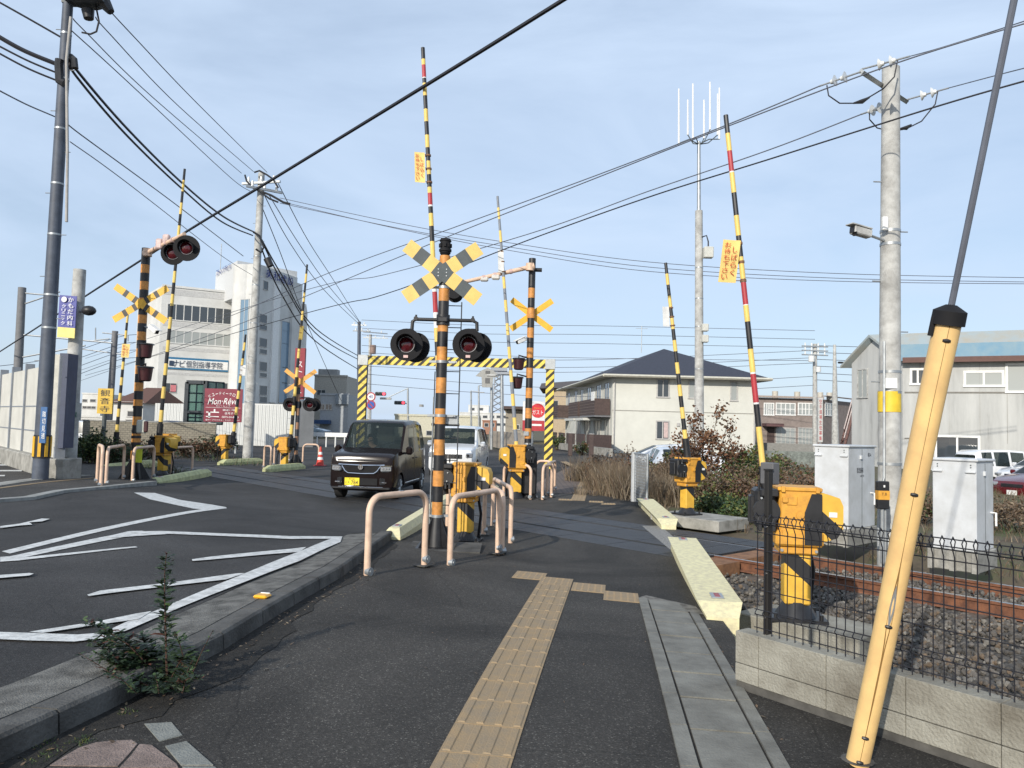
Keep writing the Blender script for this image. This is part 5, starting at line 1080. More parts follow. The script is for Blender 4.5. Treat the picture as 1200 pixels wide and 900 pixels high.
mk('white_panel', MB().box((.15, .1, z/2-h*.35), (w*1.2, .25, z-h*.5)), WALLW, o); t = MB(); write_down(t, 'ストレッチ', (0, -.16, z-.1*h), (1, 0, 0), (0, 0, 1), w*.7, h*.7); mk('lettering', t, WHT, bd, fix=False)
o, bd, z, w, h = board('restaurant_sign', 'white pole sign with a red disc above a red panel, right of far signal post', 'sign', 613, 470, 638, 493, 48, M('board_white', (.72, .72, .72), .5), th=.3)
mk('post', MB().cyl((-.1, .1, 0), (-.1, .1, z-h/2), .12), STL, o); mk('red_panel', MB().box((0, 0, z-h*.5-.33), (w, .28, .64)), RED, o)
d = mk('red_disc', MB().cyl((w*.18, -.15, z+.02), (w*.18, -.18, z+.02), h*.37, n=32), M('disc_red', (.6, .03, .04), .5), bd); t = MB(); write(t, 'ガスト', (w*.18, -.19, z-.07*h), (1, 0, 0), (0, 0, 1), h*.56, h*.24); mk('lettering', t, WHT, d, fix=False)
t = MB(); write(t, 'すかいらーく', (w*.18, -.19, z+.14*h), (1, 0, 0), (0, 0, 1), h*.42, h*.08); mk('small_lettering', t, YEL4, d, fix=False)
t = MB(); write(t, 'P', (-.28*w, -.15, z-.5*h-.3), (1, 0, 0), (0, 0, 1), .22, .34); t.box((w*.15, -.145, z-.5*h-.28), (.6, .01, .12)); mk('panel_mark', t, WHT, o, fix=False)
# ================================================================ BUILDINGS
def building(name, label, cat, P, zb, zt, mat, origin=None):
    """walls from a footprint; P is a list of (x, y)"""
    c = origin or (sum(p[0] for p in P)/len(P), sum(p[1] for p in P)/len(P)); o = thing(name, label, cat, (c[0], c[1], zb))
    w = mk('wall', MB().prism([(p[0]-c[0], p[1]-c[1]) for p in P], -.3, zt-zb), mat, o, smooth=0); return o, w
def on_wall(o, P0, P1, s0, z0, s1, z1, off=0.0, th=.06):
    """box on the wall P0-P1 between distances s0..s1 and heights z0..z1, standing proud by off"""
    e = Vector((P1[0]-P0[0], P1[1]-P0[1], 0)).normalized(); n = Vector((e.y, -e.x, 0)); c = Vector((P0[0], P0[1], 0))+e*(s0+s1)/2+n*(off-th/2); c.z = (z0+z1)/2
    return MB().box(c-o.location, (s1-s0, th, z1-z0), rz=math.atan2(e.y, e.x))
def window(o, P0, P1, u0, v0, u1, v1, gm=None, frame=None, n=2, sill=True, fw=.05, px=True, hb=False):
    if px: (s0, z1), (s1, z0) = hit(u0, v0, P0, P1), hit(u1, v1, P0, P1)
    else: s0, z1, s1, z0 = u0, v0, u1, v1
    if s1 < s0: s0, s1 = s1, s0
    if z1 < z0: z0, z1 = z1, z0
    gm = gm or GL; frame = frame or TRIM; e = Vector((P1[0]-P0[0], P1[1]-P0[1], 0)).normalized()
    mb = MB()
    def bx(a, za, b, zb, off, th): q = on_wall(o, P0, P1, a, za, b, zb, off, th); mb.add(q.v, q.f)
    bx(s0-fw, z1-.002, s1+fw, z1+fw, .05, .1); bx(s0-fw-.03, z0-fw, s1+fw+.03, z0+.002, .08, .13); bx(s0-fw, z0, s0, z1, .05, .1); bx(s1, z0, s1+fw, z1, .05, .1)
    for i in range(1, n): x = s0+(s1-s0)*i/n; bx(x-fw*.4, z0, x+fw*.4, z1, .04, .06)
    if hb: bx(s0, (z0+z1)/2-fw*.3, s1, (z0+z1)/2+fw*.3, .035, .05)
    f = mk('window', mb, frame, o, smooth=0); mk('pane', on_wall(o, P0, P1, s0, z0, s1, z1, .015, .03), gm, f, smooth=0); return f
def onpart(name, o, P0, P1, px4, mat, off=.06, th=.1, parent=None):
    (s0, z1), (s1, z0) = hit(px4[0], px4[1], P0, P1), hit(px4[2], px4[3], P0, P1); return mk(name, on_wall(o, P0, P1, min(s0, s1), min(z0, z1), max(s0, s1), max(z0, z1), off, th), mat, parent or o, smooth=0)
# --- white office building: long wing and tower
Yw = 92
A0 = at(190, 340, Yw-2).xy; A1 = at(276, 345, Yw+2).xy; back = Vector((-8, 16))
zt = at(190, 334.5, Yw-2).z
leftc = at(162, 350, Yw+9).xy
o, w = building('office_wing', 'long white office wing with ribbon windows, left of the tower', 'building', [tuple(leftc), tuple(A0), tuple(A1), tuple(A1+Vector((2, 20))), tuple(leftc+Vector((3, 22)))], -.3, zt, WALLW)
mb = on_wall(o, A0, A1, 0, zt-.1, (A1-A0).length, zt+.15, .12, .3); mk('parapet', mb, WALLW, o, smooth=0)
for v0, v1, gm in ((356, 376, GL), (387, 402, GLC)):
    f = window(o, A0, A1, 197, v0, 270, v1+4, gm, WALLW, n=8, fw=.12)
for k, v in enumerate((383, 411, 440, 346)): onpart('joint_line', o, A0, A1, (190.5, v-1.5, 275, v+.0), M('joint_grey', (.5, .5, .49), .8), off=.02, th=.04)
sb_ = onpart('sign_strip', o, A0, A1, (195, 418, 267, 436), M('strip_blue', (.03, .16, .3), .5), off=.12, th=.1); f2 = onpart('strip_face', o, A0, A1, (196, 420.5, 266.5, 434), WHT, off=.14, th=.04, parent=sb_)
t = MB(); s0, zA = hit(197, 427, A0, A1); s1, zB = hit(266, 428, A0, A1); e = (Vector((*A1, 0))-Vector((*A0, 0))).normalized(); nn_ = Vector((e.y, -e.x, 0))
txt = 'ナビ個別指導学院'
for i, ch in enumerate(txt): c = Vector((*A0, 0))+e*(s0+(s1-s0)*(i+1.2)/(len(txt)+1.4))+nn_*.2; c.z = (zA+zB)/2; write(t, ch, c-o.location, e, (0, 0, 1), .62, .8)
mk('lettering', t, M('text_dark', (.03, .05, .09), .5), f2, fix=False)
mk('logo_block', MB().box(Vector((*A0, 0))+e*(s0+.35)+nn_*.2+Vector((0, 0, (zA+zB)/2))-o.location, (.5, .04, .6), rz=math.atan2(e.y, e.x)), MATS['text_dark'], f2)
for px4 in ((193, 449, 206, 460), (232, 449, 246, 458), (256, 449, 266, 459)): window(o, A0, A1, *px4, GL, TRIM, n=2)
onpart('pink_poster', o, A0, A1, (200, 451, 206, 459), M('poster_pink', (.6, .2, .22), .5), off=.1, th=.05)
# tower
Yt = 88; T0 = at(273.5, 315, Yt+1).xy; T2 = at(301, 320, Yt-1.2).xy; T3 = at(348.5, 330, Yt+7).xy
zt = at(300, 311, Yt).z; arc = []
cc_ = at(289.5, 320, Yt+.9).xy
P = [tuple(T0)]
for i in range(9):
    a = math.radians(215+i*75/8); P.append((cc_[0]+1.5*math.cos(a), cc_[1]+1.5*math.sin(a)))
P += [tuple(T2), tuple(T3), tuple(T3+Vector((-7, 10))), tuple(T0+Vector((-1, 14)))]
o, w = building('office_tower', 'white office tower with rounded corner, blue lettering and tall dark window strips', 'building', P, -.3, zt, WALLW)
TF0, TF1 = T2, T3
tp0 = at(253, 318, Yt+9).xy
mk('roof_block', MB().prism([tuple(Vector(p)-o.location.xy) for p in (tp0, T0+Vector((.3, .4)), T3+Vector((-.1, .1)), T3+Vector((-5, 9)), tp0+Vector((3, 5)))], zt-3.2, zt+1.1), M('white_render_dull', (.55, .56, .56), .85, var=.05), o, smooth=0)
mk('side_wing', MB().prism([tuple(Vector(p)-o.location.xy) for p in (T3+Vector((.0, .2)), T3+Vector((1.0, .8)), T3+Vector((-1, 9)), T3+Vector((-4, 9)))], 0, at(350, 355, Yt+7).z+.3), WALLW, o, smooth=0)
for v0, v1 in ((329, 340), (368, 379), (380, 387), (396, 407), (409, 415), (424, 435), (437, 442), (452, 463), (465, 472)):
    window(o, TF0, TF1, 304.5 if v0 != 329 else 309, v0, 312 if v0 != 329 else 313.5, v1, GL, TRIM, n=1, fw=.06)
window(o, TF0, TF1, 330.5, 376, 337.5, 472, GLB, TRIM, n=1, fw=.08)
for v in (387, 402, 430, 448): onpart('spandrel', o, TF0, TF1, (330.5, v, 337.5, v+1.6), DGR, off=.05, th=.05)
onpart('downpipe', o, TF0, TF1, (320.6, 332, 322, 472), WHT, off=.2, th=.2); onpart('corner_fin', o, TF0, TF1, (341.5, 330, 346, 472), WALLW, off=.35, th=.4)
GF0, GF1 = at(278, 420, Yt-1.3).xy, at(296, 420, Yt-2.6).xy
for u0, u1 in ((280, 289), (297, 300)):
    a, b = at(u0, 410, Yt-2.3).xy, at(u1, 410, Yt-2.6).xy; zz0, zz1 = at(u0, 480, Yt-2.4).z, at(u0, 351, Yt-2.4).z; L_ = (b-a).length
    window(o, a, b, 0, zz1, L_, zz0, GLB, M('pale_frame', (.5, .5, .48), .6), n=2, px=False, fw=.08)
def wall_text(o, s, P0, P1, u0, v0, u1, v1, mat, off=.1, parent=None, name='lettering', hk=0):
    (s0, z1), (s1, z0) = hit(u0, v0, P0, P1), hit(u1, v1, P0, P1); z0 = hit(u0, v0+hk, P0, P1)[1] if hk else z0; e = Vector((P1[0]-P0[0], P1[1]-P0[1], 0)).normalized(); n = Vector((e.y, -e.x, 0)); t = MB(); k = len(s)
    for i, ch in enumerate(s):
        c = Vector((P0[0], P0[1], 0))+e*(s0+(s1-s0)*(i+.5)/k)+n*off; c.z = (z0+z1)/2
        write(t, ch, c-o.location, e, (0, 0, 1), abs(s1-s0)/k*.88, abs(z1-z0)*(1 if ch != 'ー' else .12))
    return mk(name, t, mat, parent or o, fix=False)
BT = M('letter_blue', (.012, .03, .2), .8, spec=.1)
wall_text(o, '美和建設', TF0, TF1, 309, 314.5, 342, 328, BT, .3, hk=10.5)
S0, S1 = tuple(tp0-Vector((0, 0))), tuple(T0+Vector((.3, .4)))
wall_text(o, 'ストレッチビル', S0, S1, 254.5, 317.5, 272, 320, BT, .15, name='side_lettering', hk=6.5)
mk('roof_antenna', MB().cyl(Vector((*at(258, 320, Yt+9).xy, zt))-o.location, Vector((*at(258, 320, Yt+9).xy, zt+4.5))-o.location, .05), STL, o)
# low white annex and corrugated white fence
o, w = building('annex', 'low white annex with grey band below the tower', 'building', [tuple(at(232, 500, 80).xy), tuple(at(362, 500, 80).xy), tuple(at(362, 500, 86).xy), tuple(at(232, 500, 86).xy)], -.3, at(340, 474, 80).z, WALLW)
onpart('grey_band', o, at(232, 500, 80).xy, at(362, 500, 80).xy, (232, 475.5, 361.5, 479), M('band_grey_blue', (.3, .33, .36), .6), off=.3, th=.4)
CORR, t_, b_ = nodes_of('white_corrugated'); wv = t_.nodes.new('ShaderNodeTexWave'); wv.inputs['Scale'].default_value = 1.1; wv.wave_profile = 'SIN'; c_ = t_.nodes.new('ShaderNodeTexCoord'); bp = t_.nodes.new('ShaderNodeBump'); bp.inputs['Strength'].default_value = 1; bp.inputs['Distance'].default_value = .12; t_.links.new(c_.outputs['Object'], wv.inputs[0]); t_.links.new(wv.outputs[0], bp.inputs['Height']); t_.links.new(bp.outputs[0], b_.inputs['Normal']); b_.inputs['Base Color'].default_value = (.66, .67, .65, 1); b_.inputs['Roughness'].default_value = .6
def wall_strip(name, label, cat, a, b, h, th, mat, z=-.25, cap=None):
    a = Vector(a); b = Vector(b); o = thing(name, label, cat, (a.x, a.y, z), HD(a, b)); L_ = (b-a).length; mk('panel', MB().box((L_/2, 0, h/2), (L_, th, h)), mat, o, smooth=0)
    if cap: mk('cap', MB().box((L_/2, 0, h+.03), (L_+.05, th+.06, .06)), cap, o)
    return o
wall_strip('site_fence', 'white corrugated sheet fence in front of the office buildings', 'fence', at(180, 525, 54).xy, at(346, 525, 50).xy, 2.7, .1, CORR)
mk_ = wall_strip('end_panel', 'grey panel closing the right end of the white corrugated fence', 'fence', at(346, 525, 50.2).xy, at(366, 525, 51).xy, 3.0, .15, GREYB)
# green glass frame structure
o = thing('glass_shelter', 'dark framed green glass display structure behind the block wall', 'glass structure', at(235, 540, 44)); o.location.z = -.25; s = 44/900
def zz(v): return L2(o, at(235, v, 44)).z
def gp(u, dy=0): return (u-235)*s*.99, dy
pans = []
for u0, u1, dy0, dy1, v0, v1 in ((205, 214, .9, 0, 449, 497), (217, 236, 0, 0, 450, 482), (217, 236, 0, 0, 485, 498), (240, 252, 0, .9, 447, 497)):
    x0, y0 = gp(u0, dy0); x1, y1 = gp(u1, dy1); z0, z1 = zz(v1), zz(v0); g = mk('glass_pane', MB().add([(x0, y0, z0), (x1, y1, z0), (x1, y1, z1), (x0, y0, z1), (x0, y0+.03, z0), (x1, y1+.03, z0), (x1, y1+.03, z1), (x0, y0+.03, z1)], [(0, 1, 2, 3), (7, 6, 5, 4), (0, 1, 5, 4), (1, 2, 6, 5), (2, 3, 7, 6), (3, 0, 4, 7)]), GLG, o)
    mb = MB()
    for k in (0, .5, 1): mb.tube([(x0+(x1-x0)*k, y0+(y1-y0)*k-.02, z0), (x0+(x1-x0)*k, y0+(y1-y0)*k-.02, z1)], .035, 4)
    for k in (0, .33, .66, 1): mb.tube([(x0, y0-.02, z0+(z1-z0)*k), (x1, y1-.02, z0+(z1-z0)*k)], .035, 4)
    mk('mullions', mb, M('frame_dark_teal', (.01, .02, .03), .4), g)
for u, v0 in ((215.5, 448), (237.5, 446)): x, y = gp(u); mk('column', MB().box((x, 0, zz(v0)/2), (.2, .25, zz(v0))), MATS['frame_dark_teal'], o)
mk('top_beam', MB().box((gp(226)[0], 0, zz(448)), (22*s, .25, .2)), MATS['frame_dark_teal'], o); mk('mid_beam', MB().box((gp(226)[0], 0, zz(483)), (21*s, .22, .15)), MATS['frame_dark_teal'], o)
# block wall behind the left crossing
m_, t_, b_ = nodes_of('old_block_wall'); bt = t_.nodes.new('ShaderNodeTexBrick'); c_ = t_.nodes.new('ShaderNodeTexCoord'); mp_ = t_.nodes.new('ShaderNodeMapping'); mp_.inputs['Rotation'].default_value = (math.radians(90), 0, 0); bt.inputs['Scale'].default_value = 2.4; bt.inputs['Color1'].default_value = (.28, .255, .2, 1); bt.inputs['Color2'].default_value = (.22, .2, .16, 1); bt.inputs['Mortar'].default_value = (.12, .11, .09, 1); bt.inputs['Mortar Size'].default_value = .025
t_.links.new(c_.outputs['Object'], mp_.inputs[0]); t_.links.new(mp_.outputs[0], bt.inputs[0]); t_.links.new(bt.outputs[0], b_.inputs['Base Color']); b_.inputs['Roughness'].default_value = .95
wall_strip('old_block_wall', 'old tan block wall between the left crossing and the glass structure', 'wall', at(96, 530, 37).xy, at(252, 530, 37.5).xy, 1.45, .15, m_, cap=CON)
# noise barrier on the far left
def noise_barrier():
    a = Vector(at(-60, 540, 36).xy); e = Vector(at(68, 558, LP.y+.7).xy); 
    a = e-(Vector((.66, -.75)))*26; o = thing('noise_barrier', 'tall pale panel barrier along the railway at the left edge', 'barrier wall', (e.x, e.y, -.25), HD(e, a)); L_ = 26
    mk('footing', MB().box((L_/2, 0, .3), (L_, .5, .9), bev=.03), CON, o); n = 13
    for i in range(n):
        x0 = i*2.0; mb = MB(); mb.box((x0+1, 0, 1.8), (1.9, .12, 2.1)); mk('panel', mb, M('barrier_panel', (.56, .55, .5), .7, var=.1, scale=1.2), o)
        mk('h_post', MB().box((x0+.0, 0, 1.85), (.12, .2, 2.3)), M('barrier_post', (.22, .24, .27), .5), o)
        for z in (1.3, 1.9): mk('joint', MB().box((x0+1, 0, z), (1.9, .14, .03)), MATS['barrier_post'], o)
    return o
noise_barrier()
o = thing('barrier_end', 'blue sided end panel of the barrier beside the left pole', 'barrier wall', at(66, 558, LP.y+.8)); o.location.z = -.25; z = L2(o, at(70, 420, LP.y+.5)).z
mk('pale_face', MB().box((-.07, 0, (z+.7)/2+.2), (.2, .3, z-.9)), M('barrier_panel2', (.55, .54, .48), .7), o); mk('blue_side', MB().box((.12, .02, (z+.7)/2+.2), (.18, .4, z-.85)), M('barrier_blue', (.045, .06, .11), .5), o); mk('footing', MB().box((.05, 0, .3), (.62, .7, .9), bev=.02), CON, o)
# --- cream house
Yh = 60; H0 = Vector(at(717, 520, Yh).xy); H1 = Vector(at(885, 520, Yh).xy); dirL = (Vector(at(662, 520, 84).xy)-H0).normalized(); Lh = 24; H3 = H0+dirL*Lh; H2 = H1+dirL*Lh; zb = -.3
ze = at(717, 440, Yh).z
o, w = building('cream_house', 'two storey cream apartment house with navy hipped roof and brown balconies', 'house', [tuple(H0), tuple(H1), tuple(H2), tuple(H3)], zb, ze, CREAMW)
oc = o.location; ov = .9
e1 = (H1-H0).normalized(); e2 = dirL
def hp(a, b, z): p = H0+e1*a+e2*b; return Vector((p.x, p.y, z))-oc
Wd = (H1-H0).length
C = [hp(-ov, -ov, ze), hp(Wd+ov, -ov, ze), hp(Wd+ov, Lh+ov, ze), hp(-ov, Lh+ov, ze)]
zr = at(776, 409, Yh+6).z; R1 = hp(Wd/2, Wd/2+.3, zr); R2 = hp(Wd/2, Lh-Wd/2, zr)
up = Vector((0, 0, .0))
mb = MB().add(C+[R1, R2], [(0, 1, 4), (1, 2, 5, 4), (2, 3, 5), (3, 0, 4, 5), (3, 2, 1, 0)]); mk('roof', mb, ROOFN, o, smooth=0)
mb = MB()
for a, b in ((0, 1), (1, 2), (2, 3), (3, 0)):
    p, q = C[a], C[b]; mb.tube([p+Vector((0, 0, -.05)), q+Vector((0, 0, -.05))], .12, 4)
mkeach('gutter', mb, M('eave_beige', (.52, .5, .42), .6), o)
mk('eave_soffit', MB().add([c+Vector((0, 0, -.12)) for c in C]+[c+Vector((0, 0, -.02)) for c in C], [(3, 2, 1, 0), (4, 5, 6, 7), (0, 1, 5, 4), (1, 2, 6, 5), (2, 3, 7, 6), (3, 0, 4, 7)]), MATS['eave_beige'], o, smooth=0)
for px4, n in (((771, 445, 783, 465), 2), ((808, 446, 813.5, 466), 1), ((857, 448, 863, 469), 1), ((770, 494, 783, 514), 2), ((808, 495, 813.5, 507), 1)): window(o, H0, H1, *px4, GLC if n == 1 else GL, TRIM, n=n, fw=.1)
onpart('white_curtain', o, H0, H1, (778, 495, 782.5, 513), M('curtain_pink', (.55, .42, .4), .8), off=.03, th=.04)
onpart('string_course', o, H0, H1, (717.5, 481, 884.5, 484.5), M('course_grey', (.3, .29, .26), .7), off=.03, th=.05); onpart('vent_cap', o, H0, H1, (793, 495.5, 796.5, 499.5), TRIM, off=.1, th=.12)
# side wall with balconies (H3->H0 faces left)
sidew = lambda s0, z0, s1, z1, off, th: on_wall(o, H3, H0, s0, z0, s1, z1, off, th)
for s0, s1 in ((1.5, 3.0), (6.0, 7.5), (9.5, 11), (13, 15), (17.5, 19.5), (21, 22.8)): window(o, H3, H0, s0, ze-.5, s1, ze-2.4, GL, TRIM, n=2, px=False, fw=.07)
for s0, s1 in ((7, 9.5), (12, 14.5), (17, 19.5), (21, 23)): window(o, H3, H0, s0, 2.2, s1, .3, GLC, TRIM, n=2, px=False, fw=.07)
for s0, s1 in ((-1.0, 3), (10.2, 15.5), (16.6, 23.4)):
    q = sidew(s0, 2.55, s1, 3.85, 1.3, .08); f = mk('balcony_front', q, BRN, o, smooth=0); mk('balcony_floor', sidew(s0, 2.4, s1, 2.54, 1.3, 1.3), M('balcony_grey', (.16, .16, .17), .6), f)
    for k in (s0, s1): mk('balcony_side', sidew(k-.05, 2.55, k+.05, 3.85, 1.28, 1.2), MATS['balcony_grey'] if k == s1 and False else BRN, f)
    for j in range(5): mk('balcony_rail', sidew(s0, 2.7+j*.24, s1, 2.74+j*.24, 1.33, .03), M('rail_lighter', (.16, .12, .1), .6), f)
mk('entrance_roof', sidew(9.8, 2.15, 15, 2.35, 1.6, 1.6), M('eave_white', (.6, .6, .56), .6), o); mk('entrance_roof', sidew(16, 2.15, 20, 2.35, 1.6, 1.6), MATS['eave_white'], o)
mk('laundry', sidew(22, 3.7, 23.2, 4.4, 1.34, .05), WHT, o)
for a_, b_ in ((.12, -.08), (Wd-.12, -.08)): q = hp(a_, b_, 0); mk('downpipe', MB().cyl((q.x, q.y, .1), (q.x, q.y, ze-oc.z-.1), .06, n=8), TRIM, o)
q = hp(Wd*.62, -.35, 0); mk('air_conditioner', MB().box((q.x, q.y, .55), (.8, .32, .6), bev=.03), WHT, o)
p = hp(Wd*.27, Wd*.3, ze+2.2); mk('tv_antenna', MB().tube([p, p+Vector((0, 0, 2.2))], .03), STL, o); mb = MB(); 
mk('antenna_bars', MB().box(p+Vector((0, 0, 2.0)), (1.0, .03, .03)), STL, o)
# fences before the house
for i, (u0, u1) in enumerate(((717, 688), (686, 676), (674, 664), (662, 655), (653, 647))):
    Y0_, Y1_ = 57.5+i*5, 57.5+(i+1)*5-1
    a = at(u0-1.2, 525, Y0_).xy; b = at(u1, 525, Y1_).xy
    wall_strip('louvre_fence', ['dark brown louvred fence panel under the corner balcony, nearest', 'dark brown louvred fence panel second from the house corner', 'dark brown louvred fence panel third from the house corner', 'dark brown louvred fence panel fourth from the house corner', 'dark brown louvred fence panel farthest from the house corner'][i], 'fence', a, b, 1.25, .12, BRN, z=-.25, cap=None); 
for i, u in enumerate((692.5, 668)): q = at(u, 540, 46 if i == 0 else 50); o2 = thing('brown_post', ['thick brown gate post nearer the bushes, before the house', 'thick brown gate post farther left, before the house'][i], 'gate post', (q.x, q.y, -.25)); mk('post', MB().box((0, 0, .65), (.28, .25, 1.45), bev=.02), BRN, o2); mk('post_cap', MB().box((0, 0, 1.39), (.31, .28, .03)), TRIM, o2)
wall_strip('garden_wall', 'low pale garden wall along the street before the house', 'wall', at(655, 530, 62).xy, at(716, 540, 48).xy, .5, .2, CON)
# neighbour house left
a = Vector(at(640, 520, 92).xy); b = Vector(at(664, 520, 88).xy)
o, w = building('beige_house', 'beige house with dark roof half hidden left of the cream house', 'house', [tuple(a), tuple(b), tuple(b+Vector((3, 12))), tuple(a+Vector((1, 12)))], -.3, at(650, 455, 90).z, M('beige_wall', (.5, .4, .28), .85))
z = at(650, 455, 90).z+.3; c = o.location.xy
P = [Vector((*(q-c), z)) for q in (a+Vector((-1, -1)), b+Vector((1, -1)), b+Vector((4, 13)), a+Vector((0, 13)))]; r0 = (P[0]+P[3])/2+Vector((0, 0, 1.0)); r1 = (P[1]+P[2])/2+Vector((0, 0, 1.3)); mk('roof', MB().add(P+[r0, r1], [(0, 1, 5, 4), (2, 3, 4, 5), (1, 2, 5), (3, 0, 4), (3, 2, 1, 0)]), M('roof_brown_grey', (.09, .075, .07), .8), o, smooth=0)
window(o, a, b, 648, 470, 654, 478, GL, TRIM, n=1)
# --- corrugated warehouse right
FIB, t_, b_ = nodes_of('fibre_cement'); c_ = t_.nodes.new('ShaderNodeTexCoord'); n_ = t_.nodes.new('ShaderNodeTexNoise'); mp_ = t_.nodes.new('ShaderNodeMapping'); mp_.inputs['Scale'].default_value = (1.6, 1.6, .25); n_.inputs['Scale'].default_value = .9; n_.inputs['Detail'].default_value = 8; n_.inputs['Roughness'].default_value = .65; r_ = t_.nodes.new('ShaderNodeValToRGB')
for p, c in ((.25, (.25, .25, .24)), (.42, (.4, .405, .395)), (.7, (.5, .505, .49))): e = r_.color_ramp.elements.new(p); e.color = (*c, 1)
t_.links.new(c_.outputs['Object'], mp_.inputs[0]); t_.links.new(mp_.outputs[0], n_.inputs[0]); t_.links.new(n_.outputs[0], r_.inputs[0]); t_.links.new(r_.outputs[0], b_.inputs['Base Color']); b_.inputs['Roughness'].default_value = .9
wv = t_.nodes.new('ShaderNodeTexWave'); wv.inputs['Scale'].default_value = 2.2; bp = t_.nodes.new('ShaderNodeBump'); bp.inputs['Strength'].default_value = .3; bp.inputs['Distance'].default_value = .012; t_.links.new(c_.outputs['Object'], wv.inputs[0]); t_.links.new(wv.outputs[0], bp.inputs['Height']); t_.links.new(bp.outputs[0], b_.inputs['Normal'])
RUSTR = M('blue_roof_rusted', (.24, .3, .33), .8, var=.3, scale=.8, dirt=(.33, .31, .26)); ROOFB = M('blue_fascia', (.11, .23, .33), .6, var=.2, scale=1.5, dirt=(.2, .3, .36))
Ys_ = 44; K0 = Vector(at(998, 530, Ys_+4.2).xy); K1 = Vector(at(1058, 530, Ys_).xy); K2 = Vector(at(1330, 530, Ys_-5).xy); kz = -.3
zE = at(1060, 420, Ys_).z; K3 = K2+(K0-K1); 
o, w = building('warehouse', 'weathered corrugated warehouse with rusting blue roof, right', 'building', [tuple(K0), tuple(K1), tuple(K2), tuple(K3)], kz, zE, FIB)
# gable: peak on K0-K1 wall
c = o.location; pk = Vector(((K0+K1)/2).to_3d()); zP = at(1030, 396, Ys_+2.1).z; pe = (K2-K1).normalized(); 
zL = at(1000, 433, Ys_+9).z
A_ = Vector((*K0, zE))-c; B_ = Vector((*K1, zE))-c; Pk = Vector((*(K0+K1)/2, zP))-c; D2 = Vector((*(K2-K1), 0))
mk('gable', MB().add([A_, B_, Pk, A_+D2, B_+D2, Pk+D2], [(0, 1, 2), (5, 4, 3), (0, 2, 5, 3), (1, 4, 5, 2), (0, 3, 4, 1)]), FIB, o, smooth=0)
ext = -Vector((*pe, 0))*.4; dn = (B_-Pk).normalized()*.9; dn2 = (A_-Pk).normalized()*.9; upz = Vector((0, 0, .06))
mk('roof', MB().add([Pk+ext+upz, B_+dn*.3+ext+upz, B_+dn*.3+D2+upz, Pk+D2+upz, A_+dn2*.6+ext+upz, A_+dn2*.6+D2+upz]+[q+Vector((0, 0, .15)) for q in (Pk+ext+upz, B_+dn*.3+ext+upz, B_+dn*.3+D2+upz, Pk+D2+upz, A_+dn2*.6+ext+upz, A_+dn2*.6+D2+upz)], [(0, 1, 2, 3), (4, 0, 3, 5), (6, 9, 8, 7), (10, 11, 9, 6), (0, 6, 7, 1), (4, 10, 6, 0), (1, 7, 8, 2), (4, 5, 11, 10), (3, 2, 8, 9), (5, 3, 9, 11)]), RUSTR, o, smooth=0)
onpart('blue_fascia', o, K1, K2, (1050, 405, 1300, 420), ROOFB, off=.5, th=.3); onpart('brown_gutter', o, K1, K2, (1058, 420, 1300, 422.5), M('gutter_brown', (.1, .04, .03), .6), off=.6, th=.3)
for px4, n, g in (((1069, 434, 1082, 449), 2, GL), ((1132, 437, 1174, 451), 2, GLC), ((1181, 428, 1240, 458), 1, GLC), ((1098, 512, 1146, 545), 2, GL)): window(o, K1, K2, *px4, g, WHT, n=n, fw=.12)
window(o, K0, K1, 1006, 434, 1016, 465, GLC, POLE, n=2, fw=.08)
mk('vent_pipe', MB().cyl(Vector((*(K1+pe*7.05), at(1156, 500, 43).z))-c+Vector((-.15, -.5, 0)), Vector((*(K1+pe*7.05), at(1156, 410, 43).z))-c+Vector((-.15, -.5, 0)), .12), WHT, o); 
onpart('ledge_line', o, K1, K2, (1060, 459, 1300, 461), M('ledge_grey', (.2, .19, .17), .8), off=.04, th=.06); onpart('base_ledge', o, K1, K2, (1060, 513, 1097, 515), MATS['ledge_grey'], off=.04, th=.06)
for u in (1078, 1112, 1148, 1180): onpart('stain_seam', o, K1, K2, (u, 424, u+.6, 520), MATS['ledge_grey'], off=.02, th=.03)
onpart('blue_door', o, K0, K1, (1032, 512, 1052, 560), M('door_blue_grey', (.35, .42, .46), .7), off=.08, th=.1)
# --- brown tiled building
Q0 = Vector(at(888, 530, 78).xy); Q1 = Vector(at(963, 530, 78).xy); Q2 = Vector(at(1000, 530, 84).xy)
zt = at(930, 467, 78).z
o, w = building('brown_building', 'two storey taupe tiled building with rows of white windows', 'building', [tuple(Q0), tuple(Q1), tuple(Q2), tuple(Q2+Vector((2, 14))), tuple(Q0+Vector((3, 20)))], -.3, zt, TAUPE)
onpart('roof_edge', o, Q0, Q1, (887, 463.5, 963.5, 467.5), M('roof_edge_tan', (.36, .3, .26), .7), off=.5, th=.6); onpart('roof_edge', o, Q1, Q2, (963.5, 463.5, 1001, 468.5), MATS['roof_edge_tan'], off=.5, th=.6)
for px4 in ((896, 473, 906, 486), (910, 473, 931, 486), (936, 473, 952, 486)): window(o, Q0, Q1, *px4, GLC, WHT, n=4, hb=True, fw=.1)
for px4 in ((910, 502, 931, 522), (936, 502, 952, 522)): window(o, Q0, Q1, *px4, GLC, TRIM, n=4, hb=True, fw=.1)
window(o, Q1, Q2, 967, 473, 978, 487, GLC, WHT, n=4, hb=True, fw=.1)
onpart('entrance_canopy', o, Q0, Q1, (893, 496, 913, 500), M('canopy_maroon', (.12, .06, .06), .7), off=1.4, th=1.4); onpart('entrance', o, Q0, Q1, (899, 501, 907, 524), BRN, off=.06, th=.1)
for u in (908, 934, 961, 972): q = Vector((*at(u, 500, 79).xy, zt))-o.location; mk('roof_vent', MB().cyl(q, q+Vector((0, 0, .75)), .3, n=12), M('vent_beige', (.5, .47, .4), .6), o)
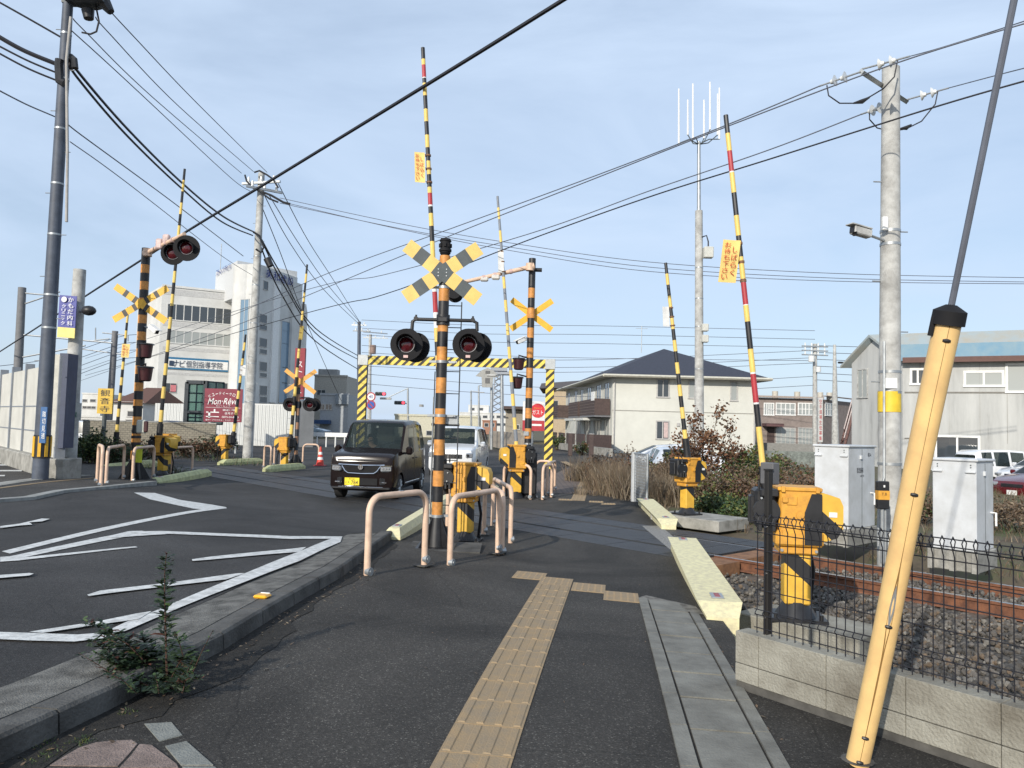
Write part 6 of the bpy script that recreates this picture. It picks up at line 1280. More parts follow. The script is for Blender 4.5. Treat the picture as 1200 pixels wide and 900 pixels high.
a, b = Vector((*at(985, 530, 77).xy, .2))-o.location, Vector((*at(999, 530, 77).xy, 4.6))-o.location
for k in (0, -.8): mk('stair_string', MB().tube([a+Vector((0, k, 0)), b+Vector((0, k, 0))], .14, 4), M('stair_maroon', (.14, .07, .06), .6), o)
for k in (2, 2.9): mk('stair_rail', MB().tube([a+Vector((0, -.8, k-1)), b+Vector((0, -.8, k-1))], .06, 6), M('rail_white', (.5, .42, .4), .6), o)
for i in range(9): mk('tread', MB().box(a+(b-a)*((i+.5)/9)+Vector((0, -.4, 0)), (.35, .8, .06)), MATS['stair_maroon'], o)
wall_strip('long_fence', 'low dark railing fence along the street before the brown building', 'fence', at(880, 535, 66).xy, at(1000, 540, 62).xy, .9, .08, M('rail_fence_grey', (.22, .22, .21), .7))
wall_strip('canal_wall', 'grey green wall along the far side of the vacant lot', 'wall', at(868, 530, 40).xy, at(1000, 530, 40).xy, .8, .2, M('greenish_grey', (.2, .22, .2), .9, var=.3))
# vertical sign before it
o, bd, z, w, h = board('vertical_sign', 'narrow white vertical sign beside the distant three arm pole', 'sign', 958.5, 466, 963.5, 518, 61, M('board_pale', (.55, .55, .53), .5), th=.2)
t = MB(); write_down(t, '空手道場生徒募集', (0, -.11, z), (1, 0, 0), (0, 0, 1), w*.8, h*.95); mk('lettering', t, RED, bd, fix=False); mk('post', MB().cyl((0, 0, 0), (0, 0, z), .05), STL, o)
# --- grey buildings left of the portal
def boxb(name, label, u0, u1, vt, Y, mat, dpt=10, wins=(), skew=0, gm=None):
    a = Vector(at(u0, 510, Y).xy); b = Vector(at(u1, 510, Y+skew).xy); n = Vector((-(b-a).y, (b-a).x)).normalized()*dpt; z = at((u0+u1)/2, vt, Y).z
    o, w = building(name, label, 'building', [tuple(a), tuple(b), tuple(b+n), tuple(a+n)], -.3, z, mat)
    mk('parapet', on_wall(o, a, b, -.1, z-.15, (b-a).length+.1, z+.12, .12, .25), mat, o, smooth=0)
    for x in wins: window(o, a, b, *x[:4], gm or GL, TRIM, n=x[4] if len(x) > 4 else 1, fw=.1)
    return o, a, b
o, a, b = boxb('old_grey_building', 'old dark grey flat roofed building behind the small grey office', 366, 404, 440, 120, M('old_grey', (.45, .42, .37), .9, var=.2), wins=((372, 457, 381, 463, 2), (386, 468, 398, 474, 2)))
mk('water_tank', MB().box(Vector((*((a+b)/2), at(380, 436, 120).z))-o.location+Vector((-1, 3, 0)), (3, 2, 1.2)), GREYB, o)
o, a, b = boxb('small_grey_office', 'small light grey office building left of the striped portal', 374, 407, 462, 100, M('light_grey_office', (.36, .38, .4), .85), wins=((374.8, 474, 380, 480, 2), (382, 474, 388.5, 480, 2)))
onpart('rooftop_board', o, a, b, (394, 462, 409, 474), M('board_grey_blue', (.2, .23, .26), .6), off=.4, th=.3); onpart('blue_awning', o, a, b, (371, 492, 388, 497), M('awning_blue', (.02, .06, .16), .6), off=1.5, th=1.5)
o = wall_strip('guard_rail', 'white metal guard rail on the road beyond the left crossing', 'guard rail', at(366, 520, 52).xy, at(412, 520, 52).xy, .28, .06, WHT, z=.45)
for i in range(5): mk('rail_post', MB().cyl((.3+i*.62, .05, -.7), (.3+i*.62, .05, .2), .05, n=8), WHT, o)
o, a, b = boxb('cream_shed', 'low cream shed with a thin chimney right of the minivan', 462, 560, 487, 110, M('shed_cream', (.55, .53, .42), .85), wins=((500, 505, 506, 510), (520, 505, 528, 510))); mk('chimney', MB().cyl(Vector((*at(493, 500, 112).xy, 4))-o.location, Vector((*at(494, 473, 112).xy, at(494, 474, 112).z))-o.location, .35, .3), GREYB, o)
boxb('far_white_building', 'large white many windowed building in the far distance behind the van', 538, 605, 484, 260, WALLW, wins=[(542+i*8, 487, 547+i*8, 490) for i in range(7)]+[(542+i*8, 496, 547+i*8, 499) for i in range(7)])
boxb('stepped_building', 'stepped white upper block above the distant white building', 548, 572, 475, 266, WALLW, wins=((551, 478, 556, 481), (560, 478, 566, 481)))
boxb('salmon_building', 'low salmon pink building behind the white van', 524, 552, 490, 150, M('salmon_wall', (.5, .28, .2), .85), wins=((532, 495, 538, 499),))
boxb('brick_house', 'small orange brick building right of the salmon building', 565, 581, 493, 170, M('brick_orange', (.35, .18, .12), .85), wins=((568, 496, 572, 500), (575, 496, 579, 500)))
boxb('dark_shed', 'long low dark roofed shed under the distant traffic lights', 430, 478, 494, 130, M('dark_shed_wall', (.12, .1, .09), .85), wins=((440, 497, 446, 500),))
boxb('white_far_block', 'small distant white block left of the yellow temple sign', 94, 116, 461, 160, WALLW, wins=((97, 468, 102, 471), (106, 468, 112, 471), (97, 476, 112, 479, 3)))
boxb('long_far_hall', 'long grey white hall above the parked white car at left', 86, 126, 488, 120, M('hall_white', (.55, .55, .53), .85), wins=((90, 492, 98, 495), (104, 492, 114, 495)))
o, a, b = boxb('brown_roof_house', 'white house with brown roof between the temple sign and left signal', 131, 166, 472, 75, WALLW, wins=((150, 482, 158, 488), (148, 492, 158, 500)), dpt=9)
c = o.location; z = at(148, 472, 75).z; P = [Vector((*q, z))-c for q in (a+Vector((-.4, -.4)), b+Vector((.4, -.4)), b+Vector((.4, 9.4)), a+Vector((-.4, 9.4)))]; r0 = (P[0]+P[3])/2+Vector((1.4, 0, 1.7)); r1 = (P[1]+P[2])/2+Vector((-.6, 0, 1.7)); mk('roof', MB().add(P+[r0, r1], [(0, 1, 5, 4), (2, 3, 4, 5), (1, 2, 5), (3, 0, 4), (3, 2, 1, 0)]), M('roof_chestnut', (.12, .06, .045), .8), o, smooth=0)
o, a, b = boxb('street_wall_house', 'low dark roofed shop behind the far signal post', 592, 613, 482, 90, M('shop_wall', (.3, .27, .22), .85), wins=((602, 498, 608, 503),)); mk('roof', MB().box(Vector((*((a+b)/2), at(600, 480, 90).z))-o.location+Vector((0, 4, .2)), (2.6, 10, .35)), BRN, o)
wall_strip('street_wall', 'low tan wall beside the street behind the far barrier', 'wall', at(574, 530, 66).xy, at(612, 530, 50).xy, 1.3, .25, M('tan_wall', (.36, .31, .25), .9, var=.15))
# lattice tower
o = thing('lattice_tower', 'steel lattice radio tower on the horizon above the distant white building', 'tower', at(583, 500, 280)); o.location.z = -.3; s = 280/900; H_ = L2(o, at(583, 433, 280)).z
mb = MB()
for sx in (-1, 1):
    for sy in (-1, 1): mb.tube([(sx*2.4, sy*2.4, 0), (sx*1.4, sy*1.4, H_-1)], .28, 4)
for i in range(10):
    z0 = H_*i/10; z1 = H_*(i+1)/10; w0_ = 2.4-1.0*i/10; w1_ = 2.4-1.0*(i+1)/10
    for sx in (-1, 1): mb.tube([(sx*w0_, -w0_, z0), (-sx*w1_, -w1_, z1)], .16, 4); mb.tube([(sx*w0_, w0_, z0), (-sx*w1_, w1_, z1)], .16, 4)
mk('lattice', mb, M('tower_steel', (.3, .32, .35), .6), o); mk('platform', MB().box((0, 0, H_-1.5), (9, 6, .8)), MATS['tower_steel'], o); mk('upper_platform', MB().box((0, 0, H_), (6, 4, 1.2)), MATS['tower_steel'], o)
# cabinets
def cabinet(px, Wt, Wn, vt, label, text=None):
    b = G(*px); c0 = Vector((b.x, b.y)); R = HD((0, 0), TD); c = c0-TD*Wt/2+TN*Wn/2; Z = at(*px[:1], vt, b.y).z
    o = thing('equipment_cabinet', label, 'cabinet', (c.x, c.y, -.25), R); h = Z+.25; st = .26
    mk('stand', MB().box((0, 0, st/2), (Wt*1.12, Wn*1.12, st), bev=.01), CON, o)
    for x in (-.5, .0, .5): mk('stand_leg', MB().box((x*Wt, -Wn*.56-.02, st/2), (.07, .05, st)), CON, o)
    mk('body', MB().box((0, 0, (h+st)/2), (Wt, Wn, h-st), bev=.008), CAB, o); mk('lid', MB().box((0, 0, h+.012), (Wt+.05, Wn+.05, .035), bev=.01), CAB, o)
    mb = MB()
    for x in (-.38, .38): mb.box((x*Wt, -Wn/2-.012, h-.14), (.12, .03, .022), bev=.004)
    mkeach('hinge', mb, CAB, o)
    mb = MB()
    for x in (-.38, .38):
        for z in (.05, .08): mb.cyl((x*Wt, -Wn/2, h-z), (x*Wt, -Wn/2-.008, h-z), .008, n=8)
    mkeach('rivet', mb, DGR, o)
    x = Wt/2; mk('handle', MB().tube([(x, Wn*.34, h*.52), (x+.06, Wn*.34, h*.52), (x+.06, Wn*.34, h*.4)], .014, 8), WHT, o); mk('latch', MB().box((x+.01, -Wn*.05, h-.16), (.03, .06, .06), bev=.005), CAB, o)
    mb = MB(); mb.box((x+.002, 0, (h+st)/2), (.004, .006, h-st-.06)); mk('door_gap', mb, DGR, o)
    if text:
        t = MB(); e = Vector((0, 1, 0))
        for s, y, z, w_, h_ in text: write(t, s, (x+.006, y*Wn, h-z), e, (0, 0, 1), w_, h_)
        mk('stencil', t, M('stencil_grey', (.03, .03, .04), .6), o, fix=False)
    return o
cabinet((994, 641), .54, .95, 524, 'grey railway cabinet with black stencilled characters, left of the concrete pole', [('器3A', .28, .12, .12, .06), ('暫定器箱', -.08, .36, .22, .085), ('184T7K', -.0, .45, .14, .03)])
cabinet((1145, 672), .52, .66, 541, 'plain grey railway cabinet behind the mesh fence, right of the yellow guard')
# mesh gate panel by the bushes
a = G(742, 588); b = Vector((a.x+.16, a.y-.9, a.z)); o = thing('mesh_gate', 'narrow galvanised mesh gate before the dry bushes', 'mesh gate', a, HD(a, b)); Lp = .92; Hp = 1.15
mb = MB(); mb.tube([(0, 0, 0), (0, 0, Hp), (Lp, 0, Hp), (Lp, 0, 0)], .03, 8); mk('frame', mb, STL, o); mb = MB()
for i in range(17): mb.tube([(Lp*i/16, 0, .03), (Lp*i/16, 0, Hp)], .006, 4)
for i in range(17): mb.tube([(0, 0, .03+Hp*i/17), (Lp, 0, .03+Hp*i/17)], .006, 4)
mk('mesh', mb, STL, o); mk('corner_post', MB().box((0, .0, Hp/2), (.09, .09, Hp+.04)), CAB, o)
# ================================================================ VEHICLES
def car(name, label, loc, rz, spec, paint, wheel_y, wr=.28, seats=True, fine=True, trim=PLN):
    """spec rows: (s, z_bottom, half width, z_belt, half width at roof, z_top); glass bands by index: see g"""
    o = thing(name, label, 'car', loc, rz); rows = spec['rows']; n = len(rows); J = 9
    V = []; 
    for s, zb, w, zbelt, wr_, zt in rows:
        V += [(0, s, zb), (w*.9, s, zb), (w, s, zb+.1), (w+.005, s, (zb+zbelt)/2), (w*.985, s, zbelt), (wr_+(w-wr_)*.12, s, zt-(zt-zbelt)*.12), (wr_*.93, s, zt-.012), (wr_*.86, s, zt), (0, s, zt+.012)]
    full = []; idx = {}
    bm = bmesh.new(); R = [[bm.verts.new(V[i*J+j]) for j in range(J)] for i in range(n)]
    Lh_ = [[R[i][j] if j in (0, J-1) else bm.verts.new((-V[i*J+j][0], V[i*J+j][1], V[i*J+j][2])) for j in range(J)] for i in range(n)]
    def face(vs, m):
        try: f = bm.faces.new(vs); f.material_index = m
        except ValueError: pass
    for S in (R, Lh_):
        for i in range(n-1):
            for j in range(J-1):
                m = 0
                k = spec['seg'][i]
                if j == 4 and k in ('w', 'q'): m = 2
                if j == 4 and k == 'p': m = 3
                if k in ('W', 'R') and j == 7: m = 2
                if k in ('W', 'R') and j in (6,): m = 2
                if k in ('W',) and j == 5: m = 3
                if k == 'W' and j == 4: m = 3
                if j == 0: m = 3
                vs = (S[i][j], S[i][j+1], S[i+1][j+1], S[i+1][j]); face(vs if S is R else vs[::-1], m)
        for i, fl in ((0, 1), (n-1, 0)):
            for j in range(J-1):
                pass
    # end caps as strips between the two sides
    for i in (0, n-1):
        for j in range(J-1):
            a, b, c, d = R[i][j], R[i][j+1], Lh_[i][j+1], Lh_[i][j]; vs = []
            for v in (a, b, c, d):
                if v not in vs: vs.append(v)
            m = 2 if (i == n-1 and j in (4, 5) and spec.get('rearglass', True)) else 0
            if len(vs) >= 3: face(vs if i else vs[::-1], m)
    bmesh.ops.recalc_face_normals(bm, faces=bm.faces[:])
    me = bpy.data.meshes.new('body'); bm.to_mesh(me); bm.free()
    for m in (paint, PLN, CARG, BLK): me.materials.append(m)
    b = bpy.data.objects.new('body', me); COL.objects.link(b)
    w = max(r[2] for r in rows)
    cut = MB()
    cut.mi = 1
    for y in wheel_y:
        for sx in (-1, 1): cut.cyl((sx*(w-.24), y, wr), (sx*(w+.1), y, wr), wr+.05, n=28)
    cme = bpy.data.meshes.new('c'); cme.from_pydata(cut.v, [], cut.f)
    for m in (paint, PLN): cme.materials.append(m)
    cme.polygons.foreach_set('material_index', [1]*len(cme.polygons)); co = bpy.data.objects.new('c', cme); COL.objects.link(co)
    bm = bmesh.new(); bm.from_mesh(cme); bmesh.ops.recalc_face_normals(bm, faces=bm.faces[:]); bm.to_mesh(cme); bm.free()
    md = b.modifiers.new('x', 'BOOLEAN'); md.object = co; md.operation = 'DIFFERENCE'; md.solver = 'EXACT'
    dg = bpy.context.evaluated_depsgraph_get(); nm = bpy.data.meshes.new_from_object(b.evaluated_get(dg)); bpy.data.objects.remove(co)
    # split the glass off
    def sub(keep):
        bm = bmesh.new(); bm.from_mesh(nm); bmesh.ops.delete(bm, geom=[f for f in bm.faces if (f.material_index == 2) != keep], context='FACES')
        if not keep:
            pass
        q = bpy.data.meshes.new('body'); bm.to_mesh(q); bm.free(); return q
    shell = sub(False); gm = sub(True); bpy.data.objects.remove(b)
    for m, mats in ((shell, (paint, PLN, CARG, BLK)), ):
        m.materials.clear(); [m.materials.append(x) for x in mats]; m.shade_smooth(); m.set_sharp_from_angle(angle=math.radians(28))
    body = bpy.data.objects.new('body', shell); COL.objects.link(body); body.parent = o
    if fine:
        bv = body.modifiers.new('edge', 'BEVEL'); bv.width = .018; bv.segments = 2; bv.limit_method = 'ANGLE'; bv.angle_limit = math.radians(28); bv.harden_normals = False
    # panes: connected pieces
    bm = bmesh.new(); bm.from_mesh(gm); seen = set(); k = 0
    bm.faces.ensure_lookup_table()
    for f in bm.faces:
        if f.index in seen: continue
        st = [f]; grp = []; seen.add(f.index)
        while st:
            q = st.pop(); grp.append(q)
            for e in q.edges:
                for q2 in e.link_faces:
                    if q2.index not in seen and q2.normal.dot(q.normal) > .6: seen.add(q2.index); st.append(q2)
        vs = {}; mb = MB()
        for q in grp:
            for v in q.verts: vs.setdefault(v, len(vs))
        cx = sum(v.co.x for v in vs)/len(vs); nm_ = 'windscreen' if abs(cx) < .05 and grp[0].calc_center_median().y < 1.6 else ('rear_window' if abs(cx) < .05 else 'side_window')
        mb.v = [tuple(v.co) for v in vs]; mb.f = [tuple(vs[v] for v in q.verts) for q in grp]; mb.m = [0]*len(grp); mk(nm_, mb, CARG, o, smooth=20, fix=False); k += 1
    bm.free(); bpy.data.meshes.remove(gm)
    for y in wheel_y:
        for sx in (-1, 1):
            wl_ = mk('wheel', MB().cyl((sx*(w-.19), y, wr), (sx*(w-.02), y, wr), wr, n=28), RUB, o)
            mb = MB(); mb.cyl((sx*(w-.03), y, wr), (sx*(w-.012), y, wr), wr*.66, wr*.6, 24)
            rim = mk('rim', mb, M('rim_dark', (.08, .08, .085), .35, .6) if fine else STL, wl_)
            if fine:
                mb = MB()
                for a in range(10): q = a*math.pi/5+.2; mb.tube([(sx*(w-.008), y+.03*math.cos(q), wr+.03*math.sin(q)), (sx*(w-.008), y+wr*.62*math.cos(q), wr+wr*.62*math.sin(q))], .014, 4)
                mb.cyl((sx*(w-.012), y, wr), (sx*(w-.002), y, wr), .05, n=12); mk('spokes', mb, STL, wl_)
    if seats:
        mb = MB(); s0 = spec['seat']; 
        for sx in (-1, 1):
            mb = MB(); mb.box((sx*.33, s0, .62), (.5, .5, .14), bev=.05); mb.box((sx*.33, s0+.27, .9), (.5, .14, .6), bev=.05); mb.box((sx*.33, s0+.29, 1.26), (.24, .1, .17), bev=.04); mk('seat', mb, M('seat_dark', (.05, .048, .045), .9), o)
        mk('dashboard', MB().box((0, s0-.75, .9), (1.2, .35, .22), bev=.05), PLN, o)
        mk('interior_floor', MB().box((0, s0+.6, .42), (w*1.8, 2.2, .04)), BLK, o)
    return o
NB = dict(rows=[(0, .27, .63, .76, .60, .86), (.03, .22, .69, .84, .65, .95), (.12, .20, .725, .9, .69, 1.0), (.45, .20, .737, .95, .70, 1.05), (.72, .20, .737, .98, .71, 1.09), (.82, .20, .737, 1.0, .70, 1.12), (1.24, .20, .737, 1.0, .66, 1.70), (1.34, .2, .737, 1.0, .655, 1.745), (1.42, .2, .737, 1.0, .655, 1.755), (1.98, .2, .737, 1.01, .655, 1.78), (2.08, .2, .737, 1.01, .655, 1.785), (2.62, .2, .737, 1.03, .655, 1.78), (2.7, .2, .737, 1.04, .655, 1.775), (3.14, .2, .735, 1.06, .6, 1.75), (3.3, .22, .72, 1.05, .58, 1.70), (3.38, .3, .69, 1.0, .56, 1.62)],
          seg=['b', 'b', 'b', 'b', 'b', 'W', 'b', 'p', 'w', 'p', 'w', 'p', 'q', 'p', 'b'], seat=1.75)
p = at(422.5, 576, 16.9); DARK = M('deep_brown_paint', (.012, .008, .008), .14, 0, var=.02, spec=.22)
rzN = -math.atan2(.32, 3.4)*0-.095
nb = car('minivan', (p.x, p.y, -.245) and 'dark brown boxy minivan with yellow number plate driving over the crossing', (p.x, p.y, -.245), rzN, NB, DARK, (.62, 2.98), .275)
def fp(x, z, y, w, h, d=.03, bev=.004, rz=0): return MB().box((x, y, z), (w, d, h), bev=bev, rz=rz)
mk('grille', fp(0, .69, -.014, .80, .15), PLN, nb)
mb = MB(); mb.tube([(-.60, .05, .79), (-.42, -.03, .775), (0, -.045, .765), (.42, -.03, .775), (.60, .05, .79)], [.012, .017, .02, .017, .012], 6); mk('chrome_bar', mb, CHR, nb)
mb = MB(); mb.tube([(-.44, -.02, .76), (-.36, -.03, .64), (-.29, -.03, .595), (0, -.035, .585), (.29, -.03, .595), (.36, -.03, .64), (.44, -.02, .76)], .015, 6); mk('chrome_trim', mb, CHR, nb)
mb = MB(); mb.cyl((0, -.06, .73), (0, -.075, .73), .055, n=20); em = mk('emblem', mb, CHR, nb)
mb = MB(); [mb.add([(x, -.078, z) for x, z in q], [(0, 1, 2, 3)]) for q in (((-.03, .70), (-.018, .70), (-.022, .762), (-.036, .762)), ((.018, .70), (.03, .70), (.036, .762), (.022, .762)), ((-.02, .726), (.02, .726), (.02, .738), (-.02, .738)))]; mk('emblem_letter', mb, BLK, em, fix=False)
for i in range(5): mk('grille_bar', fp(0, .63+i*.03, -.03, .66-.0*i, .006, .01, 0), CHR if i == 9 else PLN, nb)
for s in (-1, 1):
    h = mk('headlight', MB().box((s*.545, .015, .70), (.24, .12, .13), rz=s*.42, bev=.025), M('headlight_glass', (.35, .37, .4), .06, .3, coat=1), nb)
    for k in range(3): mk('headlight_cell', MB().cyl((s*(.49+k*.06), -.065+k*.026, .71), (s*(.49+k*.06), -.085+k*.026, .71), .024, n=12), CHR, h)
    mk('lamp_brow', MB().box((s*.545, -.0, .765), (.25, .12, .018), rz=s*.42), CHR, h)
    mk('fog_light', fp(s*.5, .40, .0, .15, .02, .06), CHR, nb); mk('bumper_corner', fp(s*.53, .42, .03, .24, .16, .06, .02, s*.4), BLK, nb)
    m_r = mk('door_mirror', MB().box((s*.84, .95, 1.08), (.15, .12, .19), bev=.04), DARK, nb); mk('mirror_arm', MB().box((s*.74, .96, 1.02), (.1, .06, .05)), BLK, m_r)
    for y in (1.9, 2.02): mk('door_handle', MB().box((s*.745, y if y < 2 else 2.2, .88), (.03, .15, .03), bev=.008), DARK, nb)
    mk('sill_garnish', MB().box((s*.742, 1.8, .33), (.02, 1.5, .035), bev=.005), CHR, nb)
mk('lower_grille', fp(.06, .41, -.005, .62, .15), PLN, nb); mk('bumper_lip', fp(0, .27, .02, 1.3, .05, .1, .015), BLK, nb); mk('chrome_lip', fp(0, .295, -.02, 1.0, .012, .05), CHR, nb)
pt = mk('number_plate', fp(-.19, .41, -.035, .33, .165, .012), M('plate_yellow', (.85, .66, .02), .45), nb)
t = MB(); write(t, '・784', (-.165, -.0425, .39), (1, 0, 0), (0, 0, 1), .22, .085); write(t, '香川580', (-.19, -.0425, .465), (1, 0, 0), (0, 0, 1), .13, .03); write(t, 'せ', (-.325, -.0425, .39), (1, 0, 0), (0, 0, 1), .03, .03); mk('plate_text', t, BLK, pt, fix=False)
mb = MB(); mb.tube([(-.5, .84, 1.14), (.02, .98, 1.32)], .008, 5); mb.tube([(.05, .84, 1.14), (.52, 1.0, 1.3)], .008, 5); mkeach('wiper', mb, BLK, nb)
mk('hood_edge', MB().tube([(-.62, .02, .865), (-.3, -.015, .875), (.3, -.015, .875), (.62, .02, .865)], .008, 6), BLK, nb)
mk('licence_sticker', MB().box((0, 1.205, 1.61), (.05, .005, .05)), WHT, nb); mk('rear_view_mirror', MB().box((0, 1.3, 1.6), (.2, .03, .06), bev=.01), BLK, nb)
for s in (-1, 1): mk('door_seam', MB().box((s*.7405, 2.03, .62), (.004, .012, .74)), BLK, nb); mk('door_seam', MB().box((s*.7405, 1.1, .62), (.004, .012, .6)), BLK, nb)
# the driver: one skinned body, seated with both hands on the wheel
def skinned(name, verts, edges, radii, mat, parent=None, sub=2):
    me = bpy.data.meshes.new(name); me.from_pydata(verts, edges, []); o = bpy.data.objects.new(name, me); COL.objects.link(o)
    sk = o.modifiers.new('s', 'SKIN'); sv = me.skin_vertices[0].data
    for i, r in enumerate(radii): sv[i].radius = (r, r) if not isinstance(r, tuple) else r
    sv[0].use_root = True; sk.use_smooth_shade = True; s2 = o.modifiers.new('u', 'SUBSURF'); s2.levels = sub; s2.render_levels = sub
    dg = bpy.context.evaluated_depsgraph_get(); nm = bpy.data.meshes.new_from_object(o.evaluated_get(dg)); bpy.data.objects.remove(o); nm.materials.clear(); nm.materials.append(mat); nm.shade_smooth()
    q = bpy.data.objects.new(name, nm); COL.objects.link(q); q.parent = parent; return q
dl = Matrix.Rotation(rzN, 3, 'Z')@Vector((-.33, 1.85, .66))+nb.location
dr = thing('person', 'driver in dark clothes behind the windscreen of the dark minivan', 'person', dl, rzN)
SKN = M('skin', (.48, .3, .21), .55, var=.05)
vs = [(0, 0, .05), (0, .02, .25), (0, .03, .42), (0, .0, .52), (0, -.02, .62), (0, -.03, .70), (.18, .02, .42), (.24, -.12, .25), (.14, -.36, .33), (-.18, .02, .42), (-.24, -.12, .25), (-.14, -.36, .33), (.12, -.2, .03), (.14, -.5, 0), (-.12, -.2, .03), (-.14, -.5, 0), (.14, -.52, -.3), (-.14, -.52, -.3)]
es = [(0, 1), (1, 2), (2, 3), (3, 4), (4, 5), (2, 6), (6, 7), (7, 8), (2, 9), (9, 10), (10, 11), (0, 12), (12, 13), (0, 14), (14, 15), (13, 16), (15, 17)]
rr = [.15, (.16, .12), (.15, .11), .055, (.085, .1), (.07, .085), .07, .05, .035, .07, .05, .035, .09, .07, .09, .07, .05, .05]
bd_ = skinned('body', vs, es, rr, SKN, dr)
ja = MB()
tsk = skinned('jacket', [(0, 0, .0), (0, .02, .25), (0, .03, .44), (.19, .02, .42), (.25, -.12, .25), (.16, -.3, .32), (-.19, .02, .42), (-.25, -.12, .25), (-.16, -.3, .32)], [(0, 1), (1, 2), (2, 3), (3, 4), (4, 5), (2, 6), (6, 7), (7, 8)], [.17, (.18, .14), (.15, .12), .085, .062, .05, .085, .062, .05], M('jacket_grey', (.12, .12, .14), .9), dr)
hr = MB(); hr.ico((0, .0, .685), .108, 2, (.86, 1.0, .92)); hh = mk('hair', hr, M('hair_dark', (.015, .012, .01), .6), dr); 
bmh = bmesh.new(); bmh.from_mesh(hh.data); bmesh.ops.delete(bmh, geom=[v for v in bmh.verts if v.co.y < -.035 and v.co.z < .72 or v.co.z < .6], context='VERTS'); bmh.to_mesh(hh.data); bmh.free()
mb = MB()
for s in (-1, 1): mb.ico((s*.03, -.118, .665), .011, 1)
mkeach('eye', mb, BLK, dr); mk('nose', MB().cyl((0, -.11, .66), (0, -.135, .63), .008, .013, 8), SKN, dr); mk('mouth', MB().box((0, -.118, .60), (.045, .01, .009), bev=.003), M('lips', (.3, .1, .09), .5), dr)
mk('steering_wheel', MB().tube([(-.33+.18*math.cos(a), 1.43-.05*math.sin(a), 1.0+.16*math.sin(a)) for a in [2*math.pi*i/20 for i in range(21)]], .014, 6, cap=False), BLK, nb)
# white van behind
WP = M('white_car_paint', (.7, .71, .72), .25, var=.02, coat=1)
DV = dict(rows=[(0, .27, .62, .72, .58, .80), (.05, .22, .72, .84, .68, .93), (.35, .2, .80, .95, .74, 1.02), (.78, .2, .81, 1.0, .74, 1.09), (.9, .2, .81, 1.02, .72, 1.12), (1.38, .2, .81, 1.02, .64, 1.64), (1.5, .2, .81, 1.02, .635, 1.69), (1.6, .2, .81, 1.02, .635, 1.7), (2.2, .2, .81, 1.04, .635, 1.73), (2.3, .2, .81, 1.04, .635, 1.73), (2.95, .2, .81, 1.06, .63, 1.71), (3.05, .2, .81, 1.06, .63, 1.705), (3.5, .2, .8, 1.08, .62, 1.68), (3.66, .24, .78, 1.05, .6, 1.6), (3.72, .3, .75, 1.0, .58, 1.5)],
          seg=['b', 'b', 'b', 'b', 'W', 'b', 'p', 'w', 'p', 'w', 'p', 'q', 'p', 'b'], seat=2.0)
p = at(527, 548, 25.5)
wv_ = car('minivan', 'white minivan behind the nearest signal post, following the dark one', (p.x, p.y, -.3), -.11, DV, WP, (.72, 3.1), .29)
mk('grille', fp(0, .72, .0, .8, .14, .06), BLK, wv_)
for i in range(6): mk('grille_slot', fp(-.3+i*.12, .72, -.03, .05, .12, .02), CHR, wv_)
for s in (-1, 1):
    h = mk('headlight', MB().box((s*.62, .06, .76), (.24, .16, .17), rz=s*.5, bev=.03), MATS['headlight_glass'], wv_); mk('headlight_bulb', MB().cyl((s*.6, -.04, .76), (s*.6, -.055, .76), .045, n=14), CHR, h)
    m_r = mk('door_mirror', MB().box((s*.93, 1.08, 1.12), (.17, .12, .17), bev=.04), WP, wv_); mk('mirror_arm', MB().box((s*.83, 1.1, 1.06), (.1, .05, .04)), BLK, m_r); mk('door_handle', MB().box((s*.82, 2.1, .95), (.03, .16, .03)), CHR, wv_)
mk('bumper_grille', fp(0, .45, .0, .9, .14, .06), BLK, wv_); pt = mk('number_plate', fp(0, .5, -.04, .33, .165, .012), WHT, wv_)
for y in (2.25, 1.15): mk('door_seam', MB().box((.814, y, .62), (.004, .012, .76)), BLK, wv_)
# parked cars
SED = dict(rows=[(0, .3, .6, .6, .56, .66), (.08, .22, .74, .7, .7, .78), (.4, .2, .84, .82, .76, .9), (1.05, .2, .85, .9, .76, .99), (1.15, .2, .85, .92, .74, 1.02), (1.95, .2, .85, .95, .6, 1.44), (2.1, .2, .85, .95, .59, 1.47), (2.7, .2, .85, .96, .58, 1.48), (2.8, .2, .85, .96, .58, 1.475), (3.4, .2, .85, .98, .56, 1.43), (3.5, .2, .85, .98, .56, 1.42), (4.1, .22, .82, .98, .6, 1.15), (4.3, .3, .76, .95, .6, 1.02)], seg=['b', 'b', 'b', 'b', 'W', 'p', 'w', 'p', 'w', 'p', 'R', 'b'], seat=2.3)
def parked(name, label, u, v, Y, z, rz, spec, paint, wy, wr=.3):
    p = at(u, v, Y); o = car(name, label, (p.x, p.y, z), rz, spec, paint, wy, wr, seats=True, fine=False)
    W2 = spec['rows'][2][2]; z0 = spec['rows'][1][5]
    for s in (-1, 1):
        h = mk('headlight', MB().box((s*(W2-.2), .08, z0-.09), (.3, .2, .12), rz=s*.5, bev=.03), MATS['headlight_glass'], o); mk('door_mirror', MB().box((s*(W2+.13), spec['seat']-.75, spec['rows'][4][5]+.04), (.16, .12, .14), bev=.03), paint, o)
        e = spec['rows'][-1]; mk('tail_light', MB().box((s*(e[2]-.06), e[0]-.02, e[3]-.1), (.14, .08, .24), bev=.02), RED, o)
    mk('grille', fp(0, z0-.12, .0, .7, .1, .08), BLK, o); mk('number_plate', fp(0, .42, -.02, .33, .165, .03), WHT, o); return o
parked('minivan', 'white minivan parked by the warehouse window, behind the right cabinet', 1225, 560, 33, -.72, math.radians(97), DV, WP, (.72, 3.1), .29)
parked('parked_car', 'white low car parked between the white minivan and dark red car', 1188, 560, 30, -.6, math.radians(-66), SED, M('white_car_paint_b', (.66, .67, .68), .3, coat=1), (.85, 3.4))
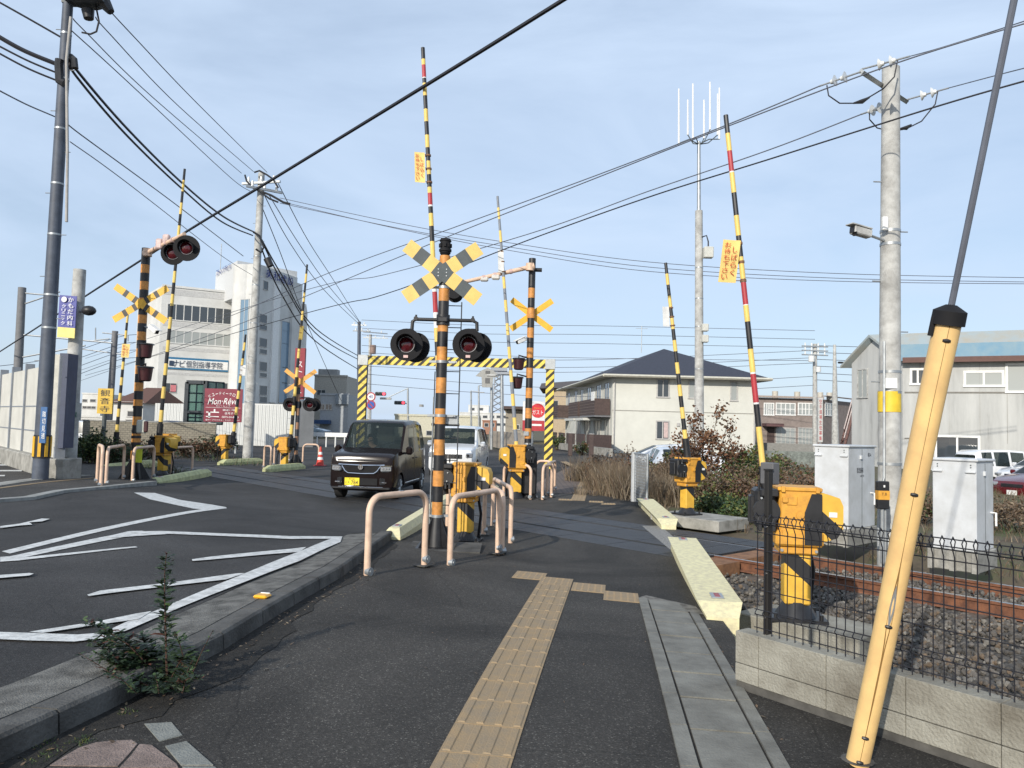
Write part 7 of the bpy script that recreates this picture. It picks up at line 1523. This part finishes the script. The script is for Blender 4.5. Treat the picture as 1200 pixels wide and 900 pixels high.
parked('parked_car', 'dark red car parked right of the right cabinet', 1186, 572, 25.5, -.72, math.radians(-66), SED, M('red_car_paint', (.12, .008, .012), .25, .2, coat=1), (.85, 3.4))
parked('parked_car', 'silver white car at the right edge in front of the dark red car', 1238, 585, 21.5, -.75, math.radians(-66), SED, M('silver_car_paint', (.5, .51, .53), .3, .4, coat=1), (.85, 3.4))
parked('parked_car', 'white car half hidden by bushes before the cream house', 775, 545, 27.5, -.55, math.radians(178), SED, M('white_car_paint_c', (.7, .7, .7), .3, coat=1), (.85, 3.4))
parked('parked_car', 'white hatchback seen from the side behind the leafy bushes', 884, 545, 27, -.5, math.radians(88), SED, M('white_car_paint_d', (.68, .69, .7), .3, coat=1), (.85, 3.4))
parked('minivan', 'silver white wagon parked behind the yellow temple sign', 160, 520, 42, -.55, math.radians(92), DV, M('silver_car_paint_b', (.6, .62, .64), .3, .2, coat=1), (.72, 3.1), .29)
parked('parked_car', 'dark car whose roof shows under the green glass structure', 250, 520, 47, -.2, math.radians(92), SED, M('navy_car_paint', (.02, .03, .06), .3, .2, coat=1), (.85, 3.4))
parked('parked_car', 'pale blue car parked under the blue awning at left', 385, 505, 85, -.3, math.radians(75), SED, M('pale_blue_paint', (.3, .38, .45), .3, .2, coat=1), (.85, 3.4))
# ================================================================ PLANTS
def leaf_mats(names): return [M(n, c, .6, var=.25, scale=3) for n, c in names]
GREENS = leaf_mats((('leaf_green', (.05, .09, .025)), ('leaf_dark_green', (.025, .05, .018)), ('leaf_yellow_green', (.13, .14, .035))))
REDS = leaf_mats((('leaf_russet', (.15, .065, .03)), ('leaf_brown', (.11, .07, .04)), ('leaf_orange', (.2, .1, .045))))
DRYS = leaf_mats((('dry_straw', (.22, .17, .11)), ('dry_brown', (.14, .095, .06)), ('dry_grey', (.2, .165, .12))))
TWIG = M('twig_brown', (.09, .055, .035), .9)
def bush(name, label, loc, w, dp, h, n, ls, mats, cat='bush', twig=TWIG, nt=16, up=.3, seed=0, group=None, droop=.0, sparse=.0):
    R_ = random.Random(seed); o = thing(name, label, cat, loc, 0, group); tw = MB(); lf = MB(); tips = []
    for i in range(nt):
        a = R_.uniform(0, 6.28); r = R_.uniform(.15, 1)**.6; hh = h*R_.uniform(.55, 1.0)*(1-.35*r*r); e = Vector((math.cos(a)*r*w/2, math.sin(a)*r*dp/2, hh)); b = Vector((e.x*.12, e.y*.12, -.05))
        m1 = b.lerp(e, .35)+Vector((R_.uniform(-.06, .06), R_.uniform(-.06, .06), h*.06)); m2 = b.lerp(e, .7)+Vector((R_.uniform(-.08, .08), R_.uniform(-.08, .08), h*.04)); k = .006+.006*h
        tw.tube([b, m1, m2, e], [k, k*.7, k*.5, k*.2], 4); tips.append((b, m1, m2, e))
        for j in range(3):
            q = m1.lerp(e, R_.uniform(.1, .8)); e2 = q+Vector((R_.uniform(-1, 1)*w*.18, R_.uniform(-1, 1)*dp*.18, R_.uniform(.02, .2)*h)); tw.tube([q, e2], [k*.4, k*.15], 3); tips.append((q, q.lerp(e2, .4), q.lerp(e2, .7), e2))
    for i in range(n):
        p = tips[R_.randrange(len(tips))]; t = R_.uniform(.1, 1)**.7*3; k = min(2, int(t)); q = p[k].lerp(p[k+1], t-k)+Vector((R_.gauss(0, .035), R_.gauss(0, .035), R_.gauss(0, .035)))*(1+w*.6)
        d = Vector((R_.gauss(0, 1), R_.gauss(0, 1), R_.gauss(up, .7)-droop)).normalized(); s = d.cross(Vector((R_.gauss(0, 1), R_.gauss(0, 1), R_.gauss(0, 1)))).normalized(); L_ = ls*R_.uniform(.6, 1.4); wd_ = L_*.32
        lf.mi = R_.choices(range(len(mats)), [5, 3, 2][:len(mats)])[0]; nn_ = d.cross(s)*L_*.12
        lf.add([q, q+d*L_*.45+s*wd_+nn_, q+d*L_, q+d*L_*.45-s*wd_+nn_], [(0, 1, 2, 3)])
    lf.mi = 0
    mk('branches', tw, twig, o); mk('leaves', lf, mats, o, smooth=0, fix=False); return o
def blades(mb, c, n, h, spread, R_, lean=.35, w=.006):
    for i in range(n):
        a = R_.uniform(0, 6.28); r = spread*R_.random()**.5; b = Vector((c[0]+math.cos(a)*r, c[1]+math.sin(a)*r, c[2])); hh = h*R_.uniform(.5, 1.1); l = Vector((R_.gauss(0, lean), R_.gauss(0, lean), 1)).normalized(); s = Vector((math.cos(a*3), math.sin(a*3), 0))*w*R_.uniform(.7, 1.3)
        m1 = b+l*hh*.5; e = b+l*hh+Vector((l.x*hh*.35, l.y*hh*.35, -hh*.08)); mb.mi = R_.choices((0, 1, 2), (5, 3, 2))[0]
        mb.add([b-s, b+s, m1+s*.8, e, m1-s*.8], [(0, 1, 2, 4), (4, 2, 3)])
def reeds(name, label, loc, w, dp, h, n, seed, mats=DRYS, cat='dry grass', group=None):
    R_ = random.Random(seed); o = MB()
    for i in range(14): blades(o, (R_.gauss(0, w/4.5), R_.gauss(0, dp/4.5), -.05), n//14, h*R_.uniform(.4, 1.1), min(w, dp)*.28, R_, .22, .007)
    o.mi = 0; q = mk(name, o, mats, None, smooth=0, loc=loc, fix=False); return tag(q, label, cat, group)
def gp_(u, v, Y, z): p = at(u, v, Y); return (p.x, p.y, z)
# dry growth right of the far pavement
for i, (u, Y, w, h, l) in enumerate(((713, 21.5, 1.3, 1.15, 'pale dry grass clump nearest the tactile strip beyond the rails'), (728, 19.8, 1.4, 1.2, 'pale dry grass clump left of the mesh gate'), (700, 25, 1.6, 1.1, 'dry grass clump farthest left along the far pavement'), (762, 19.2, 1.5, 1.0, 'dry grass clump just right of the mesh gate'), (790, 20.5, 1.8, 1.15, 'dry grass clump behind the plinth barrier machine'))):
    reeds('dry_grass', l, gp_(u, 560, Y, -.33), w, w, h, 2100, 20+i)
bl = [('brown leaved bush at the edge of the far pavement, leftmost of the thicket', 706, 23.5, 1.8, 1.2, 1900, .07, (REDS[1], DRYS[1], REDS[0]), 1), ('thin dry shrub standing above the mesh gate', 745, 23, 1.8, 1.5, 900, .06, (DRYS[1], REDS[1], DRYS[0]), 2),
      ('tall russet leaved bush right of the slim radio mast', 828, 21.5, 2.3, 2.75, 2300, .10, (REDS[0], REDS[2], REDS[1]), 3), ('yellow green leafy bush behind the plinth barrier machine', 786, 22.5, 1.6, 1.7, 1500, .1, (GREENS[0], GREENS[2], REDS[1]), 4),
      ('green tall stemmed bush before the side of the white hatchback', 872, 21.5, 1.9, 1.75, 1500, .1, (GREENS[0], GREENS[2], REDS[1]), 5), ('straggling green shrub left of the mesh fence post box', 896, 20, 1.4, 1.5, 1000, .09, (GREENS[2], GREENS[0], REDS[1]), 6),
      ('low russet bush between plinth and green ground cover', 838, 18.3, 2.0, 1.1, 2600, .07, (REDS[1], GREENS[2], DRYS[1]), 7), ('bright green low bush at the foot of the russet bush', 850, 16.4, 1.9, .62, 2600, .08, (GREENS[0], GREENS[2], GREENS[1]), 8), ('second bright green low bush nearer the mesh fence post', 880, 15.6, 1.4, .55, 1700, .075, (GREENS[0], GREENS[1], GREENS[2]), 9),
      ('brown tangled bush behind the mesh fence post, left of the grey cabinet', 915, 17.5, 2.2, 1.15, 2400, .07, (REDS[1], DRYS[1], REDS[0]), 10), ('brown thorny bush right of the grey cabinet and concrete pole', 1075, 16.5, 1.6, .8, 1700, .07, (DRYS[1], REDS[1], GREENS[0]), 11), ('brown brush in front of the dark red parked car', 1195, 15.5, 2.4, .85, 2200, .06, (DRYS[1], REDS[1], DRYS[0]), 12),
      ('dark low bush behind the left guard hoops', 128, 25.5, 2.6, 1.1, 2400, .09, (GREENS[1], REDS[1], GREENS[0]), 13), ('green bush filling the gap right of the barrier end panel', 100, 24.5, 1.8, 1.45, 2200, .09, (GREENS[1], GREENS[0], GREENS[2]), 14), ('brown dead bush at the foot of the old block wall', 228, 33.5, 3.2, .9, 2200, .1, (REDS[1], REDS[0], GREENS[1]), 15), ('green brown bush at the right end of the old block wall', 254, 34.5, 1.8, 1.2, 1500, .1, (GREENS[1], REDS[1], GREENS[0]), 16), ('dark brown bush between the left barrier machine and old wall', 165, 29.5, 2.8, 1.0, 2200, .09, (REDS[1], GREENS[1], DRYS[1]), 17),
      ('brown dry thicket before the white car, right of the mesh gate', 770, 21.5, 2.2, 1.25, 2600, .07, (DRYS[1], REDS[1], DRYS[2]), 31), ('dense brown thicket behind the bright green bushes', 865, 19.5, 2.6, 1.2, 3000, .07, (REDS[1], DRYS[1], GREENS[0]), 32), ('brown thicket with green tips behind the mesh fence post, farther back', 925, 22, 2.8, 1.1, 2400, .08, (DRYS[1], REDS[1], GREENS[0]), 33), ('small garden shrub by the louvred fence of the cream house', 680, 52, 1.6, 1.0, 700, .12, (GREENS[0], REDS[0], GREENS[1]), 18), ('round clipped shrub before the farthest louvred fence', 652, 62, 1.6, 1.6, 700, .14, (GREENS[1], GREENS[0], GREENS[2]), 19), ('brown hedge bush before the long railing fence', 905, 36, 3.0, .9, 1300, .12, (REDS[1], DRYS[1], GREENS[0]), 22)]
for l, u, Y, w, h, n, ls, mats, sd in bl: bush('bush', l, gp_(u, 560, Y, -.4 if Y > 15 and u > 640 else -.3), w, w*.8, h, n, ls, list(mats), seed=sd)
# ground growth as one mass
R_ = random.Random(9); mb = MB()
for i in range(1100):
    t = R_.uniform(-14, 4); d = R_.uniform(12.2, 30)
    x, y = XY(t, d)
    if x < XR(y)+.25 or y > 34: continue
    blades(mb, (x, y, soil(x, y)), 22, R_.uniform(.12, .4), .22, R_, .5, .005)
mb.mi = 0; go = mk('undergrowth', mb, [DRYS[1], DRYS[0], GREENS[0]], None, smooth=0, fix=False); go['kind'] = 'stuff'; go['label'] = 'dry brown and green undergrowth on the waste ground beyond the rails'; go['category'] = 'undergrowth'
mb = MB()
for i in range(260):
    t = R_.uniform(-42, -24); d = R_.uniform(7.6, 8.6) if i % 2 else R_.uniform(11.2, 13); x, y = XY(t, d)
    if x > -9.6: continue
    blades(mb, (x, y, -.38), 18, R_.uniform(.2, .6), .3, R_, .5, .01)
mb.mi = 0; go = mk('left_undergrowth', mb, [GREENS[1], DRYS[1], GREENS[0]], None, smooth=0, fix=False); go.name = 'trackside_grass'; go['kind'] = 'stuff'; go['label'] = 'dark rough grass beside the railway at the left'; go['category'] = 'grass'
# weed growing out of the near kerb
wb = G(195, 800, lambda x, y: gz(x, y)+.02)
def weed():
    R_ = random.Random(5); o = thing('weed', 'dark leafy weed with one tall spire growing out of the near kerb', 'weed', (wb.x, wb.y, wb.z)); st = MB(); lf = MB()
    Yw_ = wb.y; P = lambda u, v, dy=0: L2(o, at(u, v, Yw_+dy))
    def leaf(q, d, L_, wdt, mi):
        d = d.normalized(); s = d.cross(Vector((R_.gauss(0, .3), R_.gauss(0, .3), 1))).normalized(); n_ = d.cross(s); lf.mi = mi
        pts = [q, q+d*L_*.3+s*wdt+n_*.003, q+d*L_*.65+s*wdt*.75-Vector((0, 0, L_*.06)), q+d*L_-Vector((0, 0, L_*.2)), q+d*L_*.65-s*wdt*.75-Vector((0, 0, L_*.06)), q+d*L_*.3-s*wdt+n_*.003]
        lf.add(pts, [(0, 1, 5), (1, 2, 4, 5), (2, 3, 4)])
    def stem(path, r, nl, L0, dens=1.0, red=.12):
        st.tube(path, [r*(1-.75*i/(len(path)-1)) for i in range(len(path))], 6)
        tot = len(path)-1
        nl = int(nl*(1.7 if red > .2 else 1.6)); L0 = L0*(1.3 if red > .2 else 1.0)
        for i in range(nl):
            t = (i+R_.random())/nl*tot; k = min(tot-1, int(t)); q = path[k].lerp(path[k+1], t-k); a = i*2.4+R_.uniform(-.4, .4); f = 1-abs(t/tot-.45)*.9
            d = Vector((math.cos(a), math.sin(a), R_.uniform(.1, .7))); mi = R_.choices((0, 1, 2, 3), (5, 5, 1.5, red*2.5))[0]; leaf(q, d, L0*f*R_.uniform(.7, 1.3), L0*.13*f, mi)
            if R_.random() < .5: q2 = q+d.normalized()*L0*.3; leaf(q2, d+Vector((R_.gauss(0, .5), R_.gauss(0, .5), 0)), L0*f*.6, L0*.12, mi)
    stem([P(196, 800), P(195, 770), P(194, 735), P(193, 700), P(193, 672), P(195, 648)], .007, 120, .085)
    for a, b, c, n, L_ in ((P(188, 800), P(150, 755, -.05), P(100, 728, -.1), 60, .08), (P(190, 800), P(160, 770, .1), P(120, 745, .15), 60, .08), (P(190, 802), P(150, 790, -.1), P(112, 765, -.2), 55, .075), (P(198, 800), P(215, 770, -.1), P(205, 742, -.15), 40, .07), (P(190, 800), P(175, 765, .1), P(165, 745, .1), 60, .08),
                        (P(196, 803), P(225, 790, -.12), P(250, 738, -.2), 24, .045), (P(194, 806), P(150, 806, -.15), P(92, 765, -.2), 30, .05), (P(196, 806), P(210, 800, -.3), P(235, 795, -.3), 50, .05), (P(190, 808), P(160, 812, -.3), P(130, 790, -.35), 45, .05), (P(194, 806), P(186, 812, -.35), P(182, 792, -.3), 45, .05), (P(200, 806), P(214, 812, -.3), P(222, 780, -.2), 40, .05), (P(195, 802), P(200, 780, .1), P(188, 765, .2), 60, .07), (P(170, 800), P(150, 785), P(125, 770), 60, .07), (P(165, 800, -.1), P(140, 775, -.1), P(108, 750, -.1), 60, .075), (P(180, 800), P(170, 780), P(160, 760), 60, .075), (P(175, 804, -.15), P(150, 796, -.2), P(110, 798, -.2), 50, .06), (P(205, 802, -.1), P(220, 785, -.1), P(230, 770, -.1), 40, .055)):
        stem([a, a.lerp(b, .6)+Vector((0, 0, .01)), b, b.lerp(c, .5)+Vector((0, 0, .012)), c], .005, n, L_, red=.3)
    mk('stems', st, M('weed_stem', (.07, .035, .025), .7), o); lf.mi = 0; mk('leaves', lf, [GREENS[1], M('weed_leaf', (.022, .038, .018), .5), GREENS[0], M('weed_leaf_red', (.1, .035, .02), .7)], o, smooth=0, fix=False)
weed()
mb = MB()
for u, v in ((50, 875), (45, 895), (92, 873), (100, 870), (150, 838), (60, 884)): p = G(u, v); blades(mb, (p.x, p.y, p.z), 60, .03, .05, R_, .6, .003)
mb.mi = 0; go = mk('kerb_moss', mb, [GREENS[0], GREENS[2], GREENS[1]], None, smooth=0, fix=False); go['kind'] = 'stuff'; go['label'] = 'small green moss tufts at the foot of the near kerb'; go['category'] = 'moss'

# dead leaves and grit blown against the kerb and the wall foot
R_ = random.Random(12); mb = MB()
for i in range(330):
    if i < 200: y = R_.uniform(2.6, 8.5); x = XL(y)+abs(R_.gauss(.02, .16))
    elif i < 260: y = R_.uniform(2.5, 7); x = side(cr, min(y, 6.2))-R_.uniform(-.02, .05)
    else: y = R_.uniform(2.5, 11); x = R_.uniform(XL(y), XR(y))
    p = Vector((x, y, gz(x, y)+.014)); L_ = R_.uniform(.006, .022)*(.6 if i >= 260 else 1); a = R_.uniform(0, 6.28); d = Vector((math.cos(a), math.sin(a), R_.uniform(0, .5)))*L_; s_ = Vector((-math.sin(a), math.cos(a), R_.uniform(0, .4)))*L_*.45; mb.mi = R_.choice((0, 0, 1, 2))
    mb.add([p-d, p+s_, p+d, p-s_+Vector((0, 0, L_*.2))], [(0, 1, 2, 3)])
mb.mi = 0; go = mk('fallen_leaves', mb, [DRYS[1], REDS[1], DRYS[0]], None, smooth=0, fix=False); go['kind'] = 'stuff'; go['label'] = 'small dead leaves and grit along the kerb and drain'; go['category'] = 'fallen leaves'
